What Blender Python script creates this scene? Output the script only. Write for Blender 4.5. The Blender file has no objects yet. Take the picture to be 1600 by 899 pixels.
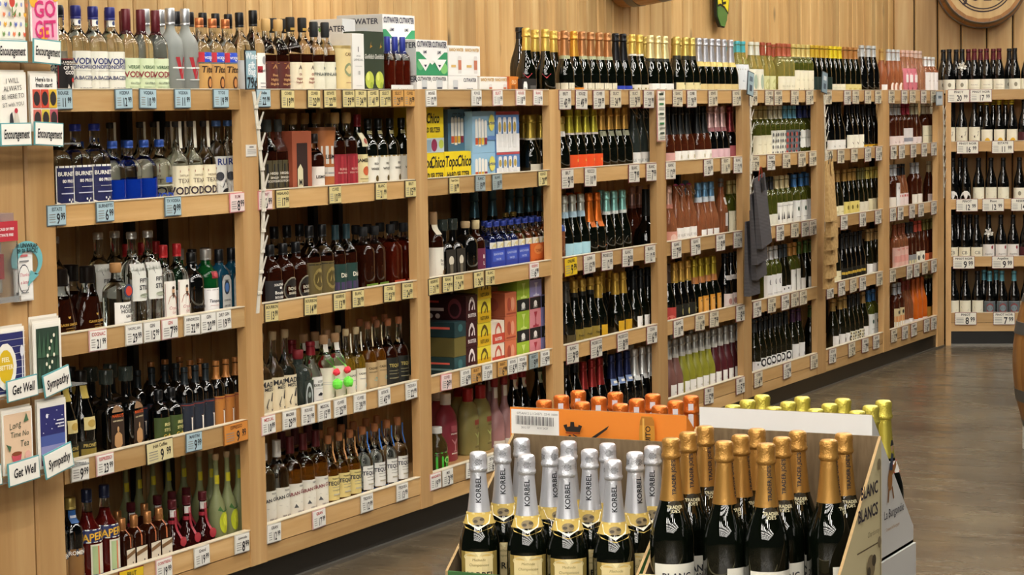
import bpy, math, random
from mathutils import Vector, Matrix
random.seed(7)
SC = bpy.context.scene
COL = SC.collection
# ------------------------------------------------------------------ camera
F = 3559.0
PITCH, ROLL, YAW = .0785, -.0151, .4643
CAM = Vector((0, -4.134, 1.602))
fw = Vector((math.cos(YAW)*math.cos(PITCH), math.sin(YAW)*math.cos(PITCH), -math.sin(PITCH)))
_r = Vector((math.sin(YAW), -math.cos(YAW), 0)); _u = _r.cross(fw)
RT = _r*math.cos(ROLL) + _u*math.sin(ROLL); UP = -_r*math.sin(ROLL) + _u*math.cos(ROLL)
cd = bpy.data.cameras.new('camera'); cam = bpy.data.objects.new('camera', cd); COL.objects.link(cam)
cd.sensor_width = 36; cd.lens = F/1600*36; cd.clip_end = 100
cam.matrix_world = Matrix(((RT.x, UP.x, -fw.x, CAM.x), (RT.y, UP.y, -fw.y, CAM.y), (RT.z, UP.z, -fw.z, CAM.z), (0, 0, 0, 1)))
SC.camera = cam
# ------------------------------------------------------------------ world, exposure
LAMP = 30.0
w = bpy.data.worlds.new('world'); SC.world = w; w.use_nodes = True
w.node_tree.nodes['Background'].inputs[0].default_value = (1, .95, .88, 1)
w.node_tree.nodes['Background'].inputs[1].default_value = .02
SC.view_settings.view_transform = 'Standard'; SC.view_settings.look = 'None'
SC.view_settings.gamma = 1; SC.view_settings.use_curve_mapping = False
SC.view_settings.exposure = 0.12

def ray(px, py): return fw + RT*((px-800)/F) - UP*((py-449.5)/F)
def proj(p):
    q = Vector(p)-CAM; z = q.dot(fw); return 800+F*q.dot(RT)/z, 449.5-F*q.dot(UP)/z
class Frame:                     # a shelf front: origin, direction along it, direction into it
    def __init__(s, o, e, n, rot): s.o, s.e, s.n, s.rot = Vector(o), Vector(e), Vector(n), rot
    def pt(s, u, d, z): v = s.o+s.e*u+s.n*d; return Vector((v.x, v.y, z))
    def u(s, px, z, d=0.0):      # where along the shelf the sight line through column px meets depth d at height z
        py = 450
        for _ in range(4):
            r = ray(px, py); pl = s.o+s.n*d
            t = (pl-CAM).dot(s.n)/r.dot(s.n); q = CAM+r*t; uu = (q-s.o).dot(s.e); py = proj(s.pt(uu, d, z))[1]
        return uu
WALL = Frame((0, 0, 0), (1, 0, 0), (0, 1, 0), 0.0)
A9 = math.radians(-70)
CORNER = Frame((14.62, 0, 0), (math.cos(A9), math.sin(A9), 0), (-math.sin(A9), math.cos(A9), 0), A9)

# ------------------------------------------------------------------ materials
def lin(h):
    if not isinstance(h, str): return tuple(h)
    c = [int(h[i:i+2], 16)/255 for i in (0, 2, 4)]
    return tuple(x/12.92 if x <= .04045 else ((x+.055)/1.055)**2.4 for x in c)
MATS = {}
def mat(col, rough=.5, metal=0.0, trans=0.0, ior=1.45, coat=0.0, emit=0.0, alpha=1.0):
    k = (col, rough, metal, trans, ior, coat, emit, alpha)
    if k in MATS: return MATS[k]
    m = bpy.data.materials.new('mat'); m.use_nodes = True; b = m.node_tree.nodes['Principled BSDF']
    c = lin(col); b.inputs['Base Color'].default_value = (*c, 1); b.inputs['Roughness'].default_value = rough
    b.inputs['Metallic'].default_value = metal; b.inputs['Transmission Weight'].default_value = trans
    b.inputs['IOR'].default_value = ior; b.inputs['Coat Weight'].default_value = coat; b.inputs['Alpha'].default_value = alpha
    if emit:
        b.inputs['Emission Color'].default_value = (*c, 1); b.inputs['Emission Strength'].default_value = emit
    MATS[k] = m; return m
def paper(c, r=.5): return mat(c, r)
def node_mat(name): 
    m = bpy.data.materials.new(name); m.use_nodes = True; t = m.node_tree
    return m, t, t.nodes['Principled BSDF'], t.nodes.new, t.links.new
def foil(c):                          # crinkled metal foil
    k = ('foil', c)
    if k in MATS: return MATS[k]
    m, t, b, N, L = node_mat('foil')
    b.inputs['Base Color'].default_value = (*lin(c), 1); b.inputs['Metallic'].default_value = .6; b.inputs['Roughness'].default_value = .33
    tc = N('ShaderNodeTexCoord'); n = N('ShaderNodeTexNoise'); n.inputs['Scale'].default_value = 150; n.inputs['Detail'].default_value = 3; n.inputs['Distortion'].default_value = 1.2; L(tc.outputs['Object'], n.inputs[0])
    sx = N('ShaderNodeSeparateXYZ'); L(tc.outputs['Object'], sx.inputs[0]); mr = N('ShaderNodeMapRange'); L(sx.outputs['Z'], mr.inputs[0]); mr.inputs[1].default_value = .25; mr.inputs[2].default_value = .275; mr.inputs[3].default_value = .08; mr.inputs[4].default_value = .55
    bp = N('ShaderNodeBump'); L(mr.outputs[0], bp.inputs['Strength']); bp.inputs['Distance'].default_value = .004; L(n.outputs[0], bp.inputs['Height']); L(bp.outputs[0], b.inputs['Normal'])
    MATS[k] = m; return m
def wood(name, c0, c1, c2, axis, rough=.42, knots=True, coat=.0):
    m, t, b, N, L = node_mat(name)
    g = N('ShaderNodeNewGeometry'); oi = N('ShaderNodeObjectInfo')
    mul = N('ShaderNodeVectorMath'); mul.operation = 'SCALE'; mul.inputs[0].default_value = (17.3, 9.1, 23.7); L(oi.outputs['Random'], mul.inputs['Scale'])
    add = N('ShaderNodeVectorMath'); L(g.outputs['Position'], add.inputs[0]); L(mul.outputs[0], add.inputs[1])
    mp = N('ShaderNodeMapping'); L(add.outputs[0], mp.inputs[0])
    mp.inputs['Scale'].default_value = (11, 11, .8) if axis == 'z' else (1.2, 1.2, 20)
    n1 = N('ShaderNodeTexNoise'); n1.inputs['Scale'].default_value = 1.0; n1.inputs['Detail'].default_value = 5; n1.inputs['Distortion'].default_value = .6; L(mp.outputs[0], n1.inputs[0])
    n2 = N('ShaderNodeTexNoise'); n2.inputs['Scale'].default_value = 5.0; n2.inputs['Detail'].default_value = 3; L(mp.outputs[0], n2.inputs[0])
    mix = N('ShaderNodeMix'); mix.data_type = 'FLOAT'; mix.inputs[0].default_value = .22; L(n1.outputs[0], mix.inputs[2]); L(n2.outputs[0], mix.inputs[3])
    cr = N('ShaderNodeValToRGB'); L(mix.outputs[0], cr.inputs[0])
    e = cr.color_ramp.elements; e[0].position = .27; e[0].color = (*lin(c0), 1); e[1].position = .73; e[1].color = (*lin(c2), 1)
    x = e.new(.5); x.color = (*lin(c1), 1)
    hs = N('ShaderNodeHueSaturation'); L(cr.outputs[0], hs.inputs['Color'])
    mr = N('ShaderNodeMapRange'); mr.inputs[3].default_value = .80; mr.inputs[4].default_value = 1.14; L(oi.outputs['Random'], mr.inputs[0]); L(mr.outputs[0], hs.inputs['Value'])
    out = hs.outputs[0]
    if knots:
        mk = N('ShaderNodeMapping'); L(add.outputs[0], mk.inputs[0]); mk.inputs['Scale'].default_value = (3.2, 3.2, 1.5)
        v = N('ShaderNodeTexVoronoi'); v.inputs['Scale'].default_value = 1.3; L(mk.outputs[0], v.inputs[0])
        kr = N('ShaderNodeValToRGB'); L(v.outputs['Distance'], kr.inputs[0]); k = kr.color_ramp.elements
        k[0].position = .035; k[0].color = (.25, .25, .25, 1); k[1].position = .11; k[1].color = (1, 1, 1, 1)
        mm = N('ShaderNodeMix'); mm.data_type = 'RGBA'; mm.blend_type = 'MULTIPLY'; mm.inputs[0].default_value = .85
        L(out, mm.inputs[6]); L(kr.outputs[0], mm.inputs[7]); out = mm.outputs[2]
    L(out, b.inputs['Base Color']); b.inputs['Roughness'].default_value = rough; b.inputs['Coat Weight'].default_value = coat
    bp = N('ShaderNodeBump'); bp.inputs['Strength'].default_value = .12; bp.inputs['Distance'].default_value = .004; L(mix.outputs[0], bp.inputs['Height']); L(bp.outputs[0], b.inputs['Normal'])
    return m
W_PLANK = wood('pine_plank', 'a98250', 'c6a068', 'd9bc86', 'z', .5)
W_POST = wood('oak_post', 'ad8450', 'c19864', 'd0ac78', 'z', .38, False, .15)
W_RAIL = wood('oak_rail', 'b08852', 'c49c66', 'd3b07c', 'x', .35, False, .2)
W_STAVE = wood('barrel_stave', '7a4f22', '95652f', 'ad7c40', 'z', .45, False, .1)
W_HEAD = wood('barrel_head', 'a98a58', 'bf9f6b', 'd0b37f', 'z', .5, False)
def floor_mat():
    m, t, b, N, L = node_mat('polished_concrete')
    g = N('ShaderNodeNewGeometry')
    n = N('ShaderNodeTexNoise'); n.inputs['Scale'].default_value = 1.3; n.inputs['Detail'].default_value = 9; n.inputs['Roughness'].default_value = .62; n.inputs['Distortion'].default_value = .7; L(g.outputs['Position'], n.inputs[0])
    cr = N('ShaderNodeValToRGB'); L(n.outputs[0], cr.inputs[0]); e = cr.color_ramp.elements
    e[0].position = .3; e[0].color = (*lin('443b2e'), 1); e[1].position = .72; e[1].color = (*lin('70654f'), 1); x = e.new(.5); x.color = (*lin('5a5040'), 1)
    s = N('ShaderNodeTexNoise'); s.inputs['Scale'].default_value = 38; s.inputs['Detail'].default_value = 4; L(g.outputs['Position'], s.inputs[0])
    sr = N('ShaderNodeValToRGB'); L(s.outputs[0], sr.inputs[0]); q = sr.color_ramp.elements; q[0].position = .36; q[0].color = (.62, .6, .56, 1); q[1].position = .5; q[1].color = (1, 1, 1, 1)
    mm = N('ShaderNodeMix'); mm.data_type = 'RGBA'; mm.blend_type = 'MULTIPLY'; mm.inputs[0].default_value = .6; L(cr.outputs[0], mm.inputs[6]); L(sr.outputs[0], mm.inputs[7]); L(mm.outputs[2], b.inputs['Base Color'])
    mp = N('ShaderNodeMapping'); mp.inputs['Rotation'].default_value = (0, 0, .47); mp.inputs['Scale'].default_value = (9, 1.6, 1); L(g.outputs['Position'], mp.inputs[0])
    k = N('ShaderNodeTexNoise'); k.inputs['Scale'].default_value = 1.0; k.inputs['Detail'].default_value = 7; k.inputs['Roughness'].default_value = .7; L(mp.outputs[0], k.inputs[0])
    kr = N('ShaderNodeValToRGB'); L(k.outputs[0], kr.inputs[0]); q = kr.color_ramp.elements; q[0].position = .34; q[0].color = (.62, .59, .55, 1); q[1].position = .45; q[1].color = (1, 1, 1, 1)
    m2 = N('ShaderNodeMix'); m2.data_type = 'RGBA'; m2.blend_type = 'MULTIPLY'; m2.inputs[0].default_value = .75; L(mm.outputs[2], m2.inputs[6]); L(kr.outputs[0], m2.inputs[7]); L(m2.outputs[2], b.inputs['Base Color'])
    rr = N('ShaderNodeMapRange'); rr.inputs[1].default_value = .3; rr.inputs[2].default_value = .7; rr.inputs[3].default_value = .10; rr.inputs[4].default_value = .36; L(k.outputs[0], rr.inputs[0]); L(rr.outputs[0], b.inputs['Roughness'])
    bp = N('ShaderNodeBump'); bp.inputs['Strength'].default_value = .05; bp.inputs['Distance'].default_value = .01; L(n.outputs[0], bp.inputs['Height']); L(bp.outputs[0], b.inputs['Normal'])
    b.inputs['IOR'].default_value = 1.5
    return m
M_FLOOR = floor_mat()
def card_mat():                      # raw corrugated board
    m, t, b, N, L = node_mat('brown_cardboard')
    g = N('ShaderNodeNewGeometry'); mp = N('ShaderNodeMapping'); mp.inputs['Scale'].default_value = (40, 40, 6); L(g.outputs['Position'], mp.inputs[0])
    n = N('ShaderNodeTexNoise'); n.inputs['Scale'].default_value = 2; n.inputs['Detail'].default_value = 5; L(mp.outputs[0], n.inputs[0])
    cr = N('ShaderNodeValToRGB'); L(n.outputs[0], cr.inputs[0]); e = cr.color_ramp.elements
    e[0].color = (*lin('5f4d34'), 1); e[1].color = (*lin('7a664a'), 1); e[0].position = .3; e[1].position = .7
    L(cr.outputs[0], b.inputs['Base Color']); b.inputs['Roughness'].default_value = .8; return m
M_CARD = card_mat()

GLASS = {
 'clear': mat('eef3f1', .02, 0, 1, 1.42), 'frost': mat('aab0ac', .42, 0, .45, 1.3), 'cleargreen': mat('d3dcc0', .02, 0, 1, 1.34),
 'blue': mat('1740b8', .04, 0, .55, 1.36), 'black': mat('050606', .03, 0, 0, 1.75), 'green': mat('060a05', .03, 0, 0, 1.75), 'olive': mat('121307', .03, 0, 0, 1.7),
 'emerald': mat('0c4a20', .04, 0, .25, 1.4), 'sapphire': mat('16485f', .05, 0, .2, 1.4), 'amber': mat('2a0f06', .04, 0, .15, 1.4), 'redamber': mat('4a1408', .04, 0, .25, 1.4),
 'whisky': mat('7c4a10', .03, 0, .6, 1.36), 'gold': mat('a8862a', .03, 0, .7, 1.36), 'darkred': mat('2a0808', .05, 0, .1, 1.45), 'aperol': mat('5a1410', .04, 0, .4, 1.36), 'rose': mat('c07a52', .04, 0, .6, 1.4),
 'roselight': mat('d8a482', .04, 0, .7, 1.4), 'rosedark': mat('4e2212', .04, 0, .25, 1.5), 'whitewine': mat('c6c070', .03, 0, .75, 1.42), 'greenwine': mat('5e6424', .03, 0, .45, 1.5),
 'lemon': mat('8f9668', .35, 0, .2, 1.3), 'frostrose': mat('7a544c', .35), 'frostyellow': mat('8c8a2c', .35), 'frostred': mat('4f1c22', .35), 'frostorange': mat('d4671c', .3),
 'margred': mat('8f3444', .45), 'margyel': mat('8f8a55', .45), 'pinkbody': mat('a97f82', .35), 'browntea': mat('4a3a1c', .1, 0, .3, 1.36), 'smoke': mat('55605a', .04, 0, .7, 1.36),
}
# ------------------------------------------------------------------ mesh builder
class MB:
    def __init__(s): s.v, s.f, s.m, s.mi, s.sm = [], [], [], [], []
    def mid(s, m):
        if m not in s.m: s.m.append(m)
        return s.m.index(m)
    def add(s, vs, fs, m, smooth=False):
        o = len(s.v); s.v += [tuple(v) for v in vs]; i = s.mid(m)
        for f in fs: s.f.append([a+o for a in f]); s.mi.append(i); s.sm.append(smooth)
    def box(s, x0, x1, y0, y1, z0, z1, m):
        s.add([(x0, y0, z0), (x1, y0, z0), (x1, y1, z0), (x0, y1, z0), (x0, y0, z1), (x1, y0, z1), (x1, y1, z1), (x0, y1, z1)],
              [(0, 3, 2, 1), (4, 5, 6, 7), (0, 1, 5, 4), (1, 2, 6, 5), (2, 3, 7, 6), (3, 0, 4, 7)], m)
    def prism(s, poly, fn0, fn1, m):        # polygon (2D) mapped through two placing functions, closed
        n = len(poly); s.add([fn0(*p) for p in poly]+[fn1(*p) for p in poly], [tuple(range(n))[::-1], tuple(range(n, 2*n))]+[(i, (i+1) % n, n+(i+1) % n, n+i) for i in range(n)], m)
    def tube(s, pts, r, m, seg=6):
        pts = [Vector(p) for p in pts]; vs = []; fs = []
        for i, p in enumerate(pts):
            t = (pts[min(i+1, len(pts)-1)]-pts[max(i-1, 0)]).normalized(); a = t.cross(Vector((.31, .2, .93))).normalized(); b = t.cross(a)
            vs += [p+(a*math.cos(k*6.2832/seg)+b*math.sin(k*6.2832/seg))*r for k in range(seg)]
        for i in range(len(pts)-1):
            fs += [(i*seg+k, i*seg+(k+1) % seg, (i+1)*seg+(k+1) % seg, (i+1)*seg+k) for k in range(seg)]
        s.add(vs, fs+[tuple(range(seg))[::-1], tuple(range((len(pts)-1)*seg, len(pts)*seg))], m, True)
    def mesh(s, name, sharp=True):
        me = bpy.data.meshes.new(name); me.from_pydata(s.v, [], s.f)
        for m in s.m: me.materials.append(m)
        me.polygons.foreach_set('material_index', s.mi); me.polygons.foreach_set('use_smooth', s.sm)
        if sharp and any(s.sm): me.set_sharp_from_angle(angle=math.radians(38))
        me.update(); return me
def link(name, data=None, parent=None, loc=None, rot=0.0):
    o = bpy.data.objects.new(name, data); COL.objects.link(o); o.parent = parent
    if loc is not None: o.location = loc
    if rot: o.rotation_euler = (0, 0, rot)
    return o
NUM = ['zero', 'first', 'second', 'third', 'fourth', 'fifth', 'sixth', 'seventh', 'eighth', 'ninth', 'tenth', 'eleventh', 'twelfth', 'thirteenth', 'fourteenth', 'fifteenth', 'sixteenth', 'seventeenth', 'eighteenth', 'nineteenth', 'twentieth']
CARD = ['no', 'one', 'two', 'three', 'four', 'five', 'six', 'seven', 'eight', 'nine', 'ten', 'eleven', 'twelve', 'thirteen', 'fourteen', 'fifteen', 'sixteen', 'seventeen', 'eighteen', 'nineteen', 'twenty']
def tag(o, label, cat, group=None, kind=None):
    if label: o['label'] = label
    if cat: o['category'] = cat
    if group: o['group'] = group
    if kind: o['kind'] = kind
    return o

# ------------------------------------------------------------------ lettering: glyph outlines taken once from the built-in font
GLY = {}
def load_glyphs():
    chars = [chr(c) for c in range(33, 127)]+['¢', 'é']
    objs = []
    def mk(s, off):
        c = bpy.data.curves.new('t', 'FONT'); c.body = s; c.resolution_u = 2; c.offset = off
        o = bpy.data.objects.new('t', c); COL.objects.link(o); objs.append((o, c)); return o
    base = mk('||', 0); want = {(c, b): (mk(c, .022*b), mk('|'+c+'|', 0)) for c in chars for b in (0, 1)}
    dg = bpy.context.evaluated_depsgraph_get(); dg.update()
    def wid(o):
        me = bpy.data.meshes.new_from_object(o.evaluated_get(dg)); x = [v.co.x for v in me.vertices]; w_ = max(x)-min(x); bpy.data.meshes.remove(me); return w_
    w0 = wid(base)
    for k, (o, p) in want.items():
        me = bpy.data.meshes.new_from_object(o.evaluated_get(dg))
        GLY[k] = ([(v.co.x, v.co.y) for v in me.vertices], [tuple(f.vertices) for f in me.polygons], wid(p)-w0)
        bpy.data.meshes.remove(me)
    for o, c in objs:
        bpy.data.objects.remove(o); bpy.data.curves.remove(c)
load_glyphs()
def text_geo(s, size, bold=0, shear=0.0, wide=1.0):
    vs, fs, x = [], [], 0.0
    for ch in s:
        if ch == ' ': x += .28; continue
        g = GLY.get((ch, bold))
        if g is None: continue
        o = len(vs); vs += [(x+a, b) for a, b in g[0]]; fs += [tuple(i+o for i in f) for f in g[1]]; x += g[2]
    return [((a-x/2+shear*b)*size*wide, (b-.35)*size) for a, b in vs], fs, x*size*wide

# ------------------------------------------------------------------ printing on surfaces: surf(s, t, eps) -> point
def T(text, t, size, col='1a1a1a', bold=1, s=0.0, rot=0, shear=0.0, wide=1.0): return ('T', text, s, t, size, col, bold, rot, shear, wide)
def B(s0, s1, t0, t1, col): return ('B', s0, s1, t0, t1, col)
def E(s, t, rs, rt, col): return ('E', s, t, rs, rt, col)
def P(pts, col): return ('P', pts, col)
def do_prints(mb, surf, hw, h, prints, paperlike=.55):
    # s in half-widths (-1..1) for B/E/P, metres for T; t in fractions of the panel's height
    for k, p in enumerate(prints):
        e = .0008+.00025*k
        if p[0] == 'T':
            _, txt, s, t, size, col, bold, rot, shear, wide = p
            vs, fs, _w = text_geo(txt, size, bold, shear, wide)
            c, sn = math.cos(math.radians(rot)), math.sin(math.radians(rot))
            mb.add([surf(s*hw+x*c-y*sn, t*h+x*sn+y*c, e) for x, y in vs], fs, mat(col, paperlike))
        elif p[0] == 'B':
            _, s0, s1, t0, t1, col = p; n = 5
            vs = [surf((s0+(s1-s0)*i/n)*hw, tt*h, e) for tt in (t0, t1) for i in range(n+1)]
            mb.add(vs, [(i, i+1, n+2+i, n+1+i) for i in range(n)], mat(col, paperlike))
        elif p[0] == 'E':
            _, s, t, rs, rt, col = p; n = 14
            vs = [surf(s*hw, t*h, e)]+[surf((s+rs*math.cos(i*6.2832/n))*hw, t*h+rt*h*math.sin(i*6.2832/n), e) for i in range(n)]
            mb.add(vs, [(0, 1+i, 1+(i+1) % n) for i in range(n)], mat(col, paperlike))
        else:
            mb.add([surf(a*hw, b*h, e) for a, b in p[1]], [tuple(range(len(p[1])))], mat(p[2], paperlike))

# ------------------------------------------------------------------ bottles
SHAPE = {
 'bdx': [(0, 0), (.92, 0), (1, .015), (1, .60), (.97, .645), (.85, .69), (.62, .73), (.45, .765), (.385, .80), (.37, .93), (.41, .935), (.41, .985), (.38, 1), (0, 1)],
 'bur': [(0, 0), (.93, 0), (1, .015), (1, .44), (.96, .50), (.83, .58), (.65, .66), (.49, .74), (.40, .81), (.36, .9), (.36, .94), (.40, .945), (.40, .985), (.37, 1), (0, 1)],
 'cha': [(0, 0), (.94, 0), (1, .015), (1, .33), (.985, .37), (.93, .42), (.83, .47), (.70, .525), (.585, .575), (.505, .63), (.455, .69), (.415, .75), (.38, .81), (.36, .85), (.35, .868), (.40, .875), (.43, .885), (.425, .898), (.39, .906), (.385, .95), (.395, .98), (.36, .995), (.28, 1), (0, 1)],
 'liq': [(0, 0), (.95, 0), (1, .012), (1, .57), (.97, .62), (.86, .67), (.62, .72), (.42, .76), (.345, .80), (.33, .88), (.33, 1), (0, 1)],
 'teq': [(0, 0), (.95, 0), (1, .012), (1, .48), (.96, .54), (.76, .60), (.48, .66), (.34, .72), (.28, .80), (.26, .90), (.26, 1), (0, 1)],
 'cog': [(0, 0), (.9, 0), (1, .03), (1, .15), (.9, .30), (.68, .48), (.42, .63), (.3, .7), (.27, .78), (.27, 1), (0, 1)],
 'grm': [(0, 0), (.85, 0), (1, .04), (1, .20), (.85, .32), (.5, .42), (.34, .5), (.3, .62), (.27, .85), (.27, 1), (0, 1)],
 'lim': [(0, 0), (.8, 0), (.96, .06), (1, .2), (.97, .35), (.8, .45), (.5, .53), (.34, .6), (.28, .7), (.25, .9), (.25, 1), (0, 1)],
 'ape': [(0, 0), (.93, 0), (1, .01), (.99, .5), (.95, .56), (.78, .62), (.5, .68), (.4, .73), (.33, .85), (.32, 1), (0, 1)],
 'jug': [(0, 0), (.92, 0), (1, .02), (1, .55), (.93, .66), (.75, .74), (.5, .79), (.36, .82), (.34, .88), (.34, 1), (0, 1)],
 'tea': [(0, 0), (.9, 0), (1, .03), (1, .42), (.92, .46), (1, .5), (.95, .62), (.7, .75), (.5, .82), (.45, .86), (.45, 1), (0, 1)],
 'rum': [(0, 0), (.94, 0), (1, .012), (.9, .35), (.98, .58), (.9, .66), (.6, .74), (.36, .8), (.3, .88), (.3, 1), (0, 1)],
 'squ': [(0, 0), (.95, 0), (1, .02), (1, .60), (.93, .68), (.6, .75), (.42, .78), (.38, .82), (.36, 1), (0, 1)],
}
def rad(prof, zf):
    p = [q for q in prof if True]
    for (r0, z0), (r1, z1) in zip(p, p[1:]):
        if z0 <= zf <= z1 and z1 > z0: return r0+(r1-r0)*(zf-z0)/(z1-z0)
    return p[-2][0]
def sect(a, r, n, ay):             # a = 0 looks along -Y (the label side)
    s, c = math.sin(a), math.cos(a)
    if n > 2:
        s = math.copysign(abs(s)**(2/n), s); c = math.copysign(abs(c)**(2/n), c)
    return r*s, -r*c*ay
def lathe(mb, prof, h, r, seg, n, ay, mfun, smooth=True, wob=0.0, grow=0.0):
    vs, rows = [], []
    for rf, zf in prof:
        if rf == 0: rows.append([len(vs)]); vs.append((0, 0, zf*h)); continue
        k = max(0, min(1, (rf-.45)/.35)); nn = 2+(n-2)*k if n > 2 else 2; aa = 1+(ay-1)*k; row = []
        for i in range(seg):
            q = 1+(wob*math.sin(i*2.9+zf*70)*random.uniform(.3, 1) if wob and zf > .86 else 0)
            x, y = sect(i*6.28318/seg, rf*r*q+grow, nn, aa); row.append(len(vs)); vs.append((x, y, zf*h))
        rows.append(row)
    for (a, b), (p0, p1) in zip(zip(rows, rows[1:]), zip(prof, prof[1:])):
        m = mfun((p0[1]+p1[1])/2)
        if len(a) == 1: fs = [(a[0], b[(i+1) % seg], b[i]) for i in range(seg)]
        elif len(b) == 1: fs = [(a[i], a[(i+1) % seg], b[0]) for i in range(seg)]
        else: fs = [(a[i], a[(i+1) % seg], b[(i+1) % seg], b[i]) for i in range(seg)]
        o = len(mb.v)
        mb.f += [[v+o for v in f] for f in fs]; mb.mi += [mb.mid(m)]*len(fs); mb.sm += [smooth]*len(fs)
    o = len(mb.v); mb.v += vs
def L(z0, z1, hw, col, *prints, name='label', eps=0.0): return dict(z0=z0, z1=z1, hw=hw, col=col, prints=prints, name=name, eps=eps)
STY = {}
def S(key, desc, name, shape, h, r, glass, cap, *labels, fill=None, n=2, ay=1.0, seg=20, extra=None):
    STY[key] = dict(desc=desc, name=name, shape=shape, h=h, r=r, glass=glass, cap=cap, labels=labels, fill=fill, n=n, ay=ay, seg=seg, extra=extra, parts=None)
def build_style(st):
    h, r, n, ay, seg, prof = st['h'], st['r'], st['n'], st['ay'], st['seg'], SHAPE[st['shape']]
    parts = []; mb = MB(); g = GLASS[st['glass']]; fl = st['fill']; clear = GLASS['clear']
    pr = list(prof)
    if fl and all(abs(z-fl) > .004 for _, z in pr):
        pr.append((rad(prof, fl), fl)); pr.sort(key=lambda q: q[1]) if False else None
        pr = [q for q in prof if q[1] < fl]+[(rad(prof, fl), fl)]+[q for q in prof if q[1] > fl]
    kind, zc, cc = st['cap'][:3]; cx = st['cap'][3:]
    lathe(mb, pr, h*(1 if kind == 'foil' else .985), r, seg, n, ay, (lambda z: clear if (fl and z > fl) else g))
    parts.append(('glass', mb.mesh('glass'), None))
    cm = MB(); rt = rad(prof, zc)
    if kind == 'foil':              # foil that follows the neck, optionally with a darker band
        cp = [(rad(prof, zc)+.006, zc)]+[(q[0]+.02, q[1]) for q in prof if q[1] > zc+.004 and q[0] > 0]+[(0, 1.004)]
        cp[-2] = (cp[-2][0], 1.003)
        m0 = foil(cc); band = cx[0] if cx else None
        lathe(cm, cp, h, r, seg, 2, 1, lambda z: (mat(band, .4) if band and z < zc+(cx[1] if len(cx) > 1 else .05) else m0), wob=cx[2] if len(cx) > 2 else 0)
        parts.append(('foil', cm.mesh('foil'), None))
    elif kind == 'sleeve':          # matt capsule of a still wine
        cp = [(rad(prof, zc)+.02, zc)]+[(q[0]+.025, q[1]) for q in prof if q[1] > zc+.004 and q[0] > 0]+[(0, 1.004)]; cp[-2] = (cp[-2][0], 1.003)
        m0 = mat(cc, .38, .25); band = cx[0] if cx else None
        lathe(cm, cp, h, r, seg, 2, 1, lambda z: mat(band, .4) if band and z < zc+.06 else m0)
        parts.append(('capsule', cm.mesh('capsule'), None))
    elif kind == 'screw':
        rc = max(rad(prof, .95), .30)+.06; m0 = mat(cc, .32, cx[0] if cx else .2)
        cp = [(0, zc-.001), (rc, zc), (rc, zc+.02), (rc*.96, zc+.024), (rc, zc+.03), (rc, .99), (rc*.9, 1.0), (0, 1.0)]
        lathe(cm, cp, h, r, seg, 2, 1, lambda z: m0); parts.append(('cap', cm.mesh('cap'), None))
    elif kind == 'cork':
        rc = rad(prof, .95)+.09; m0 = mat(cc, .6)
        cp = [(0, zc-.001), (rc*.86, zc), (rc, zc+.02), (rc*1.02, .985), (rc*.9, 1.0), (0, 1.0)]
        lathe(cm, cp, h, r, seg, 2, 1, lambda z: m0); parts.append(('stopper', cm.mesh('stopper'), None))
    elif kind == 'swing':
        rc = rad(prof, .95)
        cp = [(0, .97), (rc*.8, .972), (rc*.9, .985), (rc*.5, 1.01), (0, 1.012)]
        lathe(cm, cp, h, r, seg, 2, 1, lambda z: mat(cc, .3)); parts.append(('stopper', cm.mesh('stopper'), None))
        wm = MB(); ww = mat('c9ccc9', .25, .9)
        for s_ in (-1, 1): wm.tube([(s_*.018, 0, h*.99), (s_*.021, -.012, h*.93), (s_*.020, -.026, h*.87), (s_*.012, -.03, h*.83)], .0016, ww, 5)
        wm.tube([(-.012, -.03, h*.83), (0, -.034, h*.82), (.012, -.03, h*.83)], .0016, ww, 5); wm.tube([(-.018, 0, h*.99), (0, 0, h*1.008), (.018, 0, h*.99)], .0016, ww, 5)
        parts.append(('wire_bail', wm.mesh('wire_bail'), None))
    for lb in st['labels']:
        lm = MB(); z0, z1, hw = lb['z0']*h, lb['z1']*h, lb['hw']
        if n > 2:
            def surf(s, t, e, z0=z0): return (s, -(rad(prof, (z0+t)/h)*r*ay+.0006+e), z0+t)
        else:
            def surf(s, t, e, z0=z0):
                R = rad(prof, min(.99, (z0+t)/h))*r*1.0+.0007+e+lb['eps']; a = s/R
                x, y = sect(a, R, 2, 1); return (x, y*ay if rad(prof, (z0+t)/h) > .6 else y, z0+t)
        ns = 10 if n == 2 else 1; nz = 1 if rad(prof, lb['z0']) == rad(prof, lb['z1']) and n == 2 and lb['z1'] < .5 else 4
        vs = [surf((-1+2*i/ns)*hw, (z1-z0)*j/nz, 0) for j in range(nz+1) for i in range(ns+1)]
        if lb['col']: lm.add(vs, [(j*(ns+1)+i, j*(ns+1)+i+1, (j+1)*(ns+1)+i+1, (j+1)*(ns+1)+i) for j in range(nz) for i in range(ns)], mat(lb['col'], .5) if lb['col'] else None, True)
        do_prints(lm, surf, hw, z1-z0, lb['prints'])
        parts.append((lb['name'], lm.mesh(lb['name'], False), None))
    if st['extra']: parts += st['extra'](st)
    st['parts'] = parts
ON = {'foil_dots': 'foil', 'neck_print': 'foil', 'tax_strip': 'foil', 'shoulder_foil': 'foil', 'paper_strip': 'stopper', 'cap_band': 'stopper', 'wax_seal': 'ribbon', 'wire_bail': 'stopper'}   # sub-parts and what they sit on
def put_bottle(key, loc, rot):
    st = STY[key]
    if st['parts'] is None: build_style(st)
    o = link(st['name'], None, None, loc, rot); o.empty_display_size = .05
    made = {}
    for nm, me, _ in st['parts']: made[nm] = link(nm, me, made.get(ON.get(nm, '')) or o)
    return o
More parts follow.
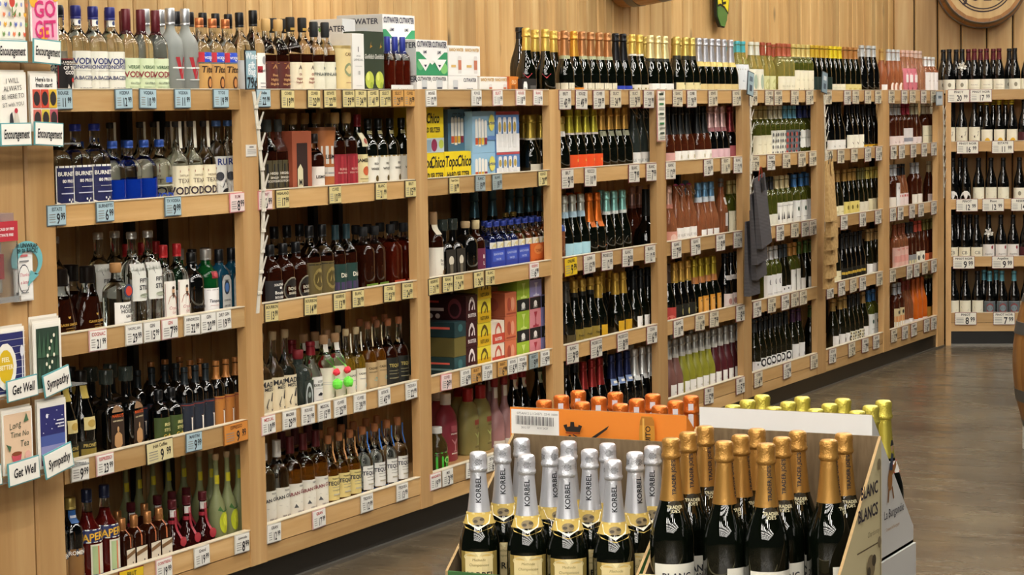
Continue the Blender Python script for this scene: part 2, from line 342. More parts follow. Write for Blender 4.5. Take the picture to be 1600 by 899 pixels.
# ------------------------------------------------------------------ extra parts of single styles
def ribbon(col, seal):
    def f(st):
        h, r, prof = st['h'], st['r'], SHAPE[st['shape']]; mb = MB(); m = mat(col, .45); pts = []
        zs = [.80, .7, .6, .52, .44, .36, .30, .24]
        L_ = [(-.006, -(rad(prof, z)*r+.0015), z*h) for z in zs]; R_ = [(.006, -(rad(prof, z)*r+.0015), z*h) for z in zs]
        k = len(zs); mb.add(L_+R_, [(i, k+i, k+i+1, i+1) for i in range(k-1)], m)
        zz = .60*h; rr = rad(prof, .6)*r+.0012
        ring = [(rr*math.sin(i*.5236), -rr*math.cos(i*.5236), zz+d) for d in (-.006, .006) for i in range(12)]
        mb.add(ring, [(i, (i+1) % 12, 12+(i+1) % 12, 12+i) for i in range(12)], m)
        out = [('ribbon', mb.mesh('ribbon'), None)]
        if seal:
            sm = MB(); z = .26*h; y = -(rad(prof, .26)*r+.003); nn = 12
            sm.prism([(.016*math.cos(i*6.2832/nn), .016*math.sin(i*6.2832/nn)) for i in range(nn)], lambda a, b: (a, y, z+b), lambda a, b: (a, y-.003, z+b), mat(seal, .4))
            out.append(('wax_seal', sm.mesh('wax_seal'), None))
        return out
    return f
def strip(col, x0, x1, z0, z1):      # paper tax strip over the cap and down the neck
    def f(st):
        h, r, prof = st['h'], st['r'], SHAPE[st['shape']]; mb = MB()
        pts = [(x, -(max(rad(prof, min(z, .99)), .36)*r+.003), z*h) for z in (z0, (z0+z1)/2, z1) for x in (x0, x1)]
        mb.add(pts, [(0, 1, 3, 2), (2, 3, 5, 4)], mat(col, .6)); return [('paper_strip', mb.mesh('paper_strip'), None)]
    return f
def pompom(st):
    out = []; h, r = st['h'], st['r']
    for nm, z, rr, c in (('red_pompom', .47, .013, 'e8384a'), ('green_pompom', .30, .019, '6fe04a')):
        mb = MB(); vs, fs = [], []
        for j in range(7):
            for i in range(10):
                a, b = i*.62832, -1.45+j*.4833; q = rr*random.uniform(.86, 1.14); vs.append((q*math.cos(a)*math.cos(b), -(r+rr*.8)+q*math.sin(a)*math.cos(b), z*h+q*math.sin(b)))
        fs = [(j*10+i, j*10+(i+1) % 10, (j+1)*10+(i+1) % 10, (j+1)*10+i) for j in range(6) for i in range(10)]
        mb.add(vs, fs+[tuple(range(10))[::-1], tuple(range(60, 70))], mat(c, .9)); out.append((nm, mb.mesh(nm), None))
    mb = MB(); mb.tube([(-.013, -.012, h*.66), (-.01, -r*.7, h*.60), (0, -r-.008, h*.52), (0, -r-.014, h*.47)], .0016, mat('7fe35a', .7), 5)
    mb.tube([(.013, -.012, h*.66), (.01, -r*.7, h*.60), (0, -r-.008, h*.52)], .0016, mat('7fe35a', .7), 5); out.append(('cord', mb.mesh('cord'), None))
    return out
def bow(st):
    mb = MB(); h, r = st['h'], st['r']; m = mat('e9e6de', .35, .2)
    for k in range(11):
        a = k*.571; t = .5 if k % 2 else .95; c = Vector((0, -r*.75-.01, h*.62)); d = Vector((math.cos(a)*t, -.5*(1.3-t), math.sin(a)*t))*.034; s_ = Vector((-math.sin(a), 0, math.cos(a)))*.008
        mb.add([c-s_*.4, c+s_*.4, c+d*.7+s_+Vector((0, -.008, 0)), c+d+s_*.2, c+d*.7-s_+Vector((0, -.008, 0))], [(0, 1, 2, 3, 4)], m)
    return [('gift_bow', mb.mesh('gift_bow'), None)]
def round_tag(col, ring):
    def f(st):
        h, r, prof = st['h'], st['r'], SHAPE[st['shape']]; out = []; mb = MB(); z = .60*h; y = -(r+.004); n = 16
        mb.prism([(.021*math.cos(i*6.2832/n), .021*math.sin(i*6.2832/n)) for i in range(n)], lambda a, b: (a, y, z+b), lambda a, b: (a, y-.002, z+b), mat(ring, .5))
        mb.prism([(.015*math.cos(i*6.2832/n), .015*math.sin(i*6.2832/n)) for i in range(n)], lambda a, b: (a, y-.002, z+b), lambda a, b: (a, y-.0028, z+b), mat(col, .5))
        return [('neck_tag', mb.mesh('neck_tag'), None)]
    return f
def glass_stop(st):
    mb = MB(); h, r = st['h'], st['r']
    lathe(mb, [(0, .0), (.52, 0), (.55, .1), (.55, .9), (.5, 1), (0, 1)], .045, r, 12, 2, 1, lambda z: GLASS['smoke']); me = mb.mesh('stopper')
    me.transform(Matrix.Translation((0, 0, h*.985))); return [('stopper', me, None)]

# ------------------------------------------------------------------ bottle styles
K = '16161a'; WH = 'f1efe6'; CR = 'e9dcba'; NV = '1f2550'
# --- spirits, first bay
S('gods', 'clear spirit bottle with black VODKA label', 'vodka_bottle', 'liq', 0.282, 0.041, 'clear', ('screw', .87, '15161a'), L(.03, .44, .042, '161213', B(-1, 1, .97, 1, '8c2a30'), B(-1, -.94, 0, 1, '8c2a30'), T('VODKA', .88, .015, WH), T('OF THE', .76, .015, WH), T('GODS', .64, .015, WH), P([(-.5, 0), (-.25, .35), (0, .2), (.2, .42), (.6, 0)], 'd8d2c6'), E(.2, .45, .14, .06, 'b8322e')), fill=.66)
S('mono', 'clear vodka bottle with navy cap', 'vodka_bottle', 'liq', 0.284, 0.0415, 'clear', ('screw', .86, '26296b'), L(.02, .52, .082, 'e4e3d6', T('VODKA', .79, .026, '24306e'), T('MONOPOLOWA', .67, .016, '24306e'), B(-.5, .5, .58, .585, '777777'), T('J.A.BACZEWSKI', .44, .015, '2b3360'), T('IMPORTED', .2, .012, '55586a'), E(0, .07, .25, .05, '8d8d90')), L(.79, .86, .017, 'e8e8e0', E(0, .5, .35, .35, '2a3a6c'), name='neck_label'), fill=.6)
S('vers', 'clear vodka bottle with maroon sleeve and mint label', 'vodka_bottle', 'liq', 0.282, 0.038, 'clear', ('screw', .72, '5c1f26'), L(.02, .46, .07, 'cfdcb8', T('VERSATILE', .78, .014, '4c6a4a'), T('VODKA', .60, .026, '8b2232'), B(-.5, .5, .5, .505, '777777'), T('GLUTEN FREE', .38, .009, '5c6c58'), B(-.45, .45, .2, .3, 'b3c29c')), fill=.55)
S('fros', 'frosted vodka bottle with red emblem and silver cap', 'vodka_bottle', 'liq', 0.292, 0.0405, 'frost', ('screw', .82, 'b9bcc0', .8), L(.2, .48, .05, None, P([(-.5, .95), (-.2, .95), (0, .45), (.2, .95), (.5, .95), (.1, .1), (-.1, .1)], 'a3272f'), B(-.7, .7, .5, .56, 'dadfdc'), B(-.5, .5, .05, .09, 'dadfdc')))
S('tito', 'clear vodka bottle with copper cap and tan label', 'vodka_bottle', 'liq', 0.265, 0.037, 'clear', ('screw', .885, 'c87a4c', .7), L(.02, .44, .075, 'c99d5c', T("Tito's", .84, .03, '3a2413', 1, 0, 0, .2), E(0, .44, .16, .2, '4b2a18'), E(0, .44, .1, .13, 'c98a4c'), T('Handmade', .12, .02, '3a2413', 1, 0, 0, .25)), L(.46, .58, .06, '2e4fc4', B(-1, -.35, 0, 1, 'c72b3a'), P([(-.35, .9), (.5, .9), (.1, .1)], WH), T('VODKA', .45, .012, WH), name='neck_label'), fill=.66)
S('blkc', 'clear spirit bottle with tall black cap', 'vodka_bottle', 'liq', .29, 0.037, 'clear', ('screw', .83, '18181a'), L(.05, .45, .05, 'b8bcbc'), fill=.6)
S('kete', 'clear vodka bottle with black cap and narrow white label', 'vodka_bottle', 'liq', 0.3, 0.038, 'clear', ('screw', .82, '151515'), L(.03, .52, .03, 'efeeea', B(-1, -.3, .55, .7, 'a3272f'), E(0, .83, .35, .1, '9a9a9a'), T('Ketel One', .6, .013, K, 1, 0, 0, .2), B(-.7, .7, .3, .32, '999999'), B(-.7, .7, .22, .235, '999999')), fill=.62)
S('burn', 'large clear bottle with navy shield label', 'vodka_bottle', 'liq', 0.266, 0.046, 'clear', ('screw', .92, '26338c'), L(.09, .54, .048, '1d2152', B(-1, 1, .95, 1, WH), B(-1, -.94, .1, 1, WH), B(.94, 1, .1, 1, WH), P([(-1, .12), (-.6, .06), (0, 0), (.6, .06), (1, .12), (1, .07), (.6, .01), (0, -.05), (-.6, .01), (-1, .07)], WH), T("BURNETT'S", .8, .017, WH), T('80 PROOF', .62, .013, WH), B(-.5, .5, .46, .47, WH), B(-.7, .7, .3, .33, 'b9bcd4'), E(-.15, .16, .06, .03, WH), E(.15, .16, .06, .03, WH), E(0, .11, .06, .03, WH)), fill=.62)
S('bluv', 'short clear bottle tinted blue below with blue cap', 'vodka_bottle', 'liq', 0.212, 0.04, 'blue', ('screw', .89, '2f52a4'), fill=.44)
S('blum', 'short clear bottle with small blue print', 'vodka_bottle', 'liq', 0.212, 0.04, 'clear', ('screw', .89, '2f52a4'), L(.06, .46, .05, None, B(-.3, .3, .75, .95, '2c57bb'), B(-.8, .8, .63, .66, 'd8dacb'), T('VODKA', .25, .03, '2447b0')), fill=.5)
S('texv', 'tall clear vodka bottle with cream label and paper strip', 'vodka_bottle', 'teq', 0.268, 0.037, 'clear', ('cork', .93, '2a2622'), L(.02, .47, .075, 'e8e0c2', E(-.85, .97, .04, .015, K), P([(-.3, .88), (.35, .92), (.35, .86), (-.3, .82)], 'a85a4c'), T('DISTILLED IN', .74, .008, '8c7a5c'), T('TEXAS', .60, .02, '5a4a3c', 0), T('VODKA', .34, .034, '2b1b2a'), B(-.2, .2, .1, .11, K)), fill=.52, extra=strip('e8e6d4', -.006, .008, .68, 1.0))
S('rumw', 'clear rum bottle with illustrated white label', 'rum_bottle', 'bdx', 0.268, 0.033, 'clear', ('screw', .93, '4d6fa8'), L(.02, .56, .075, 'dfe0dc', T('RUM', .88, .03, '2c3a80'), E(-.3, .55, .2, .1, '3b3d44'), E(.3, .58, .2, .1, '3b3d44'), P([(-.7, .05), (-.5, .4), (-.2, .3), (0, .5), (.3, .25), (.6, .45), (.8, .05)], '55585e'), E(.1, .2, .3, .08, '2b2c30'), P([(-.9, .42), (-.3, .5), (.9, .4), (.2, .36)], '84878a')), fill=.66)
S('cogn', 'teardrop amber cognac decanter with gold lettering', 'cognac_bottle', 'cog', .212, .066, 'amber', ('screw', .76, '17110f', .3), L(.05, .42, .045, None, T('CLAUDE CHATELIER', .45, .0098, 'c49a3c'), E(0, .8, .14, .14, 'b08a34'), B(-.5, .5, .3, .315, 'a8863c'), T('X.O EXTRA', .2, .008, 'b08a34')), L(.0, .045, .05, 'cfd0c0', B(-.96, .96, .1, .75, '2f4a36'), name='base_label'), ay=.55, fill=.58, seg=22)
S('paci', 'stout clear gin bottle with cork and white label', 'gin_bottle', 'liq', 0.215, 0.043, 'clear', ('cork', .86, 'b98a56'), L(.08, .44, .046, 'e9e8e2', T('PACIFIC', .82, .0165, '2a2a30'), T('HOUSE', .64, .0165, '2a2a30'), T('GIN', .44, .012, '2a2a30'), B(-1, 1, 0, .06, '8c2a3c'), B(-.4, .4, .2, .22, '777777')), fill=.6, extra=round_tag('c8412f', '3c4660'))
S('stil', 'tall round clear gin bottle with ornate white label', 'gin_bottle', 'liq', 0.305, 0.042, 'clear', ('screw', .93, 'c3c5c3', .7), L(.30, .68, .045, 'dcdcd4', P([(-.6, .8), (.6, .8), (.5, .7), (-.5, .7)], '6a6a66'), T('FIFTY', .55, .018, '2f2f33'), T('STILL', .36, .02, '2f2f33'), E(0, .14, .5, .06, '9aa08c')), fill=.62)
S('port', 'clear gin bottle with red cap and portrait label', 'gin_bottle', 'liq', 0.255, 0.0365, 'clear', ('screw', .84, 'b3262a'), L(.03, .55, .032, 'e9e5dc', B(-.95, -.9, 0, .95, '8d4a48'), B(.9, .95, 0, .95, '8d4a48'), P([(-.7, .45), (-.5, .62), (-.15, .68), (.2, .68), (.55, .6), (.75, .45)], 'a5542f'), E(0, .76, .2, .08, 'c9a07c'), E(0, .84, .2, .04, '3a2a20'), P([(-.2, .72), (.2, .72), (.08, .6), (-.08, .6)], '4a3020'), T('Crystal', .36, .014, 'b0505a', 0, 0, 0, .2), T('Gin', .25, .012, 'b0505a', 0, 0, 0, .2), B(-.5, .5, .1, .11, '777777')), fill=.7)
S('hend', 'squat black gin bottle with pointed cream label', 'gin_bottle', 'liq', 0.222, 0.041, 'black', ('screw', .84, '101010'), L(.05, .52, .045, None, P([(-1, 0), (-1, .45), (.0, .98), (1, .45), (1, 0)], 'e5e0cd'), T("HENDRICK'S", .33, .0125, K), T('GIN', .14, .009, '555555')))
S('tanq', 'round-shouldered green gin bottle with silver cap', 'gin_bottle', 'bdx', 0.228, 0.04, 'emerald', ('screw', .84, 'c9cac8', .8), L(.04, .44, .05, 'ecebea', B(-.95, .95, .93, .95, '999999'), T('Tanqueray', .55, .014, '3a3a44', 1, 0, 0, .25), B(-.5, .5, .38, .39, 'a33'.ljust(6, '3')), B(-.4, .4, .2, .22, 'aaaaaa')), L(.58, .68, .016, '8c2a32', E(0, .5, .6, .35, 'b64c50'), name='seal'))
S('bomb', 'flat blue gin bottle with oval emblem label', 'gin_bottle', 'squ', 0.222, 0.036, 'sapphire', ('screw', .80, '15181c'), L(.03, .62, .027, '3a3f44', P([(-1, 0), (-1, .85), (-.6, .97), (0, 1), (.6, .97), (1, .85), (1, 0)], 'c7cbc9'), E(0, .68, .62, .18, '2e3b4c'), E(0, .68, .42, .12, '4c78b8'), T('BOMBAY', .86, .007, K), T('LONDON', .36, .0085, '444a50'), T('DRY GIN', .22, .0085, '444a50'), B(-.6, .6, .08, .1, '6a7076')), n=5, ay=.75)
S('prom', 'black bottle with cream oval and gold foil neck', 'liqueur_bottle', 'bur', 0.278, 0.04, 'black', ('screw', .86, '141210'), L(.03, .24, .05, '23200f', T('PRONETTI', .78, .014, 'c2ab5c'), B(-.8, .8, .05, .6, '8c7a30')), L(.36, .50, .028, 'd8c88c', E(0, .5, .6, .3, 'b89a4c'), name='medallion'), L(.70, .84, .018, 'b8a24c', name='neck_foil', eps=.001))
S('mari', 'square black liqueur bottle with clear stopper', 'liqueur_bottle', 'squ', 0.225, .042, 'black', ('none', .9, K), L(.03, .72, .030, '35261c', B(-1, -.92, 0, 1, '7a5a40'), B(.92, 1, 0, 1, '7a5a40'), P([(-.8, .87), (-.4, .95), (0, .98), (.4, .95), (.8, .87), (.8, .84), (-.8, .84)], '8c6a4a'), T("MARIO'S", .77, .0135, 'd2571f'), T('HARD ESPRESSO', .67, .0062, 'd8c8a0'), E(0, .50, .15, .06, 'c59a6c'), P([(-.62, .2), (-.55, .38), (-.2, .44), (.2, .44), (.55, .38), (.62, .2), (.3, .14), (-.3, .14)], 'b98d5e'), B(-.62, .62, .03, .1, 'c2551f')), n=6, ay=1, extra=glass_stop)
S('iris', 'short black bottle with green coffee label', 'liqueur_bottle', 'liq', 0.172, 0.034, 'black', ('screw', .80, '16181a'), L(.04, .50, .05, '3c4d22', T('IRISH', .72, .014, 'd9cf8c', 1, 0, 0, .1), T('STYLE', .5, .013, 'd9cf8c'), T('Coffee', .25, .016, 'd9b84c', 1, 0, 0, .1)))
def martini(c, g): return (L(.04, .50, .05, c, P([(-.62, .86), (.62, .86), (.06, .52), (.06, .14), (.4, .06), (-.4, .06), (-.06, .14), (-.06, .52)], 'ece4d8'), P([(-.46, .81), (.46, .81), (0, .54)], g), B(-.8, .8, .92, .95, '8c3a34')),)
S('martb', 'martini bottle with slate label', 'liqueur_bottle', 'bdx', 0.228, 0.028, 'black', ('sleeve', .76, '20282c'), *martini('232a38', '5a2c22'))
S('marto', 'martini bottle with orange label', 'liqueur_bottle', 'bdx', 0.23, 0.028, 'black', ('sleeve', .74, 'b3763c'), *martini('bb7a38', '4a1c14'))
S('pimm', 'dark bottle with blue neck and starry brown label', 'liqueur_bottle', 'bdx', 0.272, 0.037, 'black', ('screw', .87, 'b7a45c', .5), L(.02, .44, .07, '8a6538', B(-1, 1, .80, 1, '24344c'), T('PROMENADE', .9, .017, WH), P([(.1, .4), (.5, .55), (.9, .45), (.9, .7), (.4, .72)], '30251c'), E(-.5, .3, .04, .02, WH), E(-.1, .2, .04, .02, WH), E(.3, .28, .04, .02, WH), E(-.3, .1, .04, .02, WH), E(.1, .08, .04, .02, WH)), L(.72, .86, .02, '2a5fa0', B(-.8, .8, .4, .6, 'd5dbe6'), name='neck_label', eps=.001))
S('aper', 'red aperitif bottle with navy banner label', 'aperitif_bottle', 'ape', 0.284, 0.043, 'aperol', ('screw', .86, '1c2440'), L(.44, .58, .06, '202a5c', B(-1, 1, .93, 1, WH), B(-1, 1, 0, .07, WH), T('APEROL', .5, .032, 'e4b23c', 1, 0, 6, .15)), L(.06, .42, .03, 'd9d8c4', B(-.85, -.2, .08, .95, 'a9bd8c'), B(-.2, .0, .08, .95, 'd0764c'), B(-.8, .8, .03, .1, '2c3a70'), name='side_label'), fill=.76, seg=20)
S('coin', 'small square amber bottle with copper cap', 'liqueur_bottle', 'squ', 0.165, 0.03, 'amber', ('screw', .76, 'b27a48', .55), L(.04, .42, .026, 'd8d0bc', P([(-1, .55), (1, .75), (1, .95), (-1, .75)], '7a5c3c'), E(.4, .3, .1, .05, K), E(-.1, .2, .1, .05, K)), L(.44, .78, .003, 'bb6a40', name='ribbon', eps=.002), n=5)
S('gran', 'round-bellied liqueur bottle with maroon cap and red ribbon', 'liqueur_bottle', 'grm', 0.18, 0.04, 'darkred', ('screw', .84, '541a22'), L(.68, .82, .02, 'cfcac4', B(-1, 1, 0, .1, '8c2a38'), name='neck_label', eps=.001), L(.0, .06, .05, 'd8d4cc', name='base_label'), extra=ribbon('9c2a38', 'a5323c'), seg=20)
S('limo', 'frosted limoncello bottle with long neck and lemon print', 'limoncello_bottle', 'lim', 0.292, 0.032, 'lemon', ('cork', .93, 'b99f78'), L(.08, .42, .05, None, E(0, .42, .42, .36, 'b9c22c'), E(.1, .5, .25, .2, 'cdd43c'), P([(-.1, .78), (.6, 1.02), (.3, .8)], '2f5a2c'), P([(-.5, .85), (0, .75), (-.3, .98)], '47703a')), L(.66, .76, .014, 'cfc425', name='neck_band', eps=.001), seg=18)
# --- second bay
S('macr', 'whisky bottle with maroon label', 'whisky_bottle', 'liq', 0.274, 0.038, 'amber', ('cork', .85, 'c9a468'), L(.02, .47, .072, '5a2822', B(-.9, .9, .94, .96, 'a8743c'), B(-.9, -.86, .04, .96, 'a8743c'), P([(0, .93), (.2, .8), (-.2, .8)], 'b58a5c'), T('Finest', .62, .012, 'c89a68', 1, 0), T('Highland', .5, .012, 'c89a68'), T('Single Malt', .38, .011, 'c89a68'), T('Scotch', .16, .014, 'c89a68', 0, 0, 0, .3)), fill=.56)
S('macw', 'whisky bottle with cream label and gilt black cap', 'whisky_bottle', 'liq', 0.284, 0.038, 'amber', ('cork', .82, '191614'), L(.02, .45, .072, 'e6dcc0', P([(0, .93), (.15, .8), (-.15, .8)], '4c3c30'), T('Old', .66, .012, '8c4a3c'), T('Highland', .54, .012, '8c4a3c'), T('Single Malt', .44, .011, '8c4a3c'), E(.1, .18, .12, .05, 'b5483c')), L(.84, .87, .017, 'b08c3c', name='cap_band', eps=.004), fill=.56)
S('finl', 'whisky bottle with pale landscape label', 'whisky_bottle', 'liq', 0.272, 0.037, 'amber', ('cork', .80, '1c2022'), L(.02, .48, .072, 'dcdac6', T('FINLAGGAN', .66, .0145, '4a5450'), B(-1, 1, 0, .2, '3d4c48'), P([(-1, .32), (-.4, .42), (.2, .35), (.8, .43), (1, .36), (1, .3), (-1, .28)], '9aa092'), E(.1, .82, .08, .04, '4c5a58')), fill=.58)
S('glsm', 'small amber whisky bottle with blue cap', 'whisky_bottle', 'squ', 0.232, 0.028, 'redamber', ('screw', .72, '2b3a94'), L(.03, .22, .034, 'e2e2de', T('Glenfiddich', .6, .0125, '6a6a6a', 0)), fill=.62, n=3)
S('high', 'dark whisky bottle with black and gold label', 'whisky_bottle', 'liq', 0.268, 0.033, 'amber', ('cork', .84, '3c4242'), L(.02, .48, .075, '4c452c', B(-.9, .9, .25, .9, '17181a'), T('HIGHLAND', .64, .012, 'e5e0d0'), T('SINGLE MALT', .52, .01, 'e5e0d0'), T('SCOTCH WHISKY', .42, .01, 'e5e0d0'), B(-.9, .9, .02, .2, '3a4248'), E(0, .11, .4, .05, 'b8bcc0')), fill=.6)
S('lism', 'short whisky bottle with white and pink label', 'whisky_bottle', 'liq', .215, 0.034, 'amber', ('screw', .84, '2a2320'), L(.02, .46, .06, 'e4ded4', T('LISMORE', .62, .015, K), B(-1, 1, 0, .25, 'c99a94')), fill=.66)
S('redl', 'whisky bottle with tan cap and deep red label', 'whisky_bottle', 'liq', 0.288, 0.039, 'amber', ('cork', .86, 'b3935c'), L(.02, .48, .072, '8c1f2a', B(-.85, .85, .2, .95, 'a02c34'), T('BLENDED', .6, .011, 'd8b4a4', 0), T('IRISH WHISKEY', .5, .009, 'd8b4a4', 0), B(-1, 1, 0, .18, 'd5d0c8'), P([(-.6, .05), (0, .16), (.7, .05)], '8c2a34')), fill=.66)
S('jame', 'green whiskey bottle with cream label and red cap', 'whisky_bottle', 'liq', 0.28, 0.036, 'green', ('screw', .84, '7c1c24'), L(.05, .48, .06, 'dcd09c', T('JAMESON', .82, .018, '2c241c'), E(0, .5, .3, .14, 'b8552f'), B(-.5, .5, .25, .27, '8c7a4c'), B(-.4, .4, .15, .17, '8c7a4c')), L(.58, .76, .02, 'd8cfae', E(0, .4, .5, .2, 'a0442f'), name='neck_label', eps=.002))
S('bush', 'dark green whiskey bottle with white crest label', 'whisky_bottle', 'liq', 0.264, 0.037, 'green', ('screw', .86, '1c1c1a'), L(.03, .48, .05, 'e2e0d4', B(-1, 1, .96, 1, 'a8925c'), T('IRISH', .76, .012, '5a564c'), T('WHISKEY', .6, .013, '3a382f'), E(0, .3, .18, .1, '5c4a1c')), L(.78, .83, .018, 'b3ab7c', name='neck_label', eps=.001))
S('bour', 'round-shouldered bourbon bottle with black cap', 'whisky_bottle', 'liq', 0.218, 0.041, 'amber', ('screw', .82, '1a1c1e'), L(.03, .44, .06, '26262a', T('SOUTHERN', .84, .011, WH), E(0, .72, .1, .05, WH), T('Bourbon', .54, .015, WH), T('BOURBON', .36, .011, WH), T('WHISKEY', .2, .014, WH)))
S('elij', 'bourbon bottle with round badge and black cap', 'whisky_bottle', 'liq', 0.218, 0.041, 'amber', ('screw', .82, '17181a'), L(.05, .48, .042, None, E(0, .5, .95, .48, '8c8674'), E(0, .5, .85, .43, '1f1b18'), T('BOND', .55, .016, 'c9c3ae'), T('BARREL', .38, .012, 'c9c3ae')))
S('gldb', 'bourbon bottle with patterned gold label', 'whisky_bottle', 'liq', 0.27, 0.041, 'amber', ('screw', .84, '191a1c'), L(.03, .52, .05, '5f522c', B(-.9, .9, .93, .96, '2c2614'), E(0, .55, .6, .3, '8a7a44'), E(0, .55, .45, .22, '50441f'), P([(-.3, .45), (0, .8), (.3, .45)], 'a8965a'), B(-.6, .6, .08, .16, '8a7a44')), fill=.6)
S('dick', 'whiskey bottle with dark green and violet label', 'whisky_bottle', 'liq', 0.262, 0.038, 'amber', ('sleeve', .8, '2b4248'), L(.02, .47, .06, '1d3a34', P([(-.1, .8), (.4, .98), (.9, .8)], 'c8c4b4'), T('Dickel', .66, .022, 'e8e2d0', 1, .1), B(-1, 1, .22, .45, '453a5c'), B(-.4, 1, 0, .2, 'e0dcd8')), fill=.62)
S('grnb', 'bourbon bottle with green base label', 'whisky_bottle', 'squ', 0.245, 0.037, 'amber', ('cork', .86, '17181a'), L(.01, .15, .04, '6c8c34', B(-.8, .8, .4, .5, '9ab45c')), n=4, fill=.74)
S('orgb', 'bourbon bottle with orange base label', 'whisky_bottle', 'squ', 0.245, 0.038, 'redamber', ('cork', .86, '17181a'), L(.01, .15, .04, 'c8553a', B(-.8, .8, .4, .5, 'e08a68')), n=4, fill=.74)
S('madr', 'clear mezcal bottle with cream lettered label', 'mezcal_bottle', 'teq', 0.295, 0.038, 'clear', ('cork', .9, 'b5a07c'), L(.02, .47, .07, 'e0d4b4', T('MADRE', .87, .026, '26262c'), T('MEZCAL', .74, .015, '26262c'), P([(-.05, .45), (.1, .66), (.2, .64), (.08, .42)], K), P([(-.35, .3), (-.2, .5), (-.15, .5), (-.28, .3), (.1, .22), (.3, .26), (.1, .18), (-.3, .24)], '6a6458'), T('ESPADIN', .1, .017, '26262c')), fill=.54)
S('anej', 'squat dark square tequila bottle with horseshoe print', 'tequila_bottle', 'squ', .215, 0.042, 'smoke', ('cork', .85, '7b1c22'), L(.03, .5, .035, '2c3430', E(0, .45, .75, .48, 'b9c2c2'), E(0, .43, .55, .38, '2c3430'), B(-.6, .6, 0, .18, '2c3430'), E(0, .5, .3, .1, '8a9692')), n=5)
S('waxr', 'clear tequila bottle with dark red wax top', 'tequila_bottle', 'bur', 0.235, 0.041, 'clear', ('sleeve', .80, '7c1a22'), L(.03, .48, .055, 'dedcd6', T('LOST', .84, .011, K), T('EXPLORER', .72, .012, K), B(-.4, .4, .6, .61, '777777'), P([(-.25, .4), (0, .48), (.25, .42), (.1, .36), (-.2, .37)], '2c2a30'), B(-.4, .4, .2, .22, '999999')), fill=.6)
S('pomp', 'tequila bottle with pompom charm and cactus label', 'tequila_bottle', 'liq', 0.25, 0.038, 'cleargreen', ('cork', .87, 'b08a62'), L(.02, .54, .07, 'e2ddc8', E(-.05, .12, .22, .07, '6d7f34'), E(.15, .24, .1, .1, '5c6f2c'), E(.28, .1, .12, .05, '7b8c3c'), B(-.7, .7, .6, .61, 'aaaaaa'), B(-.7, .7, .54, .55, 'aaaaaa')), L(.76, .87, .018, 'dcd8cc', name='neck_band', eps=.001), fill=.66, extra=pompom)
S('cazw', 'gold tequila bottle with cork and white label', 'tequila_bottle', 'teq', 0.258, 0.034, 'gold', ('cork', .90, 'c9b58a'), L(.04, .42, .034, 'e6e0cc', T('CAZADORA', .8, .009, K), B(-.6, .6, .6, .62, '999999'), E(.5, .35, .3, .08, 'a9c4c0'), B(-.6, .6, .15, .17, 'b5ac90')), fill=.6, extra=strip('e2dcc4', .006, .014, .66, .93))
S('cazt', 'tequila bottle with cork and kraft label', 'tequila_bottle', 'teq', 0.27, 0.033, 'whisky', ('cork', .90, '8a5a3c'), L(.04, .45, .05, 'b99f74', T('CAZADORA', .8, .011, '4a3a24'), B(-.6, .6, .66, .68, '6a5a40'), P([(-.2, .4), (.1, .5), (.4, .42), (.1, .36)], '5fb0b0'), B(-.6, .6, .12, .15, '6a5a40')), fill=.62, extra=strip('d8c8a0', .004, .012, .66, .93))
S('teqd', 'dark tequila bottle with black TEQUILA label', 'tequila_bottle', 'teq', 0.268, 0.036, 'amber', ('cork', .90, 'a0623c'), L(.04, .46, .05, '22241f', T('TEQUILA', .74, .017, 'b3a45c'), B(-.7, .7, .55, .57, '8a8466'), B(-.7, .7, .45, .47, '8a8466'), B(-.7, .7, .3, .33, '8a8466')), fill=.62)
S('grcl', 'tequila bottle with slanted hacienda label and maroon cap', 'tequila_bottle', 'liq', 0.286, 0.042, 'whisky', ('sleeve', .80, '5a1f22'), L(.02, .44, .075, 'dcd9cc', T('TEQUILA', .92, .007, '5a5a5a'), T('GRAN CLASICO', .76, .017, '7c2430', 1, 0, 10), P([(-.8, .3), (-.8, .42), (-.4, .5), (.0, .44), (.5, .5), (.8, .42), (.8, .3)], '8a8d8c'), P([(-.5, .3), (-.4, .42), (-.25, .3)], '55585a'), T('100% AGAVE', .18, .009, '5a4a4a'), B(-.3, .3, .05, .08, '9a3038')), fill=.62)
S('grcw', 'tequila bottle with slanted hacienda label and white cap', 'tequila_bottle', 'liq', 0.286, 0.042, 'clear', ('sleeve', .80, 'dad8d2'), L(.02, .44, .075, 'dcd9cc', T('TEQUILA', .92, .007, '5a5a5a'), T('GRAN CLASICO', .76, .017, '1f2430', 1, 0, 10), P([(-.8, .3), (-.8, .42), (-.4, .5), (.0, .44), (.5, .5), (.8, .42), (.8, .3)], '8a8d8c'), T('100% AGAVE', .18, .009, '5a4a4a'), B(-.3, .3, .05, .08, '2c3a70')), fill=.62)
def teql(c, base=None): return (L(.10, .44, .038, c, T('TRADICIONAL', .88, .007, K), T('TEQUILA', .70, .02, '1c2438'), B(-.6, .6, .52, .54, '8a8a80'), B(-.6, .6, .4, .42, '8a8a80'), B(-.5, .5, .2, .26, 'b5b09c')),)
S('teqy', 'tequila bottle with pale yellow label', 'tequila_bottle', 'teq', 0.258, 0.038, 'whisky', ('cork', .88, 'a5683c'), *teql('dcca84'), fill=.54, extra=strip('c9935c', .004, .012, .62, .9))
S('teqw', 'clear tequila bottle with white label and blue strip', 'tequila_bottle', 'teq', 0.258, 0.038, 'clear', ('cork', .88, 'a5683c'), *teql('e6e6e0'), L(.0, .07, .1, '2f62b4', name='base_tint'), fill=.54, extra=strip('3f77c4', .004, .012, .62, .92))
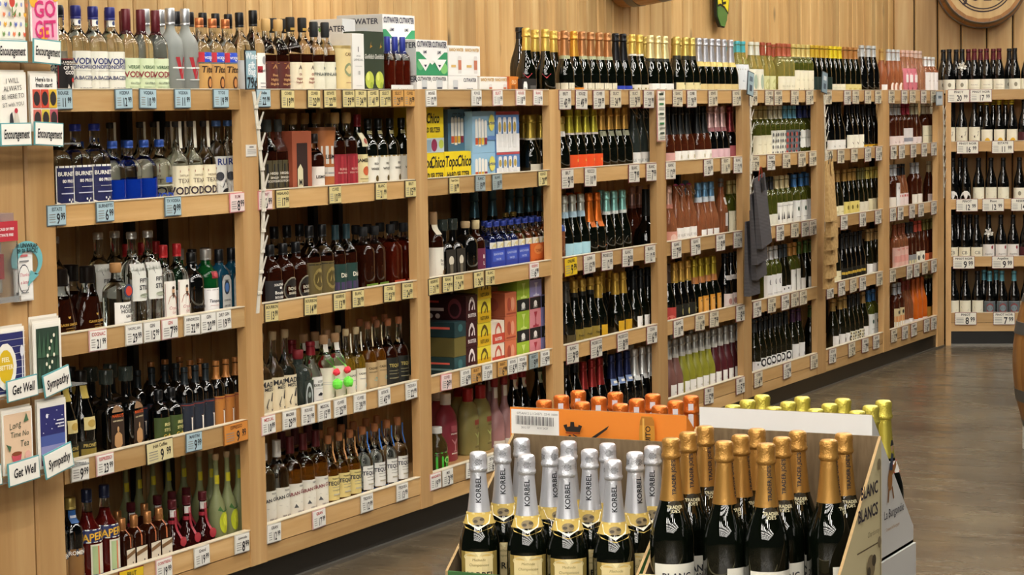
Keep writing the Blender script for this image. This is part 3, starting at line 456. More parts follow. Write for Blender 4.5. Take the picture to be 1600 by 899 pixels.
# --- third bay
S('mumm', 'champagne bottle with gold foil and red sash', 'champagne_bottle', 'cha', 0.292, 0.043, 'green', ('foil', .68, 'd8b95c'), L(.16, .36, .07, None, P([(-.9, .95), (-.3, .95), (1, .35), (1, .0), (.6, .1), (-.6, .6)], 'a8222e')), seg=20)
S('dkch', 'plain dark bottle with black capsule', 'champagne_bottle', 'bur', .30, .044, 'black', ('sleeve', .84, '1b1c1e'))
S('gldc', 'champagne bottle with long gold foil and white collar', 'champagne_bottle', 'cha', 0.265, .045, 'green', ('foil', .60, 'b59a3e', 'cfc7b0', .05), L(.03, .22, .05, 'c9c3b0'))
S('whis', 'whisky bottle with tall cork and white wrap label', 'whisky_bottle', 'liq', 0.275, 0.038, 'amber', ('cork', .82, 'b08f68'), L(.02, .5, .075, 'e6e2d4', T('Rare', .62, .014, K, 0), T('Malt', .5, .014, K, 0), B(.0, .9, .2, .32, '8c6a44')), L(.68, .82, .024, 'd8cfb8', name='neck_wrap', eps=.002))
S('bust', 'black bourbon bottle with black label and clear stopper', 'whisky_bottle', 'squ', 0.2, 0.038, 'black', ('none', .9, K), L(.04, .62, .034, '2a2620', E(0, .62, .5, .16, 'c9c2b0'), B(-.3, .3, .15, .5, '6a6252'), B(-.5, .5, .06, .1, '8a8270')), n=4, extra=glass_stop)
S('ribd', 'faceted dark decanter with cork', 'whisky_bottle', 'squ', .225, 0.042, 'black', ('cork', .88, 'b59a72'), n=4)
S('whib', 'short dark bottle with plum label and cream cap', 'whisky_bottle', 'liq', .225, .038, 'amber', ('cork', .84, 'cbb98c'), L(.02, .5, .03, '6b2a44', T('B', .7, .02, WH), T('L', .45, .02, WH), B(-.5, .5, .1, .2, WH)))
S('ranc', 'small clear bottle with blue cap', 'seltzer_bottle', 'bdx', .205, .031, 'clear', ('screw', .90, '2c3f94'), L(.42, .6, .03, 'e0dccc', E(0, .3, .7, .6, 'd8c890')), fill=.62)
S('tonc', 'small clear bottle with gold cap', 'seltzer_bottle', 'bdx', .222, .031, 'rose', ('screw', .92, 'b59a4c', .6), L(.6, .72, .022, '2c4a94', name='neck_label'), fill=.6)
S('blch', 'dark sparkling bottle with steel blue foil', 'sparkling_bottle', 'cha', .32, .045, 'green', ('foil', .66, '5e8a9c'))
S('marr', 'frosted red cocktail jug with white cap', 'cocktail_bottle', 'jug', 0.275, .056, 'margred', ('screw', .83, 'dcd6d0'), L(.1, .55, .045, None, B(-.5, .5, .75, .95, 'b05a68'), T('STRAWBERRY', .68, .008, WH), P([(-.5, .5), (.5, .5), (.05, .32), (.05, .14), (.3, .1), (-.3, .1), (-.05, .14), (-.05, .32)], 'c98a94'), T('MARGARITA', .04, .008, WH)), ay=.75)
S('mary', 'frosted yellow cocktail jug with red cap', 'cocktail_bottle', 'jug', 0.272, .056, 'margyel', ('screw', .80, '9c2426'), L(.1, .55, .045, None, B(-.5, .5, .78, .95, '9c4a3c'), T('GOLDEN', .68, .008, '4a4a24'), P([(-.5, .5), (.5, .5), (.05, .32), (.05, .14), (.3, .1), (-.3, .1), (-.05, .14), (-.05, .32)], 'b9c47c'), T('MARGARITA', .04, .008, '4a4a24')), ay=.75)
S('gtea', 'plastic mixer bottle with bright green label', 'mixer_bottle', 'tea', 0.18, .044, 'browntea', ('screw', .86, 'dcdcd8'), L(.03, .46, .12, '46b83c', E(0, .6, .14, .16, '9ad06c'), E(0, .6, .09, .1, '2c8c2c'), P([(-.5, .9), (.5, .9), (.4, .82), (-.4, .82)], '2f962a')))
S('pinc', 'pink liqueur bottle with white and red cap', 'liqueur_bottle', 'lim', 0.295, .044, 'pinkbody', ('screw', .86, '8c2a2c'), L(.70, .85, .016, 'd8d4cc', name='neck_label', eps=.001), L(.02, .1, .05, 'dcd8d0'))
S('blkr', 'black vermouth bottle with red cap', 'liqueur_bottle', 'bur', .295, .041, 'black', ('screw', .90, '9c2a2c'), L(.76, .90, .018, 'cfc8b4', E(0, .5, .4, .3, '9c4a44'), name='neck_label', eps=.001))
S('blkg', 'dark bottle with green neck label', 'liqueur_bottle', 'bur', .295, .041, 'black', ('screw', .92, '23301f'), L(.76, .92, .018, 'b9c4ae', E(0, .5, .4, .3, '4a6a44'), name='neck_label', eps=.001))
# --- sparkling
def spk(key, desc, fc, z, glass='green', lab=None, band=None, h=.290, r=.0415, name='sparkling_bottle', shape='cha', bz=.05, fo='foil', seg=20):
    S(key, desc, name, shape, h, r, glass, (fo, z, fc)+((band, bz) if band else ()), *(lab or []), seg=seg)
spk('copp', 'champagne bottle with copper foil and pale collar', 'b07a4c', .58, band='a5a884', lab=[L(.03, .22, .09, 'e2dcc4', T('CHAMPAGNE', .5, .011, 'b0a070', 0))], bz=.06)
spk('veuv', 'champagne bottle with orange-gold foil and yellow label', 'd59a3a', .62, lab=[L(.02, .15, .05, 'e08a20', B(.5, .7, .3, .6, 'a85c10'))])
spk('blkf', 'champagne bottle in black foil with blue label', '18191c', .58, lab=[L(.03, .18, .06, '2b3fa8', T('Brut Nature', .5, .014, 'c9d0ea', 0, 0, 0, .2))])
spk('gwht', 'champagne bottle with gold foil and white collar', 'd9bb5f', .66, band='e9e6da', lab=[L(.03, .2, .07, 'e0dac6', B(-1, 1, .3, .7, '8a7a3c'))], bz=.06)
spk('crea', 'champagne bottle with pale cream-gold foil', 'e6d79c', .58, band='22251f', lab=[L(.03, .22, .08, 'ecece6', T('BRUT', .5, .012, '8a8a86', 0))])
spk('oliv', 'sparkling bottle with old-gold foil', 'a8924a', .66, lab=[L(.03, .2, .06, 'd8c98c')])
spk('grue', 'sparkling bottle with gold foil and cream peaked label', 'd3bd68', .62, band='2a2a20', lab=[L(.03, .24, .05, 'e3d7a4', E(0, .9, .1, .1, '3a3a2c'), T('GRUET', .4, .016, '5a522c'))])
spk('korw', 'sparkling bottle with white foil and gold shoulder label', 'b4b5bc', .60, lab=[L(.03, .22, .05, 'd9c48a', T('KORBEL', .4, .012, '3a3420')), L(.52, .60, .05, 'd8c070', name='shoulder_label')])
spk('short', 'small sparkling bottle with gold foil and white collar', 'd0b964', .66, band='e6e4dc', h=.255, r=.04, lab=[L(.02, .08, .05, 'e4e0d4')], bz=.08)
spk('lime', 'prosecco bottle with lime-gold foil and orange label', 'c3b93c', .60, band='cfc4bc', lab=[L(.02, .3, .06, 'dd4f1d', E(0, .7, .06, .08, 'e8c05c'), T('ROCCO', .25, .01, '8c2c10', 0))], bz=.06)
spk('cogo', 'sparkling bottle with copper-gold foil', 'cf9f4c', .66, lab=[L(.01, .1, .06, 'e4e0d0'), L(.56, .64, .03, '8a8a70', name='shoulder_label')])
S('swcl', 'clear swing-top lemonade bottle with white label', 'swing_top_bottle', 'bur', 0.29, 0.037, 'smoke', ('swing', .96, 'c8323a'), L(.03, .28, .06, 'e6e5e0', T('LE VILLAGE', .5, .018, '8a938e', 0)))
spk('sblu', 'sparkling bottle with silver foil and pale blue label', 'c9ccc2', .66, band='a8c4d4', lab=[L(.02, .28, .045, 'a9d3e0', T('Luna', .35, .013, '4c6a80', 0))], bz=.07)
spk('orng', 'prosecco bottle wrapped in orange foil', 'd06a1e', .56, lab=[L(.02, .3, .05, None, P([(-1, 0), (-.6, .2), (.2, .6), (1, 1), (1, 0)], 'd5702a')), L(.48, .56, .028, 'd06a1e', name='shoulder_foil')])
spk('aqua', 'prosecco bottle with aqua foil and white arc label', '8fc9c0', .64, band='d8dcd8', lab=[L(.02, .32, .05, None, P([(-1, 0), (-.9, .5), (-.5, .85), (.1, 1), (1, 1), (1, 0)], 'e4e4e4'), E(.5, .5, .06, .08, '444444'))], bz=.07)
S('squa', 'broad-bellied dark sparkling bottle in black foil', 'sparkling_bottle', 'grm', 0.28, .062, 'black', ('sleeve', .55, '1e201e'))
spk('pinb', 'rosé sparkling bottle with dusty pink foil', 'b08f86', .64, glass='rosedark', band='8c5c54', bz=.06)
spk('gryd', 'dark sparkling bottle with grey foil', '55544e', .68, lab=[L(.02, .2, .04, '4c4226')])
spk('gold', 'dark sparkling bottle with gold foil and gilt label', 'c7a44a', .74, band='1c1c18', lab=[L(.02, .26, .05, '8a7630', T('Freixenet', .6, .013, '3a300c', 1, 0, 0, .2), B(-1, 1, 0, .3, 'b9b08c')), ], bz=.05)
spk('goly', 'prosecco bottle with gold foil and mustard label', 'd0a846', .66, lab=[L(.02, .25, .035, 'c99c20', B(.3, .7, .5, .8, '8c6a10'))])
spk('cava', 'dark sparkling bottle with black foil and white label', '1c1e20', .68, lab=[L(.02, .26, .03, 'eceae6', T('C', .5, .02, '9a9a94', 0))])
spk('redf', 'lambrusco bottle with red foil', '9c2f2c', .58, glass='black', lab=[L(.03, .25, .05, '2c1414')])
spk('navy', 'sparkling bottle with navy foil', '27305a', .62, glass='black', lab=[L(.52, .62, .03, '7d95c4', B(-.6, .6, .3, .7, WH), name='shoulder_label')])
spk('whtf', 'sparkling bottle with white foil', 'd8d9d6', .56, glass='black', lab=[L(.50, .57, .03, 'd5d6d4', name='shoulder_foil')])
spk('blrs', 'rosé sparkling bottle in long black foil', '1d1f1f', .54, glass='rosedark', lab=[L(.02, .26, .06, 'eeece4', E(0, .6, .08, .15, 'b5a878'), E(.4, .6, .08, .15, 'b5a878'))])
spk('blpk', 'rosé sparkling bottle with pink label', '1d1f1f', .54, glass='rosedark', lab=[L(.02, .24, .06, 'dba8a0', E(.4, .6, .1, .15, '6a3a3a'))])
spk('pink', 'sparkling bottle with pale pink foil', 'dcb7b4', .56, glass='black', band='9c6468', lab=[L(.02, .26, .06, 'd9b5bb', E(.5, .5, .06, .2, '8c6468'))], bz=.05)
spk('mred', 'sparkling bottle with rose-red foil and coral label', '9c4446', .54, glass='black', lab=[L(.02, .3, .05, 'd2757a', T('BRUT', .35, .014, '8c2430'))])
spk('pkrs', 'rosé sparkling bottle with pink foil and lacy label', 'dab09c', .62, glass='rose', lab=[L(.02, .24, .06, 'd99a86', E(-.3, .5, .3, .3, 'e8c4b4'), E(.3, .5, .3, .3, 'e8c4b4'))], band='c98472', bz=.05)
S('swpk', 'rosé swing-top bottle with magenta stopper', 'swing_top_bottle', 'bur', 0.29, 0.039, 'rose', ('swing', .96, 'b8509c'), L(.03, .28, .06, 'e8e6e0', T('LE VILLAGE', .5, .018, 'a09a94', 0)))
spk('blue', 'rosé sparkling bottle with sky-blue foil', '6f9fc4', .66, glass='rose', band='c9d3da', lab=[L(.02, .2, .035, 'e9e8e4', T('C', .5, .018, '8a8a8a', 0))], bz=.07)
S('slim', 'slender rosé bottle with grey capsule', 'sparkling_bottle', 'bur', .30, .036, 'rose', ('sleeve', .86, '6c665e'), L(.2, .42, .02, 'cfc8c4'), L(.56, .68, .015, 'cfc8c4', name='neck_label'))
spk('redl2', 'dark sparkling bottle with grey foil and red label', '5c4a40', .68, lab=[L(.02, .28, .06, 'b8423c', E(-.4, .3, .4, .2, 'd8786c'), B(-1, 1, 0, .15, 'd8c8c0'))])
spk('cuvn', 'black sparkling bottle with gold foil and curved label', 'd8ab52', .66, glass='black', band='b5913c', lab=[L(.02, .3, .06, '1c1c16', P([(-1, .7), (0, .95), (1, .7), (1, .6), (0, .85), (-1, .6)], '9a8c4c'), E(.1, .55, .16, .2, 'd8c878'))])
spk('sunf', 'sparkling bottle with yellow floral foil and brown band', 'b9a232', .58, band='b0713c', lab=[L(.02, .36, .03, 'c98a2c', B(-.8, .8, .08, .88, 'd9a050'), T('PETIT', .8, .012, '4a2c0c'), P([(-.8, .08), (-.4, .25), (0, .15), (.5, .3), (.8, .08)], 'efe6d4')) ], bz=.10)
spk('ribw', 'black wine bottle with white ribbon collar', '16171a', .84, glass='black', lab=[L(.03, .3, .06, 'e3d3cc', E(-.4, .5, .2, .2, 'b5847c'), E(.3, .5, .2, .2, 'b5847c')), L(.54, .62, .04, 'dcd6d0', name='shoulder_label')], shape='bur', fo='sleeve')
def fro(key, desc, g): spk(key, desc, 'b8b9b4', .68, glass=g, band='c9c8c0', lab=[L(.02, .26, .035, 'e9e8e2', T('bella', .5, .012, '8a8a8a', 0, 0, 0, .2))], bz=.06)
fro('frs', 'frosted dusty-rose sparkling bottle with silver foil', 'frostrose')
fro('fyl', 'frosted yellow-green sparkling bottle with silver foil', 'frostyellow')
fro('frd', 'frosted burgundy sparkling bottle with silver foil', 'frostred')
# --- still wines
def wine(key, desc, cc, glass, lab, shape='bdx', zc=.76, h=.285, r=.037, name='wine_bottle', band=None, extra=None):
    S(key, desc, name, shape, h, r, glass, ('sleeve', zc, cc)+((band,) if band else ()), *lab, seg=16, extra=extra)
wl = lambda c, *p, z0=.04, z1=.38, hw=.05: [L(z0, z1, hw, c, *p)]
wine('teal', 'white wine bottle with teal capsule', '4fb0bc', 'whitewine', wl('d9dde0', P([(-1, .9), (-.5, .7), (0, .95), (.4, .75), (1, .9), (1, .5), (-1, .5)], 'e9ebe9'), T('Bonilla', .45, .014, '8a9aa8', 0), z1=.58, hw=.06), 'bur', .80)
wine('whcp', 'white wine bottle with white capsule and leafy label', 'd8d8ca', 'whitewine', wl('e0ddca', E(-.3, .5, .25, .3, '9fb09c'), E(.3, .5, .25, .3, '9fb09c'), z1=.5), 'bur')
wine('rebr', 'white wine bottle with red-brown capsule', '9c4a34', 'whitewine', wl('cfcf9c', E(0, .5, .5, .35, 'b5b57c')), 'bur')
wine('terr', 'white wine bottle with terracotta capsule and white label', 'a8563c', 'whitewine', wl('e4dfc8', T('BLANC', .45, .016, 'b5b094', 0), B(-1, 1, 0, .1, '8a9a54')))
wine('tanw', 'white wine bottle with straw capsule and broad cream label', 'c9b46c', 'greenwine', wl('e9e3c8', T('Cuvee', .6, .014, 'b0a880', 0, 0, 0, .2), E(0, .2, .1, .05, '9a9470'), z1=.5, hw=.06))
wine('yelc', 'dark wine bottle with golden capsule', 'c4a12c', 'green', wl('1c2f28'), 'bur')
wine('yelb', 'dark wine bottle with bright yellow capsule and cream label', 'd8c020', 'green', wl('e2ddc4', B(-.6, .6, .6, .62, '999980'), z1=.24), 'bur')
wine('copc', 'dark wine bottle with copper capsule and yellow label', 'a8743c', 'green', wl('d9cb86', B(-.5, .5, .4, .6, 'c9b460'), z1=.24), 'bur')
wine('silc', 'dark red wine bottle with silver capsule and peaked label', 'b9bcbc', 'black', wl(None, P([(-1, 0), (-1, .3), (-.2, .9), (.3, .6), (1, 1), (1, 0)], 'dcdcdc'), z1=.3, hw=.06), 'bur', .78, .30, .041)
wine('gocr', 'rosé bottle with gold capsule and small white label', 'b08c4c', 'rose', wl('e9e6e0', E(0, .5, .1, .1, '8a6a5a'), z1=.24), 'bur')
wine('sirs', 'rosé wine bottle with silver capsule and moon prints', 'c0c4c6', 'rose', wl(None, E(-.4, .5, .3, .45, 'efe0d4'), E(-.15, .55, .22, .35, 'b06a4c'), z1=.3), 'bur')
wine('floc', 'pale rosé bottle with clear neck and floral pink label', 'd8b5a8', 'roselight', wl('c9707c', E(-.3, .7, .2, .12, 'e8a8b4'), E(.3, .4, .25, .15, 'e8a8b4'), E(0, .15, .2, .1, '8c3a4c'), B(-.5, .5, .45, .75, 'efe6e4'), z1=.6), 'bur', .86)
wine('clrs', 'pale rosé bottle with pink capsule', 'd5bcb0', 'roselight', wl('ece6e0', z1=.12), 'bur', .84)
wine('smrs', 'small rosé bottle with silver capsule and white label', 'd2d4d4', 'rose', wl('ebe6e2', T('ROSE', .6, .012, 'b08c84', 0), B(-1, 1, 0, .14, 'c98468'), z1=.6, hw=.05), h=.25, r=.036)
wine('crea1', 'white wine bottle with sandy capsule and plain cream label', 'b5a468', 'greenwine', wl('e6e0c4', T('Chardonnay', .6, .009, 'a89c78', 0, 0, 0, .2), P([(-.6, .2), (.2, .8), (.3, .8), (-.5, .2)], 'c9c09c'), z1=.46))
wine('crea2', 'white wine bottle with ivory capsule and dotted label', 'd5cfb0', 'greenwine', wl('e4e2d4', *[E(-.6+.4*(i % 4), .15+.23*(i//4), .1, .07, '6a6a68') for i in range(16)], z1=.54))
wine('skyc', 'white wine bottle with light blue capsule and mosaic label', '6fb0cc', 'greenwine', wl('6a6f74', *[E(-.6+.4*(i % 4), .15+.23*(i//4), .14, .08, ('b5483c', '3c7a94', 'd5cdb8', '20242a')[i*7 % 4]) for i in range(16)], z1=.54))
wine('navc', 'white wine bottle with navy capsule and wavy white label', '2a3a78', 'greenwine', wl(None, E(0, .55, 1, .42, 'e9e9e2'), E(-.5, .55, .45, .45, 'e9e9e2'), E(.5, .55, .45, .45, 'e9e9e2'), T('SAUVIGNON', .6, .011, '4a5a4c', 0), z0=.14, z1=.54))
wine('blkw', 'white wine bottle with black capsule', '25282c', 'greenwine', wl('d9d8c8', z1=.3))
wine('ivtr', 'white wine bottle with ivory capsule and cypress label', 'c9b98c', 'greenwine', wl('e9e8e0', *[P([(x-.1, .3), (x, .62), (x+.1, .3)], K) for x in (-.6, -.1, .2, .6)], B(-.7, .7, .85, .87, '999999'), z1=.5))
wine('bluc', 'white wine bottle with blue capsule and white label', '3c72ac', 'greenwine', wl('e6e8e4', E(-.3, .65, .15, .1, '2c4a3c'), E(.3, .6, .12, .1, '3a3a70'), B(-.6, .6, .3, .32, '999999'), z1=.5))
wine('whwh', 'white wine bottle with white capsule and crescent label', 'd5d6d6', 'greenwine', wl('e9e8e6', E(-.2, .7, .16, .12, '6a6a6a'), E(-.1, .72, .14, .11, 'e9e8e6'), B(-.6, .6, .2, .22, '999999'), z1=.48))
wine('dkwh', 'dark wine bottle with slate capsule and low white label', '3a4044', 'olive', wl('e4e4e4', E(-.4, .7, .08, .12, '444444'), E(.2, .7, .08, .12, '444444'), z1=.22), 'bur')
wine('orwh', 'white wine bottle with ochre capsule and tall white label', 'c08a44', 'greenwine', wl('e9e8e2', E(0, .75, .12, .08, '777777'), z1=.5, hw=.035))
wine('grcp', 'dark wine bottle with green capsule and white label', '4f6a2c', 'green', wl('e4e3dc', z1=.30, hw=.03), 'bur')
wine('bcow', 'dark wine bottle with black-and-white scroll label', '222628', 'olive', wl('e9e9e7', E(-.5, .6, .35, .35, K), E(-.5, .6, .2, .2, 'e9e9e7'), E(.4, .45, .3, .35, K), E(.5, .5, .18, .2, 'e9e9e7'), P([(-.2, .05), (0, .25), (.2, .05)], K), z1=.26), 'bur')
wine('purc', 'dark wine bottle with plum capsule and tall white label', '4a2c48', 'olive', wl('e4e4e2', E(0, .3, .2, .12, '777777'), z1=.34), 'bur')
wine('burw', 'dark pinot bottle with black capsule and white label', '1f1f22', 'black', wl('e9e7e0', T('Pinot', .5, .014, '8a847c', 0, 0, 0, .2), z1=.28, hw=.055), 'bur', .78, .30, .041)
wine('burd', 'dark pinot bottle with black capsule and duck label', '1c1c20', 'black', wl('e9e4d2', P([(-.4, .6), (-.1, .5), (.3, .7), (.4, .78), (.3, .5), (-.1, .4)], '5a4230'), T('DUCK', .2, .012, '6a6458'), z1=.36, hw=.055), 'bur', .78, .30, .041)
wine('yelo', 'dark wine bottle with charcoal capsule and yellow label', '2c2c2c', 'black', wl('d9a520', E(-.3, .5, .3, .3, K), E(.4, .5, .2, .3, K), z1=.16), 'bur')
wine('tanc', 'dark wine bottle with tan capsule and cream label', 'b08a4c', 'olive', wl('e4dcb4', B(-.5, .5, .5, .54, 'a89868'), z1=.28), 'bur')
wine('tany', 'dark wine bottle with tan capsule and lemon label', 'a8803c', 'green', wl('dccb72', E(-.4, .6, .15, .15, '7a6a2c'), E(.3, .6, .15, .15, '7a6a2c'), z1=.34), 'bur')
wine('olvc', 'dark wine bottle with olive capsule', '6a6230', 'olive', wl('d9d2bc', z1=.3), 'bur')
wine('strc', 'dark wine bottle with straw capsule and beige label', 'c4b050', 'olive', wl('d6cda8', P([(-.6, .2), (.4, .8), (.5, .8), (-.5, .2)], 'c0b48c'), z1=.34), 'bur')
wine('dkdk', 'dark bottle with black capsule and black-gold label', '1d1d1d', 'black', wl('1c1a12', B(-.9, .9, .5, .7, 'c9a83c'), z1=.3), 'bur', .7)
wine('tawh', 'dark bottle with buff capsule and white label', 'b8935a', 'olive', wl('e9e7e2', z1=.28), 'bur')
wine('cowl', 'dark wine bottle with wheat capsule and spotted label', 'c09c58', 'olive', wl('eceae6', E(0, .45, .12, .22, K), z1=.26), 'bur')
wine('flwl', 'dark wine bottle with black capsule and speckled label', '222222', 'olive', wl('e6e2cc', *[E(-.7+.35*(i % 5), .2+.3*(i//5), .1, .1, ('8a7a34', '3a3a2c')[i % 2]) for i in range(15)], z1=.26), 'bur')
wine('rosw', 'dark rosé bottle with silver capsule and pale label', 'c4c6c8', 'rosedark', wl('e0cfc9', T('Rose', .5, .012, '9a7a74', 0), z1=.3))
wine('rosr', 'dark rosé bottle with red capsule and white label', 'b02c44', 'rosedark', wl('dcd6d4', B(-.8, .8, .3, .5, '8a8a94'), z1=.46))
wine('rosc', 'dark rosé bottle with cream capsule', 'cfc8a4', 'rosedark', wl('e2d4d0', B(-.4, .4, .4, .45, '9a8a84'), z1=.26), 'bur')
wine('rosi', 'dark rosé bottle with ivory capsule and grid label', 'd8d2b8', 'rosedark', wl('e4ddc0', B(-.8, .8, .5, .52, '999980'), B(-.05, .05, .1, .9, '999980'), z1=.5))
wine('rosb', 'rosé bottle with black capsule and pink-banded label', '1d1f22', 'rose', wl('e4d4d0', B(-1, 1, .75, .9, 'c05a5a'), z1=.36), 'bur')
wine('rost', 'tall rosé bottle with silver capsule and white label', 'c4c8cc', 'rosedark', wl('e9e6e4', E(-.3, .8, .1, .06, '5a4a4a'), z1=.6, hw=.03))
wine('ross', 'rosé bottle with silver capsule and square label', 'b5b9bc', 'rosedark', wl('e4ddd0', E(.4, .7, .14, .1, '4a3a34'), z1=.3))
wine('rosp', 'rosé bottle with brown capsule and pink lettered label', '8c4a2c', 'rose', wl('e0b5a8', T('VOLVER', .9, .013, 'c0504a', 1), B(-.8, .8, .3, .6, 'd9988c'), z1=.5, hw=.055))
wine('rosg', 'rosé bottle with black capsule and grey-gold label', '222326', 'rosedark', wl('8a8c8c', B(-1, 1, 0, .5, 'd9cf9c'), z1=.28))
wine('coral', 'rosé bottle with coral capsule and white print label', 'c8523c', 'rosedark', wl('e6e4d4', E(-.4, .5, .2, .2, '4a4a48'), E(.3, .6, .2, .15, '6a7a3c'), z1=.32), 'bur')
wine('oran', 'dark wine bottle with olive capsule and orange label', '7c7034', 'rosedark', wl('c8643c', z1=.24), 'bur')
wine('flos', 'rosé bottle with silver capsule and face label', 'c2c8d0', 'rosedark', wl('d9c89c', B(-1, 1, 0, .3, 'e9e6e0'), B(-1, 1, .3, .6, 'd8945c'), E(-.3, .8, .15, .1, K), E(.3, .8, .15, .1, K), z1=.46))
wine('redc', 'clear amber rosé bottle with low white label', '8a3a2c', 'rose', wl('e9e6e2', z1=.16), 'bur', .8)
wine('fror', 'frosted orange wine bottle', 'c8642a', 'frostorange', wl('e9e2dc', z1=.1), 'bur', .76)
wine('grnl', 'dark green bottle with olive cap and green-gold label', 'a09a54', 'green', wl('2c7a54', B(-1, 0, 0, 1, 'c9953c'), z1=.3), 'bur', .92)
wine('prch', 'dark wine bottle with burgundy capsule and ivory label', '5a1c24', 'black', wl('e9e4d0', T('Pinot Noir', .6, .011, '8a8270', 0), B(-.6, .6, .35, .37, 'b5ad94'), z1=.34, hw=.055), 'bur', .76, .30, .0385)
wine('pblk', 'dark wine bottle with black capsule and ivory label', '19191b', 'black', wl('e6e2d0', E(0, .6, .2, .16, '8a8470'), z1=.34, hw=.055), 'bur', .76, .30, .0385)
wine('pbow', 'dark wine bottle with ivory label and white bow', '19191b', 'black', wl('e6e2d0', E(0, .6, .2, .16, '8a8470'), z1=.34, hw=.055), 'bur', .76, .30, .0385, extra=bow)
wine('pyel', 'dark wine bottle with yellow cap and sun label', 'd0b428', 'black', wl('e9e2cc', E(0, .0, .5, .45, 'e2b02c'), z1=.36, hw=.045), 'bur', .90, .30, .0385)
wine('pduk', 'dark wine bottle with duck silhouette label', '1a1a1c', 'black', wl('e4dec8', P([(-.5, .55), (-.1, .5), (.3, .72), (.5, .76), (.35, .5), (-.1, .38)], '4a3828'), T('DUCK', .18, .012, '6a6458'), z1=.42, hw=.05), 'bur', .8, .30, .0385)
wine('pscr', 'dark wine bottle with lettered CB label', '1a1a1c', 'black', wl('e9e2ca', T('CB', .55, .03, '4a4436', 0), z1=.3, hw=.05), 'bur', .8, .30, .0385)
wine('psig', 'dark wine bottle with signature label and red dot', '1c1c1e', 'black', wl('e6e2dc', T('Angeline', .35, .015, '5a544c', 0, 0, 0, .3), E(.5, .8, .14, .12, '8c2a34'), z1=.36, hw=.05), 'bur', .8, .30, .0385)
wine('psib', 'dark wine bottle with signature label under white bow', '1c1c1e', 'black', wl('e6e2dc', T('Angeline', .35, .015, '5a544c', 0, 0, 0, .3), E(.5, .8, .14, .12, '8c2a34'), z1=.36, hw=.05), 'bur', .8, .30, .0385, extra=bow)
wine('parc', 'dark wine bottle with rounded white label', '1a1a1c', 'black', wl(None, E(0, .2, 1, .75, 'e6e4de'), z1=.3, hw=.04), 'bur', .8, .30, .0385)
wine('pswo', 'dark wine bottle with cream label and grey stroke', '1a1a1c', 'black', wl('e6e2cc', P([(-.6, .6), (.6, .4), (.4, .3), (-.5, .45)], '9a9a94'), z1=.36, hw=.045), 'bur', .8, .30, .0385)
wine('pteal', 'dark wine bottle with teal capsule and medallion label', '5f9fae', 'black', wl('8c9496', B(-.9, .9, .05, .95, '5c666a'), E(0, .5, .6, .36, '8c3a3c'), E(0, .5, .4, .24, '7a8a90'), z1=.34, hw=.045), 'bur', .78, .30, .0385)
wine('pred', 'dark wine bottle with maroon label', '1a1a1c', 'black', wl('4a1820', z1=.3, hw=.05), 'bur', .8, .30, .0385)
# --- the floor display
def kfoil(st):
    h, r, prof = st['h'], st['r'], SHAPE['cha']; mb = MB(); dm = mat('3a3a3e', .5)
    for i in range(-2, 3):
        for j in range(-2, 3):
            if abs(i)+abs(j) > 3: continue
            for a0 in (0, 1.6, -1.6, 3.14):
                a = a0+i*.16+(j % 2)*.08; z = (.94+j*.009)*h; R = (rad(prof, .95)+.022)*r+.0014; s_ = .0013
                x, y = sect(a, R, 2, 1); t = Vector((math.cos(a), math.sin(a), 0))
                mb.add([Vector((x, y, z-s_)), Vector((x, y, z))+t*s_, Vector((x, y, z+s_)), Vector((x, y, z))-t*s_], [(0, 1, 2, 3)], dm)
    return [('foil_dots', mb.mesh('foil_dots'), None)]
KB = '23262e'
S('kor1', 'champagne bottle with white foil neck', 'champagne_bottle', 'cha', .312, .0445, 'green', ('foil', .593, 'd6d8de', None, 0, .03),
  L(.04, .335, .044, 'd6b96e', B(-1, -.72, 0, 1, '8f7a3c'), B(.72, 1, 0, 1, '8f7a3c'), E(0, .88, .8, .12, 'e8d9a4'), B(-.72, .72, .1, .9, 'e3d09a'), T('Methode', .82, .008, '8a7a44', 0, 0, 0, .2), T('Champenoise', .70, .008, '8a7a44', 0, 0, 0, .2), T('KORBEL', .46, .0195, '2a2418')),
  L(.515, .595, .062, 'cdb05c', B(-1, 1, .85, 1, 'e5d08c'), P([(-.5, .8), (.5, .8), (.4, .1), (0, -.35), (-.4, .1)], 'e9e3cc'), E(0, .35, .22, .35, '8a7a58'), E(-.1, .3, .08, .12, '4a4030'), E(.12, .45, .08, .12, '4a4030'), P([(-1, 0), (1, 0), (.5, -.3), (0, -.6), (-.5, -.3)], 'cdb05c'), P([(-.4, .1), (.4, .1), (0, -.4)], 'e9e3cc'), name='shoulder_label', eps=.001),
  L(.64, .86, .012, None, T('KORBEL', .5, .0155, KB, 1, 0, 90), name='neck_print', eps=.0008), seg=32, extra=kfoil)
S('tjs1', 'champagne bottle with gold foil neck', 'champagne_bottle', 'cha', .315, .0455, 'green', ('foil', .60, 'b98a45', None, 0, .03),
  L(.02, .20, .05, 'e2dfd2', T('BLANC', .55, .02, KB), T('DE BLANCS', .3, .012, KB)),
  L(.53, .60, .020, None, E(0, .7, .7, .38, '2e2716'), T('TRADER', .5, .009, 'cfc6a0'), T("JOE'S", .15, .009, 'cfc6a0'), name='shoulder_label', eps=.0022),
  L(.63, .88, .010, None, T("TRADER JOE'S", .5, .0115, KB, 1, 0, 90), name='neck_print', eps=.0008), seg=32)
S('orac', 'champagne bottle with crinkled orange foil cap', 'champagne_bottle', 'cha', .312, .0445, 'green', ('foil', .56, 'd9722a', None, 0, .04), L(.62, .95, .006, 'd5d2d8', name='tax_strip', eps=.002), seg=24)
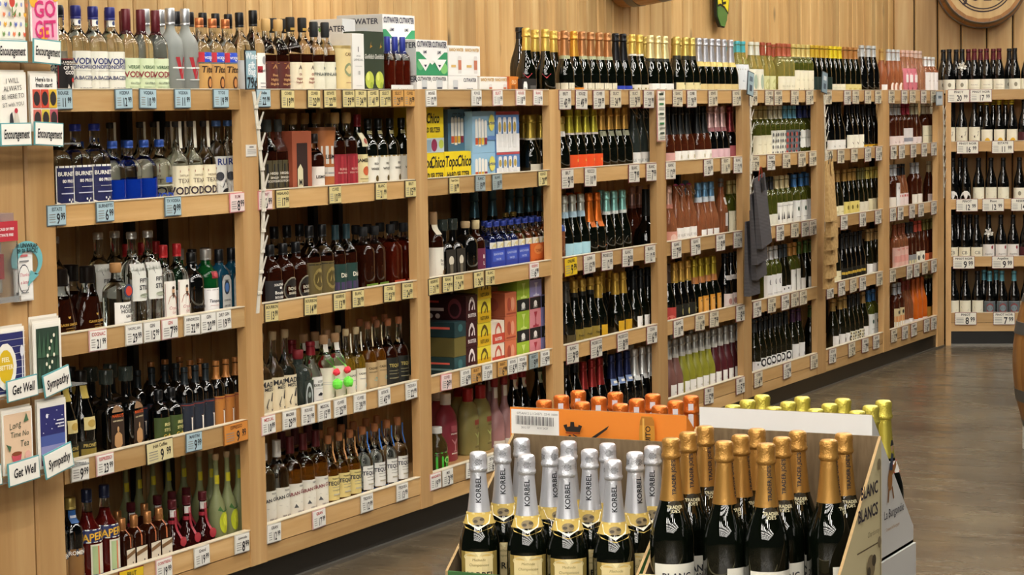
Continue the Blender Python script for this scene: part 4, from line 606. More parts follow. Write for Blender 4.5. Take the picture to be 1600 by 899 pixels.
S('lbur', 'champagne bottle with crinkled yellow-gold foil cap', 'champagne_bottle', 'cha', .312, .0445, 'green', ('foil', .60, 'cdbf52', None, 0, .04), L(.50, .58, .07, 'e6e2dc', B(-1, 1, 0, .1, 'b5483c'), B(-1, 1, .9, 1, 'b5483c'), E(0, .5, .3, .3, 'b5483c'), name='shoulder_label', eps=.001), seg=24)
# ================================================================== the place
DEPTH = .45
LZ = [1.68, 1.344, .966, .590, .220]; LIP = .035; KICK = .095; RAIL = .068
# -------- floor, ceiling, walls
mb = MB(); mb.box(-15, 22, -15, 3, -.1, 0, M_FLOOR); tag(link('floor', mb.mesh('floor')), 'polished brown concrete floor', None, None, 'structure')
mb = MB(); mb.box(-15, 22, -15, 3, 4.4, 4.5, mat('3a352e', .9)); tag(link('ceiling', mb.mesh('ceiling')), 'dark store ceiling', None, None, 'structure')
PL_CACHE = {}
def plank_mesh(wd, h, m=None, th=.02):
    k = (round(wd, 3), round(h, 3), th)
    if k not in PL_CACHE:
        b = MB(); g = .004; c = .007      # plank with eased long edges
        pr = [(g, c), (g+c, 0), (wd-g-c, 0), (wd-g, c), (wd-g, th), (g, th)]
        b.prism(pr, lambda a, d: (a, d, 0), lambda a, d: (a, d, h), m or W_PLANK); PL_CACHE[k] = b.mesh('plank')
    return PL_CACHE[k]
def plank_wall(name, fr, u0, u1, d, z0, z1, label):
    b = MB(); b.box(u0, u1, .018, .07, z0, z1, mat('241a10', .9)); o = link(name, b.mesh(name), None, fr.pt(0, d, 0), fr.rot); tag(o, label, None, None, 'structure')
    u = u0; rnd = random.Random(name)
    while u < u1-.02:
        wd = min(rnd.choice([.09, .105, .12, .14, .155, .17]), u1-u); link('plank', plank_mesh(wd, z1-z0), o, (u, 0, z0)); u += wd
    return o
plank_wall('wall_back', WALL, 4.9, 14.95, DEPTH, 0, 4.4, 'vertical pine plank wall behind the shelving')
plank_wall('wall_end', CORNER, -.315, 3.2, DEPTH, 0, 4.4, 'darker pine plank wall behind the corner shelves')
pan = MB(); pan.box(4.3, 5.31, .022, .06, 0, 2.6, mat('241a10', .9)); pan = link('wall_panel', pan.mesh('wall_panel')); tag(pan, 'wooden end panel carrying the greeting cards', None, None, 'structure')
for a, b_ in ((4.30, 4.55), (4.55, 4.80), (4.80, 4.98), (4.98, 5.178), (5.178, 5.318)): link('plank', plank_mesh(b_-a, 2.6, W_POST, .023), pan, (a, 0, 0))
# -------- ceiling lamps (the store's own light)
lm_h = MB(); lm_h.box(-.52, .52, -.15, .15, 0, .05, mat('cfcfcc', .4)); lm_h = lm_h.mesh('housing')
lm_d = MB(); lm_d.box(-.5, .5, -.13, .13, -.012, 0, mat((1, .945, .86), .5, 0, 0, 1.45, 0, LAMP)); lm_d = lm_d.mesh('diffuser')
for i in range(16):
    for j in range(10):
        if (j < 7 and i > 8) or (j < 6 and i > 6): continue   # rows thinned along the shelves to darken their insides; more kept for bottle reflections
        o = link('ceiling_lamp', None, None, (-12.1+i*1.75, -11.7+j*1.2, 4.05))
        tag(o, 'linear ceiling lamp in the rows over the aisle', 'lamp', 'linear lamps over the aisle')
        link('housing', lm_h, o); link('diffuser', lm_d, o)
# -------- shelving bays
POST = [(5.178, 5.318), (6.29, 6.39), (7.462, 7.556), (8.63, 8.735), (9.772, 9.886), (10.89, 11.008), (12.042, 12.186), (13.266, 13.388), (14.43, 14.58)]
BAYN = ['', 'first bay', 'second bay', 'third bay', 'fourth bay', 'fifth bay', 'sixth bay', 'seventh bay', 'eighth bay', 'corner bay']
BAYL = ['', 'oak shelving bay of vodka, gin and liqueurs beside the greeting cards', 'oak shelving bay of whisky, mezcal and tequila bottles', 'oak shelving bay of canned cocktail cartons and margarita jugs', 'oak shelving bay of champagne with maroon-edged price tags',
        'oak shelving bay with frosted yellow and burgundy bottles at the bottom', 'oak shelving bay of white wine beside the grey gift bags', 'oak shelving bay of dark wine beside the kraft gift bags', 'oak shelving bay of rosé wine next to the corner', 'corner oak shelving bay of pinot noir on the end wall']
M_KICK = mat('14120f', .35); M_LIP = mat('d8cdb4', .3); M_STEEL = mat('8c8880', .3, .8)
def bay(n, fr, u0, u1, post):
    o = link('shelving_bay', None, None, fr.pt(u0, 0, 0), fr.rot); tag(o, BAYL[n], 'shelving'); wd = u1-u0
    def part(nm, *bx, m=W_RAIL, on=None):
        b = MB(); b.box(*bx, m); return link(nm, b.mesh(nm), on or o)
    for i, z in enumerate(LZ):
        part('shelf_board', -(POST[n-1][1]-POST[n-1][0])/2 if 1 < n < 9 else 0, wd+((post[1]-post[0])/2 if post else 0), .021, DEPTH-.01, z-LIP-.03, z-LIP)
        rl = part('rail', 0, wd, .003, .021, z-RAIL, z-.003)
        part('rail_lip', 0, wd, .001, .024, z-.003, z, m=M_LIP, on=rl)
    part('base_board', 0, wd, .004, .021, KICK, LZ[4]-RAIL-.003)
    kp = part('kick_plate', 0, wd+(post[1]-post[0] if post else 0), .012, .022, .012, KICK-.002, m=M_KICK)
    part('floor_trim', 0, wd+(post[1]-post[0] if post else 0), -.004, .012, 0, .012, m=M_STEEL, on=kp)
    if post: part('post', post[0]-u0, post[1]-u0, 0, .034, .0 if n == 8 else KICK, LZ[0]-.001, m=W_POST)
    for uu in (.03, wd-.06): part('upright', uu, uu+.03, DEPTH-.04, DEPTH-.012, .03, LZ[0]-.07, m=mat('141414', .5))
    return o
for n in range(1, 9): bay(n, WALL, POST[n-1][1], POST[n][0], POST[n])
b9 = bay(9, CORNER, .035, 1.3, None)
pm = MB(); pm.box(-.035, 0, 0, .034, 0, LZ[0]-.001, W_POST); link('post', pm.mesh('post'), b9)

# ================================================================== stock on the shelves
SHELFN = ['top shelf', 'second shelf', 'third shelf', 'fourth shelf', 'bottom shelf']
STOCK = {
 (1, 0): [('gods', [99], 0), ('mono', [125, 152, 176], 0), ('mono', [108, 117, 140], 1), ('vers', [199, 218, 240], 0), ('vers', [166, 189], 1), ('fros', [261, 285], 0), ('fros', [228, 249], 1), ('tito', [308, 327, 348], 0), ('blkc', [277, 305, 317, 337, 347], 1), ('blkc', [374], 0), ('kete', [399], 0)],
 (1, 1): [('burn', [94, 121, 149], 0), ('bluv', [173, 197, 221], 0), ('blum', [247], 0), ('texv', [275, 299, 320], 0), ('rumw', [338, 353], 0), ('bluv', [128, 180, 208], 1), ('texv', [187, 210, 228, 246, 262], 1), ('rumw', [366], 1)],
 (1, 2): [('cogn', [100, 147], 0), ('paci', [182], 0), ('stil', [207, 231], 0), ('port', [250, 272], 0), ('hend', [297], 0), ('tanq', [317], 0), ('bomb', [340, 361], 0), ('stil', [101, 138, 172], 1), ('port', [198, 226, 240], 1.6), ('cogn', [118], 1), ('bomb', [303, 312], 1), ('tanq', [284], 1)],
 (1, 3): [('prom', [98, 126], 0), ('mari', [166, 197], 0), ('iris', [249, 266], 0), ('martb', [288, 305, 321], 0), ('marto', [338, 353, 367], 0), ('martb', [215, 237, 258, 275], 1), ('marto', [297, 313], 1), ('mari', [142, 173], 1), ('marto', [236, 258, 281], 2), ('prom', [110], 1)],
 (1, 4): [('pimm', [92, 111], 0), ('aper', [131, 159], 0), ('coin', [190, 209, 230, 250], 0), ('gran', [268, 290, 316], 0), ('limo', [340, 354, 369], 0), ('coin', [184, 199, 220], 1), ('gran', [214, 238, 254, 278], 1), ('limo', [311, 329], 1), ('limo', [196, 216, 238, 262, 286], 2)],
 (2, 0): [('macr', [417, 434], 0), ('macw', [453, 471], 0), ('finl', [489, 505], 0), ('macr', [408], 1), ('macw', [427, 443], 1), ('glsm', [606, 616, 628], 0)],
 (2, 1): [('high', [419, 433], 0), ('lism', [491], 0), ('redl', [523, 541], 0), ('jame', [558], 0), ('bush', [575, 591, 609, 627], 0), ('redl', [446, 458, 476, 490, 508], 1), ('high', [410], 1)],
 (2, 2): [('bour', [424], 0), ('elij', [442, 460], 0), ('gldb', [483, 503], 0), ('dick', [524, 541], 0), ('grnb', [567, 585], 0), ('orgb', [610, 630], 0), ('gldb', [433, 446, 466], 1), ('grnb', [540, 556, 574], 1), ('orgb', [594, 616], 1)],
 (2, 3): [('madr', [411, 424, 444], 0), ('anej', [464], 0), ('waxr', [485], 0), ('pomp', [506, 523], 0), ('cazw', [540, 556], 0), ('cazt', [574, 589], 0), ('teqd', [606, 623], 0), ('waxr', [459], 1), ('pomp', [474, 490, 511], 1), ('cazw', [528], 1), ('teqd', [562, 585, 601], 1)],
 (2, 4): [('grcw', [414, 433], 0), ('grcl', [453, 473, 493], 0), ('teqy', [511, 528, 546], 0), ('teqw', [566, 585, 604, 621], 0), ('grcl', [440, 461, 481], 1), ('teqy', [499, 517, 533], 1), ('teqw', [552, 572, 589], 1)],
 (3, 0): [('mumm', [822, 852], 0), ('mumm', [836, 865], .75), ('dkch', [812], 1)],
 (3, 1): [('gldc', [828, 845], 0), ('gldc', [818, 836], 1)],
 (3, 2): [('whis', [677], 0), ('bust', [692, 707], 0), ('ribd', [727], 0), ('whib', [743], 0), ('blch', [769, 798, 826, 839], 2.5), ('blch', [741, 809], 2.5)],
 (3, 4): [('gtea', [682], 0), ('marr', [696], 1), ('mary', [734, 752], 1), ('pinc', [773, 786], 1), ('blkr', [800, 813], 1), ('blkg', [841], 1), ('marr', [683], 2), ('mary', [717], 2.2), ('pinc', [749, 762], 2.4)],
 (4, 0): [('copp', [882], 0), ('veuv', [897], 0), ('copp', [909, 923, 936, 949], 0), ('blkf', [962, 973], 0), ('gwht', [988, 999], 0), ('crea', [1016, 1028, 1038], 0), ('copp', [874, 888, 901], 1), ('oliv', [982, 1008], 1)],
 (4, 1): [('short', [880], 0), ('lime', [890, 902, 912, 924], 0), ('cogo', [939, 951, 963, 974], 0), ('swcl', [989, 1001, 1011], 0), ('lime', [884, 896], 1), ('cogo', [932, 944, 957], 1)],
 (4, 2): [('sblu', [882, 893, 907], 0), ('orng', [920, 932], 0), ('aqua', [947, 959, 972], 0), ('squa', [1009], 0), ('orng', [891, 902], 1), ('aqua', [939], 1), ('pinb', [987, 999, 1017], 1.4)],
 (4, 3): [('gryd', [884], 0), ('gold', [897, 910, 922], 0), ('goly', [934], 0), ('goly', [961, 973], 0), ('cava', [990, 1001, 1011], 0), ('gold', [880, 892, 904], 1), ('goly', [942, 950], 1), ('cava', [982, 994], 1)],
 (4, 4): [('dkch', [885, 897], 0), ('redf', [911, 926, 935], 0), ('navy', [955, 967, 979], 0), ('whtf', [991, 1003, 1014], 0), ('dkch', [943], 1), ('whtf', [985], 1)],
 (5, 0): [('oliv', [1055, 1063], 1), ('grue', [1057, 1072, 1081], 0), ('korw', [1092, 1101, 1110, 1120, 1130, 1141], 0), ('teal', [1152, 1160], 0), ('teal', [1136, 1145], 1)],
 (5, 1): [('blpk', [1043], 0), ('blrs', [1052, 1061, 1070, 1089, 1098], 0), ('blpk', [1079], 1), ('pink', [1109, 1117, 1127], 0), ('mred', [1140], 0)],
 (5, 2): [('pkrs', [1044], 0), ('swpk', [1056, 1065, 1076], 0), ('blue', [1091, 1100, 1110], 0), ('slim', [1126], 0), ('crea1', [1139, 1147], 0), ('blue', [1071], 2)],
 (5, 3): [('redl2', [1046], 0), ('cuvn', [1055, 1064, 1072], 0), ('sunf', [1083, 1093, 1103, 1112], 0), ('ribw', [1133, 1142, 1150], 0), ('sunf', [1078, 1088], 1)],
 (5, 4): [('frs', [1045, 1054], 0), ('fyl', [1065, 1075, 1085, 1095, 1104], 0), ('frd', [1114, 1123, 1133, 1142, 1151], 0), ('frs', [1048], 1), ('fyl', [1078, 1090], 1)],
 (6, 0): [('whcp', [1173, 1182], 0), ('rebr', [1191, 1201], 0), ('terr', [1216, 1224, 1231], 0), ('tanw', [1239, 1246, 1253, 1261], 0), ('yelc', [1268, 1275], 0), ('rebr', [1186, 1208], 1), ('whcp', [1196], 2)],
 (6, 1): [('crea1', [1180, 1188, 1195], 0), ('crea2', [1202, 1209, 1216], 0), ('skyc', [1224, 1231, 1239], 0), ('navc', [1248, 1257, 1265], 0), ('navc', [1240, 1251], 1)],
 (6, 2): [('blkw', [1196, 1204], 0), ('ivtr', [1212, 1220, 1228], 0), ('bluc', [1240, 1251, 1260], 0), ('blkw', [1190, 1234, 1244], 1), ('bluc', [1256], 1)],
 (6, 3): [('whwh', [1196, 1204, 1210], 0), ('dkwh', [1218, 1225], 0), ('orwh', [1233, 1240], 0), ('grcp', [1248, 1258, 1266], 0), ('tanc', [1214, 1221], 1), ('grcp', [1243], 1)],
 (6, 4): [('dkwh', [1178], 0), ('bcow', [1187, 1195, 1203, 1211, 1218, 1227], 0), ('purc', [1238, 1247], 0), ('grcp', [1266], 0), ('bcow', [1190, 1199], 1)],
 (7, 0): [('yelc', [1283, 1290], 0), ('yelb', [1297, 1304, 1311], 0), ('copc', [1320, 1328, 1336], 0), ('silc', [1346, 1356, 1364], 0), ('gocr', [1377], 0), ('copc', [1315, 1324], 1), ('sirs', [1342, 1351, 1360], 1)],
 (7, 1): [('burw', [1294, 1302, 1310], 0), ('burd', [1323, 1331, 1339], 0), ('yelo', [1348, 1357, 1365], 0), ('burw', [1297, 1305], 1), ('yelo', [1343, 1352], 1)],
 (7, 2): [('tanc', [1300, 1308], 0), ('tany', [1318, 1326, 1333], 0), ('olvc', [1341, 1347], 0), ('strc', [1354, 1361, 1368], 0), ('olvc', [1330, 1337], 1)],
 (7, 3): [('tanc', [1296, 1304], 0), ('dkdk', [1315, 1322, 1329, 1336, 1343], 0), ('tawh', [1355, 1361, 1368], 0), ('dkdk', [1318, 1326], 1), ('tawh', [1349], 1)],
 (7, 4): [('cowl', [1301, 1312, 1319], 0), ('flwl', [1327, 1333, 1340], 0), ('tawh', [1348], 0), ('bluc', [1357, 1364], 0), ('cowl', [1305, 1315], 1), ('flwl', [1346, 1352], 1)],
 (8, 0): [('sirs', [1388, 1395, 1402], 0), ('floc', [1410, 1417, 1424], 0), ('clrs', [1430, 1437], 0), ('smrs', [1445, 1451, 1457], 0), ('floc', [1406, 1413], 1), ('clrs', [1421], 1)],
 (8, 1): [('rosw', [1391, 1397, 1403], 0), ('rosr', [1410, 1417], 0), ('rosc', [1424, 1431], 0), ('rosi', [1442, 1448, 1455], 0), ('rosc', [1419], 1)],
 (8, 2): [('ross', [1391], 0), ('rost', [1397], 0), ('rosb', [1403, 1410], 0), ('ross', [1425, 1432], 0), ('rosc', [1451], 0)],
 (8, 3): [('rosp', [1397, 1404, 1410], 0), ('rosg', [1417, 1423], 0), ('coral', [1429, 1436], 0), ('oran', [1443, 1449, 1455], 0), ('coral', [1424], 1)],
 (8, 4): [('flos', [1397, 1404], 0), ('redc', [1411, 1418], 0), ('fror', [1426, 1433, 1440], 0), ('grnl', [1447, 1453, 1459], 0), ('redc', [1407], 1)],
 (9, 0): [('pblk', [1483], 0), ('pbow', [1504], 0), ('prch', [1523, 1540, 1561], 0), ('pblk', [1586, 1604], 0), ('pblk', [1474, 1494], 1), ('prch', [1513, 1532, 1552], 1), ('pblk', [1577], 1)],
 (9, 1): [('pduk', [1487, 1499, 1523], 0), ('pyel', [1541, 1561, 1581], 0), ('pred', [1600], 0), ('pyel', [1532, 1552, 1571], 1)],
 (9, 2): [('parc', [1489, 1508], 0), ('pswo', [1529, 1549, 1567], 0), ('pblk', [1593], 0), ('pswo', [1500], 1)],
 (9, 3): [('pscr', [1490, 1507, 1526], 0), ('psib', [1546], 0), ('psig', [1565, 1581], 0), ('pred', [1599], 0), ('pscr', [1497, 1516], 1)],
 (9, 4): [('pswo', [1491, 1508, 1527], 0), ('pteal', [1547, 1565, 1585], 0), ('pblk', [1602], 0), ('pteal', [1538, 1556], 1)],
}
CATEG = {'vodka_bottle': 'vodka bottle', 'rum_bottle': 'rum bottle', 'cognac_bottle': 'cognac bottle', 'gin_bottle': 'gin bottle', 'liqueur_bottle': 'liqueur bottle', 'aperitif_bottle': 'aperitif bottle', 'limoncello_bottle': 'limoncello bottle', 'whisky_bottle': 'whisky bottle', 'mezcal_bottle': 'mezcal bottle', 'tequila_bottle': 'tequila bottle', 'champagne_bottle': 'champagne bottle', 'seltzer_bottle': 'seltzer bottle', 'sparkling_bottle': 'sparkling wine', 'cocktail_bottle': 'cocktail bottle', 'mixer_bottle': 'mixer bottle', 'swing_top_bottle': 'swing-top bottle', 'wine_bottle': 'wine bottle'}
def shorten(desc, room):
    for cut in (None, ' and ', ' with '):
        d = desc if cut is None else desc.split(cut)[0]
        if len(d.split()) <= room: return d
    return ' '.join(d.split()[:room])
ROWTXT = ['', 'second row', 'third row', 'fourth row']
rows_by = {}
for (bn, lv), runs in STOCK.items():
    fr = CORNER if bn == 9 else WALL; zs = LZ[lv]-LIP
    for key, pxs, k in runs:
        st = STY[key]; d = .054+max(.040, st['r'] if st['r'] > .05 else .042)+k*.094
        for px in pxs:
            u = fr.u(px, zs+st['h']*.85, d); rows_by.setdefault((bn == 9, lv, k), []).append([u, key, bn, d])
placed = {}
for (cr_, lv, k), items in sorted(rows_by.items(), key=lambda q: q[0]):
    items.sort(); fr = CORNER if cr_ else WALL
    for _ in range(60):
        for a, b in zip(items, items[1:]):
            ov = STY[a[1]]['r']+STY[b[1]]['r']+.002-(b[0]-a[0])
            if ov > 0: a[0] -= ov/2; b[0] += ov/2
    for it in items:
        o = put_bottle(it[1], fr.pt(it[0], it[3], LZ[lv]-LIP), fr.rot+random.uniform(-.12, .12))
        kk = int(math.ceil(k))
        placed.setdefault((STY[it[1]]['desc'], it[2], lv, min(kk, 3)), []).append((it[0], o, it[1]))
for (desc, bn, lv, k), ls in placed.items():
    ls.sort(key=lambda q: q[0])
    for i, (u, o, key) in enumerate(ls):
        tail = (', '+ROWTXT[k] if k else '')+(f', {NUM[i+1]} from left' if len(ls) > 1 else '')+f', {SHELFN[lv]}, {BAYN[bn]}'
        lab = shorten(desc, 16-len(tail.replace(',', '').split()))+tail
        tag(o, lab, CATEG[STY[key]['name']], f'{CATEG[STY[key]["name"]]}s on the {SHELFN[lv]} of the {BAYN[bn]}' if len(ls) > 1 else None)
# ================================================================== cartons and packs
def uz(fr, px, py, d):
    r = ray(px, py); pl = fr.o+fr.n*d; t = (pl-CAM).dot(fr.n)/r.dot(fr.n); q = CAM+r*t; return (q-fr.o).dot(fr.e), q.z
def carton(name, label, px0, px1, lv, zb, h, d0, dep, col, front=(), side=(), group=None, cat='carton', fr=WALL, side_col=None, flat=True):
    z0 = LZ[lv]-LIP+zb; u0 = fr.u(px0, z0+h/2, d0); u1 = fr.u(px1, z0+h/2, d0); wd = u1-u0; rd = .45 if flat else .6
    o = link(name, None, None, fr.pt(u0, d0, z0), fr.rot); tag(o, label, cat, group)
    b = MB(); b.box(0, wd, 0, dep, 0, h, mat(col, rd))
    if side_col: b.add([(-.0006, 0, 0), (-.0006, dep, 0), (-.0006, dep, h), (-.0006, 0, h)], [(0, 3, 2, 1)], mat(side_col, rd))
    c = .006; b.box(c, wd-c, c, dep-c, h, h+.001, mat(col, rd)); bo = link('box', b.mesh('box'), o)
    if front:
        p = MB(); do_prints(p, lambda s_, t, e: (wd/2+s_, -e, t), wd/2, h, front); link('front_print', p.mesh('front_print'), bo)
    if side:
        p = MB(); do_prints(p, lambda s_, t, e: (-.0008-e, dep/2-s_, t), dep/2, h, side); link('side_print', p.mesh('side_print'), bo)
    return o
CUT = (P([(-1, .66), (-.8, .66), (0, .30), (.8, .66), (1, .66), (1, 0), (-1, 0)], '2f8f5e'), E(-.75, .3, .2, .16, '5cb070'), E(.75, .2, .22, .16, '7ac06c'), E(.2, .1, .3, .08, '57b98c'), T('CUTWATER', .9, .034, '1c2340', 1, 0, 0, 0, .8), T('LIME MARGARITA', .69, .013, '1c2340'), P([(-.14, .42), (.14, .42), (0, .33)], '1c2340'))
CUTS = (T('CUTWATER', .85, .03, '3a3d48'), B(-.35, .35, .25, .7, 'c2c6c8'), T('LIME', .5, .02, '2a2d38'))
RW = (T('RANCH WATER', .87, .018, 'c99a34', 1, 0, 0, 0, .9), B(-.7, -.1, .28, .36, 'd9b46c'), P([(.2, .08), (.6, .08), (.62, .12), (.62, .6), (.55, .66), (.25, .66), (.18, .6), (.18, .12)], 'd8d4d0'), B(.2, .6, .2, .52, 'c2785c'))
CANP = (T('CUTWATER', .86, .02, '2a2d3c'), P([(-.35, .1), (.35, .1), (.38, .2), (.38, .75), (.3, .82), (-.3, .82), (-.38, .75), (-.38, .2)], 'c4c8ca'), B(-.3, .3, .3, .5, '5a606c'), E(-.7, .1, .3, .12, '6ab04c'))
G1 = 'cocktail can cartons on the top shelf'
carton('whisky_tube', 'cream cylindrical whisky tube before the white box', 514, 540, 0, 0, .0, .05, .09, 'd9c58e') if False else None
def tube(label, px, lv, h, r, col, d, prints, lid):
    u = WALL.u(px, LZ[lv]+h/2, d); o = link('whisky_tube', None, None, WALL.pt(u, d, LZ[lv]-LIP)); tag(o, label, 'tube'); b = MB()
    lathe(b, [(0, 0), (1, 0), (1, 1), (0, 1)], h, r, 28, 2, 1, lambda z: mat(col, .5)); link('tube', b.mesh('tube'), o)
    c = MB(); lathe(c, [(1.02, .955), (1.02, 1.004), (0, 1.004)], h, r, 28, 2, 1, lambda z: mat(lid, .35, .5)); link('lid', c.mesh('lid'), o)
    p = MB(); do_prints(p, lambda s_, t, e: (*sect(s_/r, r+e, 2, 1), t), .06, h, prints); link('label', p.mesh('label'), o)
tube('cream cylindrical whisky tube before the tall white box', 529, 0, .19, .044, 'dcc890', .10, (T('CASK', .84, .016, '6a5030'), E(0, .55, .4, .13, '8a9470'), E(0, .55, .25, .08, 'd8c48c'), B(-.3, .3, .3, .31, 'a06a4a')), 'c9b070')
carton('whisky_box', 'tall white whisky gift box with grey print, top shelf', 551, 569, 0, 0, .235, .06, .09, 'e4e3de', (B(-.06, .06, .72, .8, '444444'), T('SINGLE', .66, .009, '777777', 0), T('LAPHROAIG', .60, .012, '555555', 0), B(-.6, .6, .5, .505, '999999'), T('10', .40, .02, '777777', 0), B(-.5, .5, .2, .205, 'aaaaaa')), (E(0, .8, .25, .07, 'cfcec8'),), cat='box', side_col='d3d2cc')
carton('whisky_box', 'tall white whisky box behind the cream tube', 540, 551, 0, 0, .235, .165, .09, 'dddcd6', (), (), cat='box')
for q, (a, b_, nm) in enumerate(((569, 585, 'nearer the white box'), (585, 600, 'nearer the blue-capped bottles'))):
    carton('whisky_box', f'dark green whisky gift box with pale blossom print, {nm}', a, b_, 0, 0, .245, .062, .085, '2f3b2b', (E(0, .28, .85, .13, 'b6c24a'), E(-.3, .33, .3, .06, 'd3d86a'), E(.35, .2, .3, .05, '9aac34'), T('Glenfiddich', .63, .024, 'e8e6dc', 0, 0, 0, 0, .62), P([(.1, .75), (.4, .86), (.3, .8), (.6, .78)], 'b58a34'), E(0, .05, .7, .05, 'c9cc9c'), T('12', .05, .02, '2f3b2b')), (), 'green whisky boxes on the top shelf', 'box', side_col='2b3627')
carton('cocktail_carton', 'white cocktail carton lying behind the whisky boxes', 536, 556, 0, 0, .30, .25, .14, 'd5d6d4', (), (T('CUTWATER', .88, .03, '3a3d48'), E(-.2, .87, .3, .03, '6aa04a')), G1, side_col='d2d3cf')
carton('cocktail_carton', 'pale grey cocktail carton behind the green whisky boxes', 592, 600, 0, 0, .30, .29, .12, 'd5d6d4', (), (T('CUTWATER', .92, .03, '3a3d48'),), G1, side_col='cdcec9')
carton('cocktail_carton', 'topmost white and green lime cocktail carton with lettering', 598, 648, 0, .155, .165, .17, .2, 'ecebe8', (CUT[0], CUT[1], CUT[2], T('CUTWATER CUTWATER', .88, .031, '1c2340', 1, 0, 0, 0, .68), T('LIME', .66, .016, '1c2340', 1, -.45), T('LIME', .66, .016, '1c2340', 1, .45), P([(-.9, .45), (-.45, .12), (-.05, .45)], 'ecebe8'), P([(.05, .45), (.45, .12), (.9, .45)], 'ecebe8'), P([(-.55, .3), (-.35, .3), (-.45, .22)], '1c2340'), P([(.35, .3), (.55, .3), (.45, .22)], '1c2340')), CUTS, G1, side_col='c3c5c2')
carton('cocktail_carton', 'white cocktail carton under the topmost lime carton', 604, 648, 0, 0, .153, .17, .2, 'e3e3e0', CANP, CUTS, G1, side_col='c8cac7')
carton('cocktail_carton', 'lime cocktail carton beside the second post', 650, 699, 0, .088, .135, .06, .16, 'ecebe8', (CUT[0], CUT[1], CUT[2], T('CUTWATER CUTWATER', .88, .031, '1c2340', 1, 0, 0, 0, .68), T('LIME', .66, .014, '1c2340', 1, -.45), T('LIME', .66, .014, '1c2340', 1, .45), P([(-.9, .45), (-.45, .12), (-.05, .45)], 'ecebe8'), P([(.05, .45), (.45, .12), (.9, .45)], 'ecebe8'), P([(-.55, .3), (-.35, .3), (-.45, .22)], '1c2340'), P([(.35, .3), (.55, .3), (.45, .22)], '1c2340')), CUTS, G1, side_col='c3c5c2')
for a, b_, w_ in ((652, 674, 'nearest the second post'), (674, 699, 'next after the second post')):
    carton('cocktail_carton', f'low white carton with printed can, {w_}', a, b_, 0, 0, .087, .06, .16, 'e8e7e3', CANP, CUTS, G1)
carton('cocktail_carton', 'low white carton with orange garnish print under the ranch water', 701, 722, 0, 0, .087, .06, .16, 'e8e7e3', CANP[1:3]+(E(-.6, .12, .4, .14, 'd8782c'), E(.8, .1, .2, .12, 'd8782c')), (), G1)
carton('cocktail_carton', 'low white carton with lettering under the ranch water', 722, 746, 0, 0, .087, .06, .16, 'e8e7e3', (T('CUTWATER', .82, .02, '1c2340'), T('MANGO', .4, .014, '1c2340'), E(.9, .05, .3, .1, 'd8882c')), (), G1)
for a, b_, w_ in ((701, 725, 'nearer the lime carton'), (725, 750, 'nearer the champagne')):
    carton('cocktail_carton', f'upright white carton with gold print and peach can, {w_}', a, b_, 0, .088, .117, .06, .14, 'ebeae6', RW, (), G1)
for a, b_, w_ in ((750, 773, 'first'), (773, 795, 'second')):
    carton('cocktail_carton', f'{w_} low white carton with gold print beside the orange carton', a, b_, 0, 0, .085, .06, .14, 'e8e6e0', RW, (), G1)
carton('cocktail_carton', 'orange carton with brown bottle print near the champagne', 796, 810, 0, 0, .087, .05, .2, 'cf7a28', (T('OLD', .75, .02, 'f0d8b0'), B(-.6, .2, .1, .6, '9a5a20')), (B(-1, 1, .9, 1, 'b5562c'),), G1, side_col='c05c2c')
carton('glass_set_box', 'black gift box with white can print before champagne', 816, 838, 0, 0, .078, .03, .05, '1a1a1c', (P([(-.85, 0), (-.3, 0), (-.3, .7), (-.4, .85), (-.75, .85), (-.85, .7)], 'e4e4e2'), T('VSA', .5, .012, '333333', 1, -.58), B(.1, .9, .6, .63, '888888'), B(.1, .9, .5, .53, '888888')), (), cat='box')
# third bay, second shelf
TOPO = (T('Topo', .72, .06, K, 1, -.5, 0, .2, .8), T('Chico', .72, .062, K, 1, .45, 0, .2, .8), T('HARD SELTZER', .3, .032, K, 1, 0, 0, 0, .85), B(-.5, .4, .12, .145, 'a8851c'), B(-.4, .3, .05, .075, 'a8851c'))
TOPN = (T('Chico', .76, .055, K, 1, -.1, 0, .2, .8), T('HARD SELTZER', .5, .026, K, 1, -.3, 0, 0, .85), B(-1, 1, 0, .32, 'b9c8cc'), E(0, .16, .3, .14, '8c2a4c'), E(.7, .18, .25, .1, 'b8c84c'), B(-1, -.3, .02, .28, '8fa8b4'))
SURF = lambda: tuple(x for i in range(4) for x in (P([(-.75+.26*i, .15+.03*abs(i-1)), (-.53+.26*i, .15+.03*abs(i-1)), (-.53+.26*i, .78-.03*abs(i-1)), (-.57+.26*i, .84-.03*abs(i-1)), (-.71+.26*i, .84-.03*abs(i-1)), (-.75+.26*i, .78-.03*abs(i-1))], 'e6e4dc'), B(-.75+.26*i, -.53+.26*i, .2, .36, ('c8562c', 'd8902c', 'd8b43c', '8c2a3c')[i])))
SRF2 = lambda: (B(-1, 1, .92, 1, 'b5484c'), B(-1, 1, 0, .45, 'e6e6e4'),)+tuple(x for i in range(4) for x in (P([(-.85+.42*i, .12), (-.55+.42*i, .12), (-.55+.42*i, .8), (-.6+.42*i, .86), (-.8+.42*i, .86), (-.85+.42*i, .8)], 'dcdcda'), E(-.7+.42*i, .62, .12, .13, 'b09a4c')))
G2 = 'seltzer and iced tea cartons on the second shelf'
carton('seltzer_carton', 'yellow seltzer carton with fruit panel, upper of stack', 662, 693, 1, .128, .175, .06, .13, 'e6cc1f', TOPN, (), G2)
carton('seltzer_carton', 'yellow seltzer carton under the fruit-panelled one', 655, 694, 1, 0, .127, .06, .2, 'e6cc1f', TOPO, (), G2)
carton('seltzer_carton', 'yellow seltzer carton beside the light blue tea cartons', 695, 736, 1, 0, .127, .06, .2, 'e6cc1f', TOPO, (), G2)
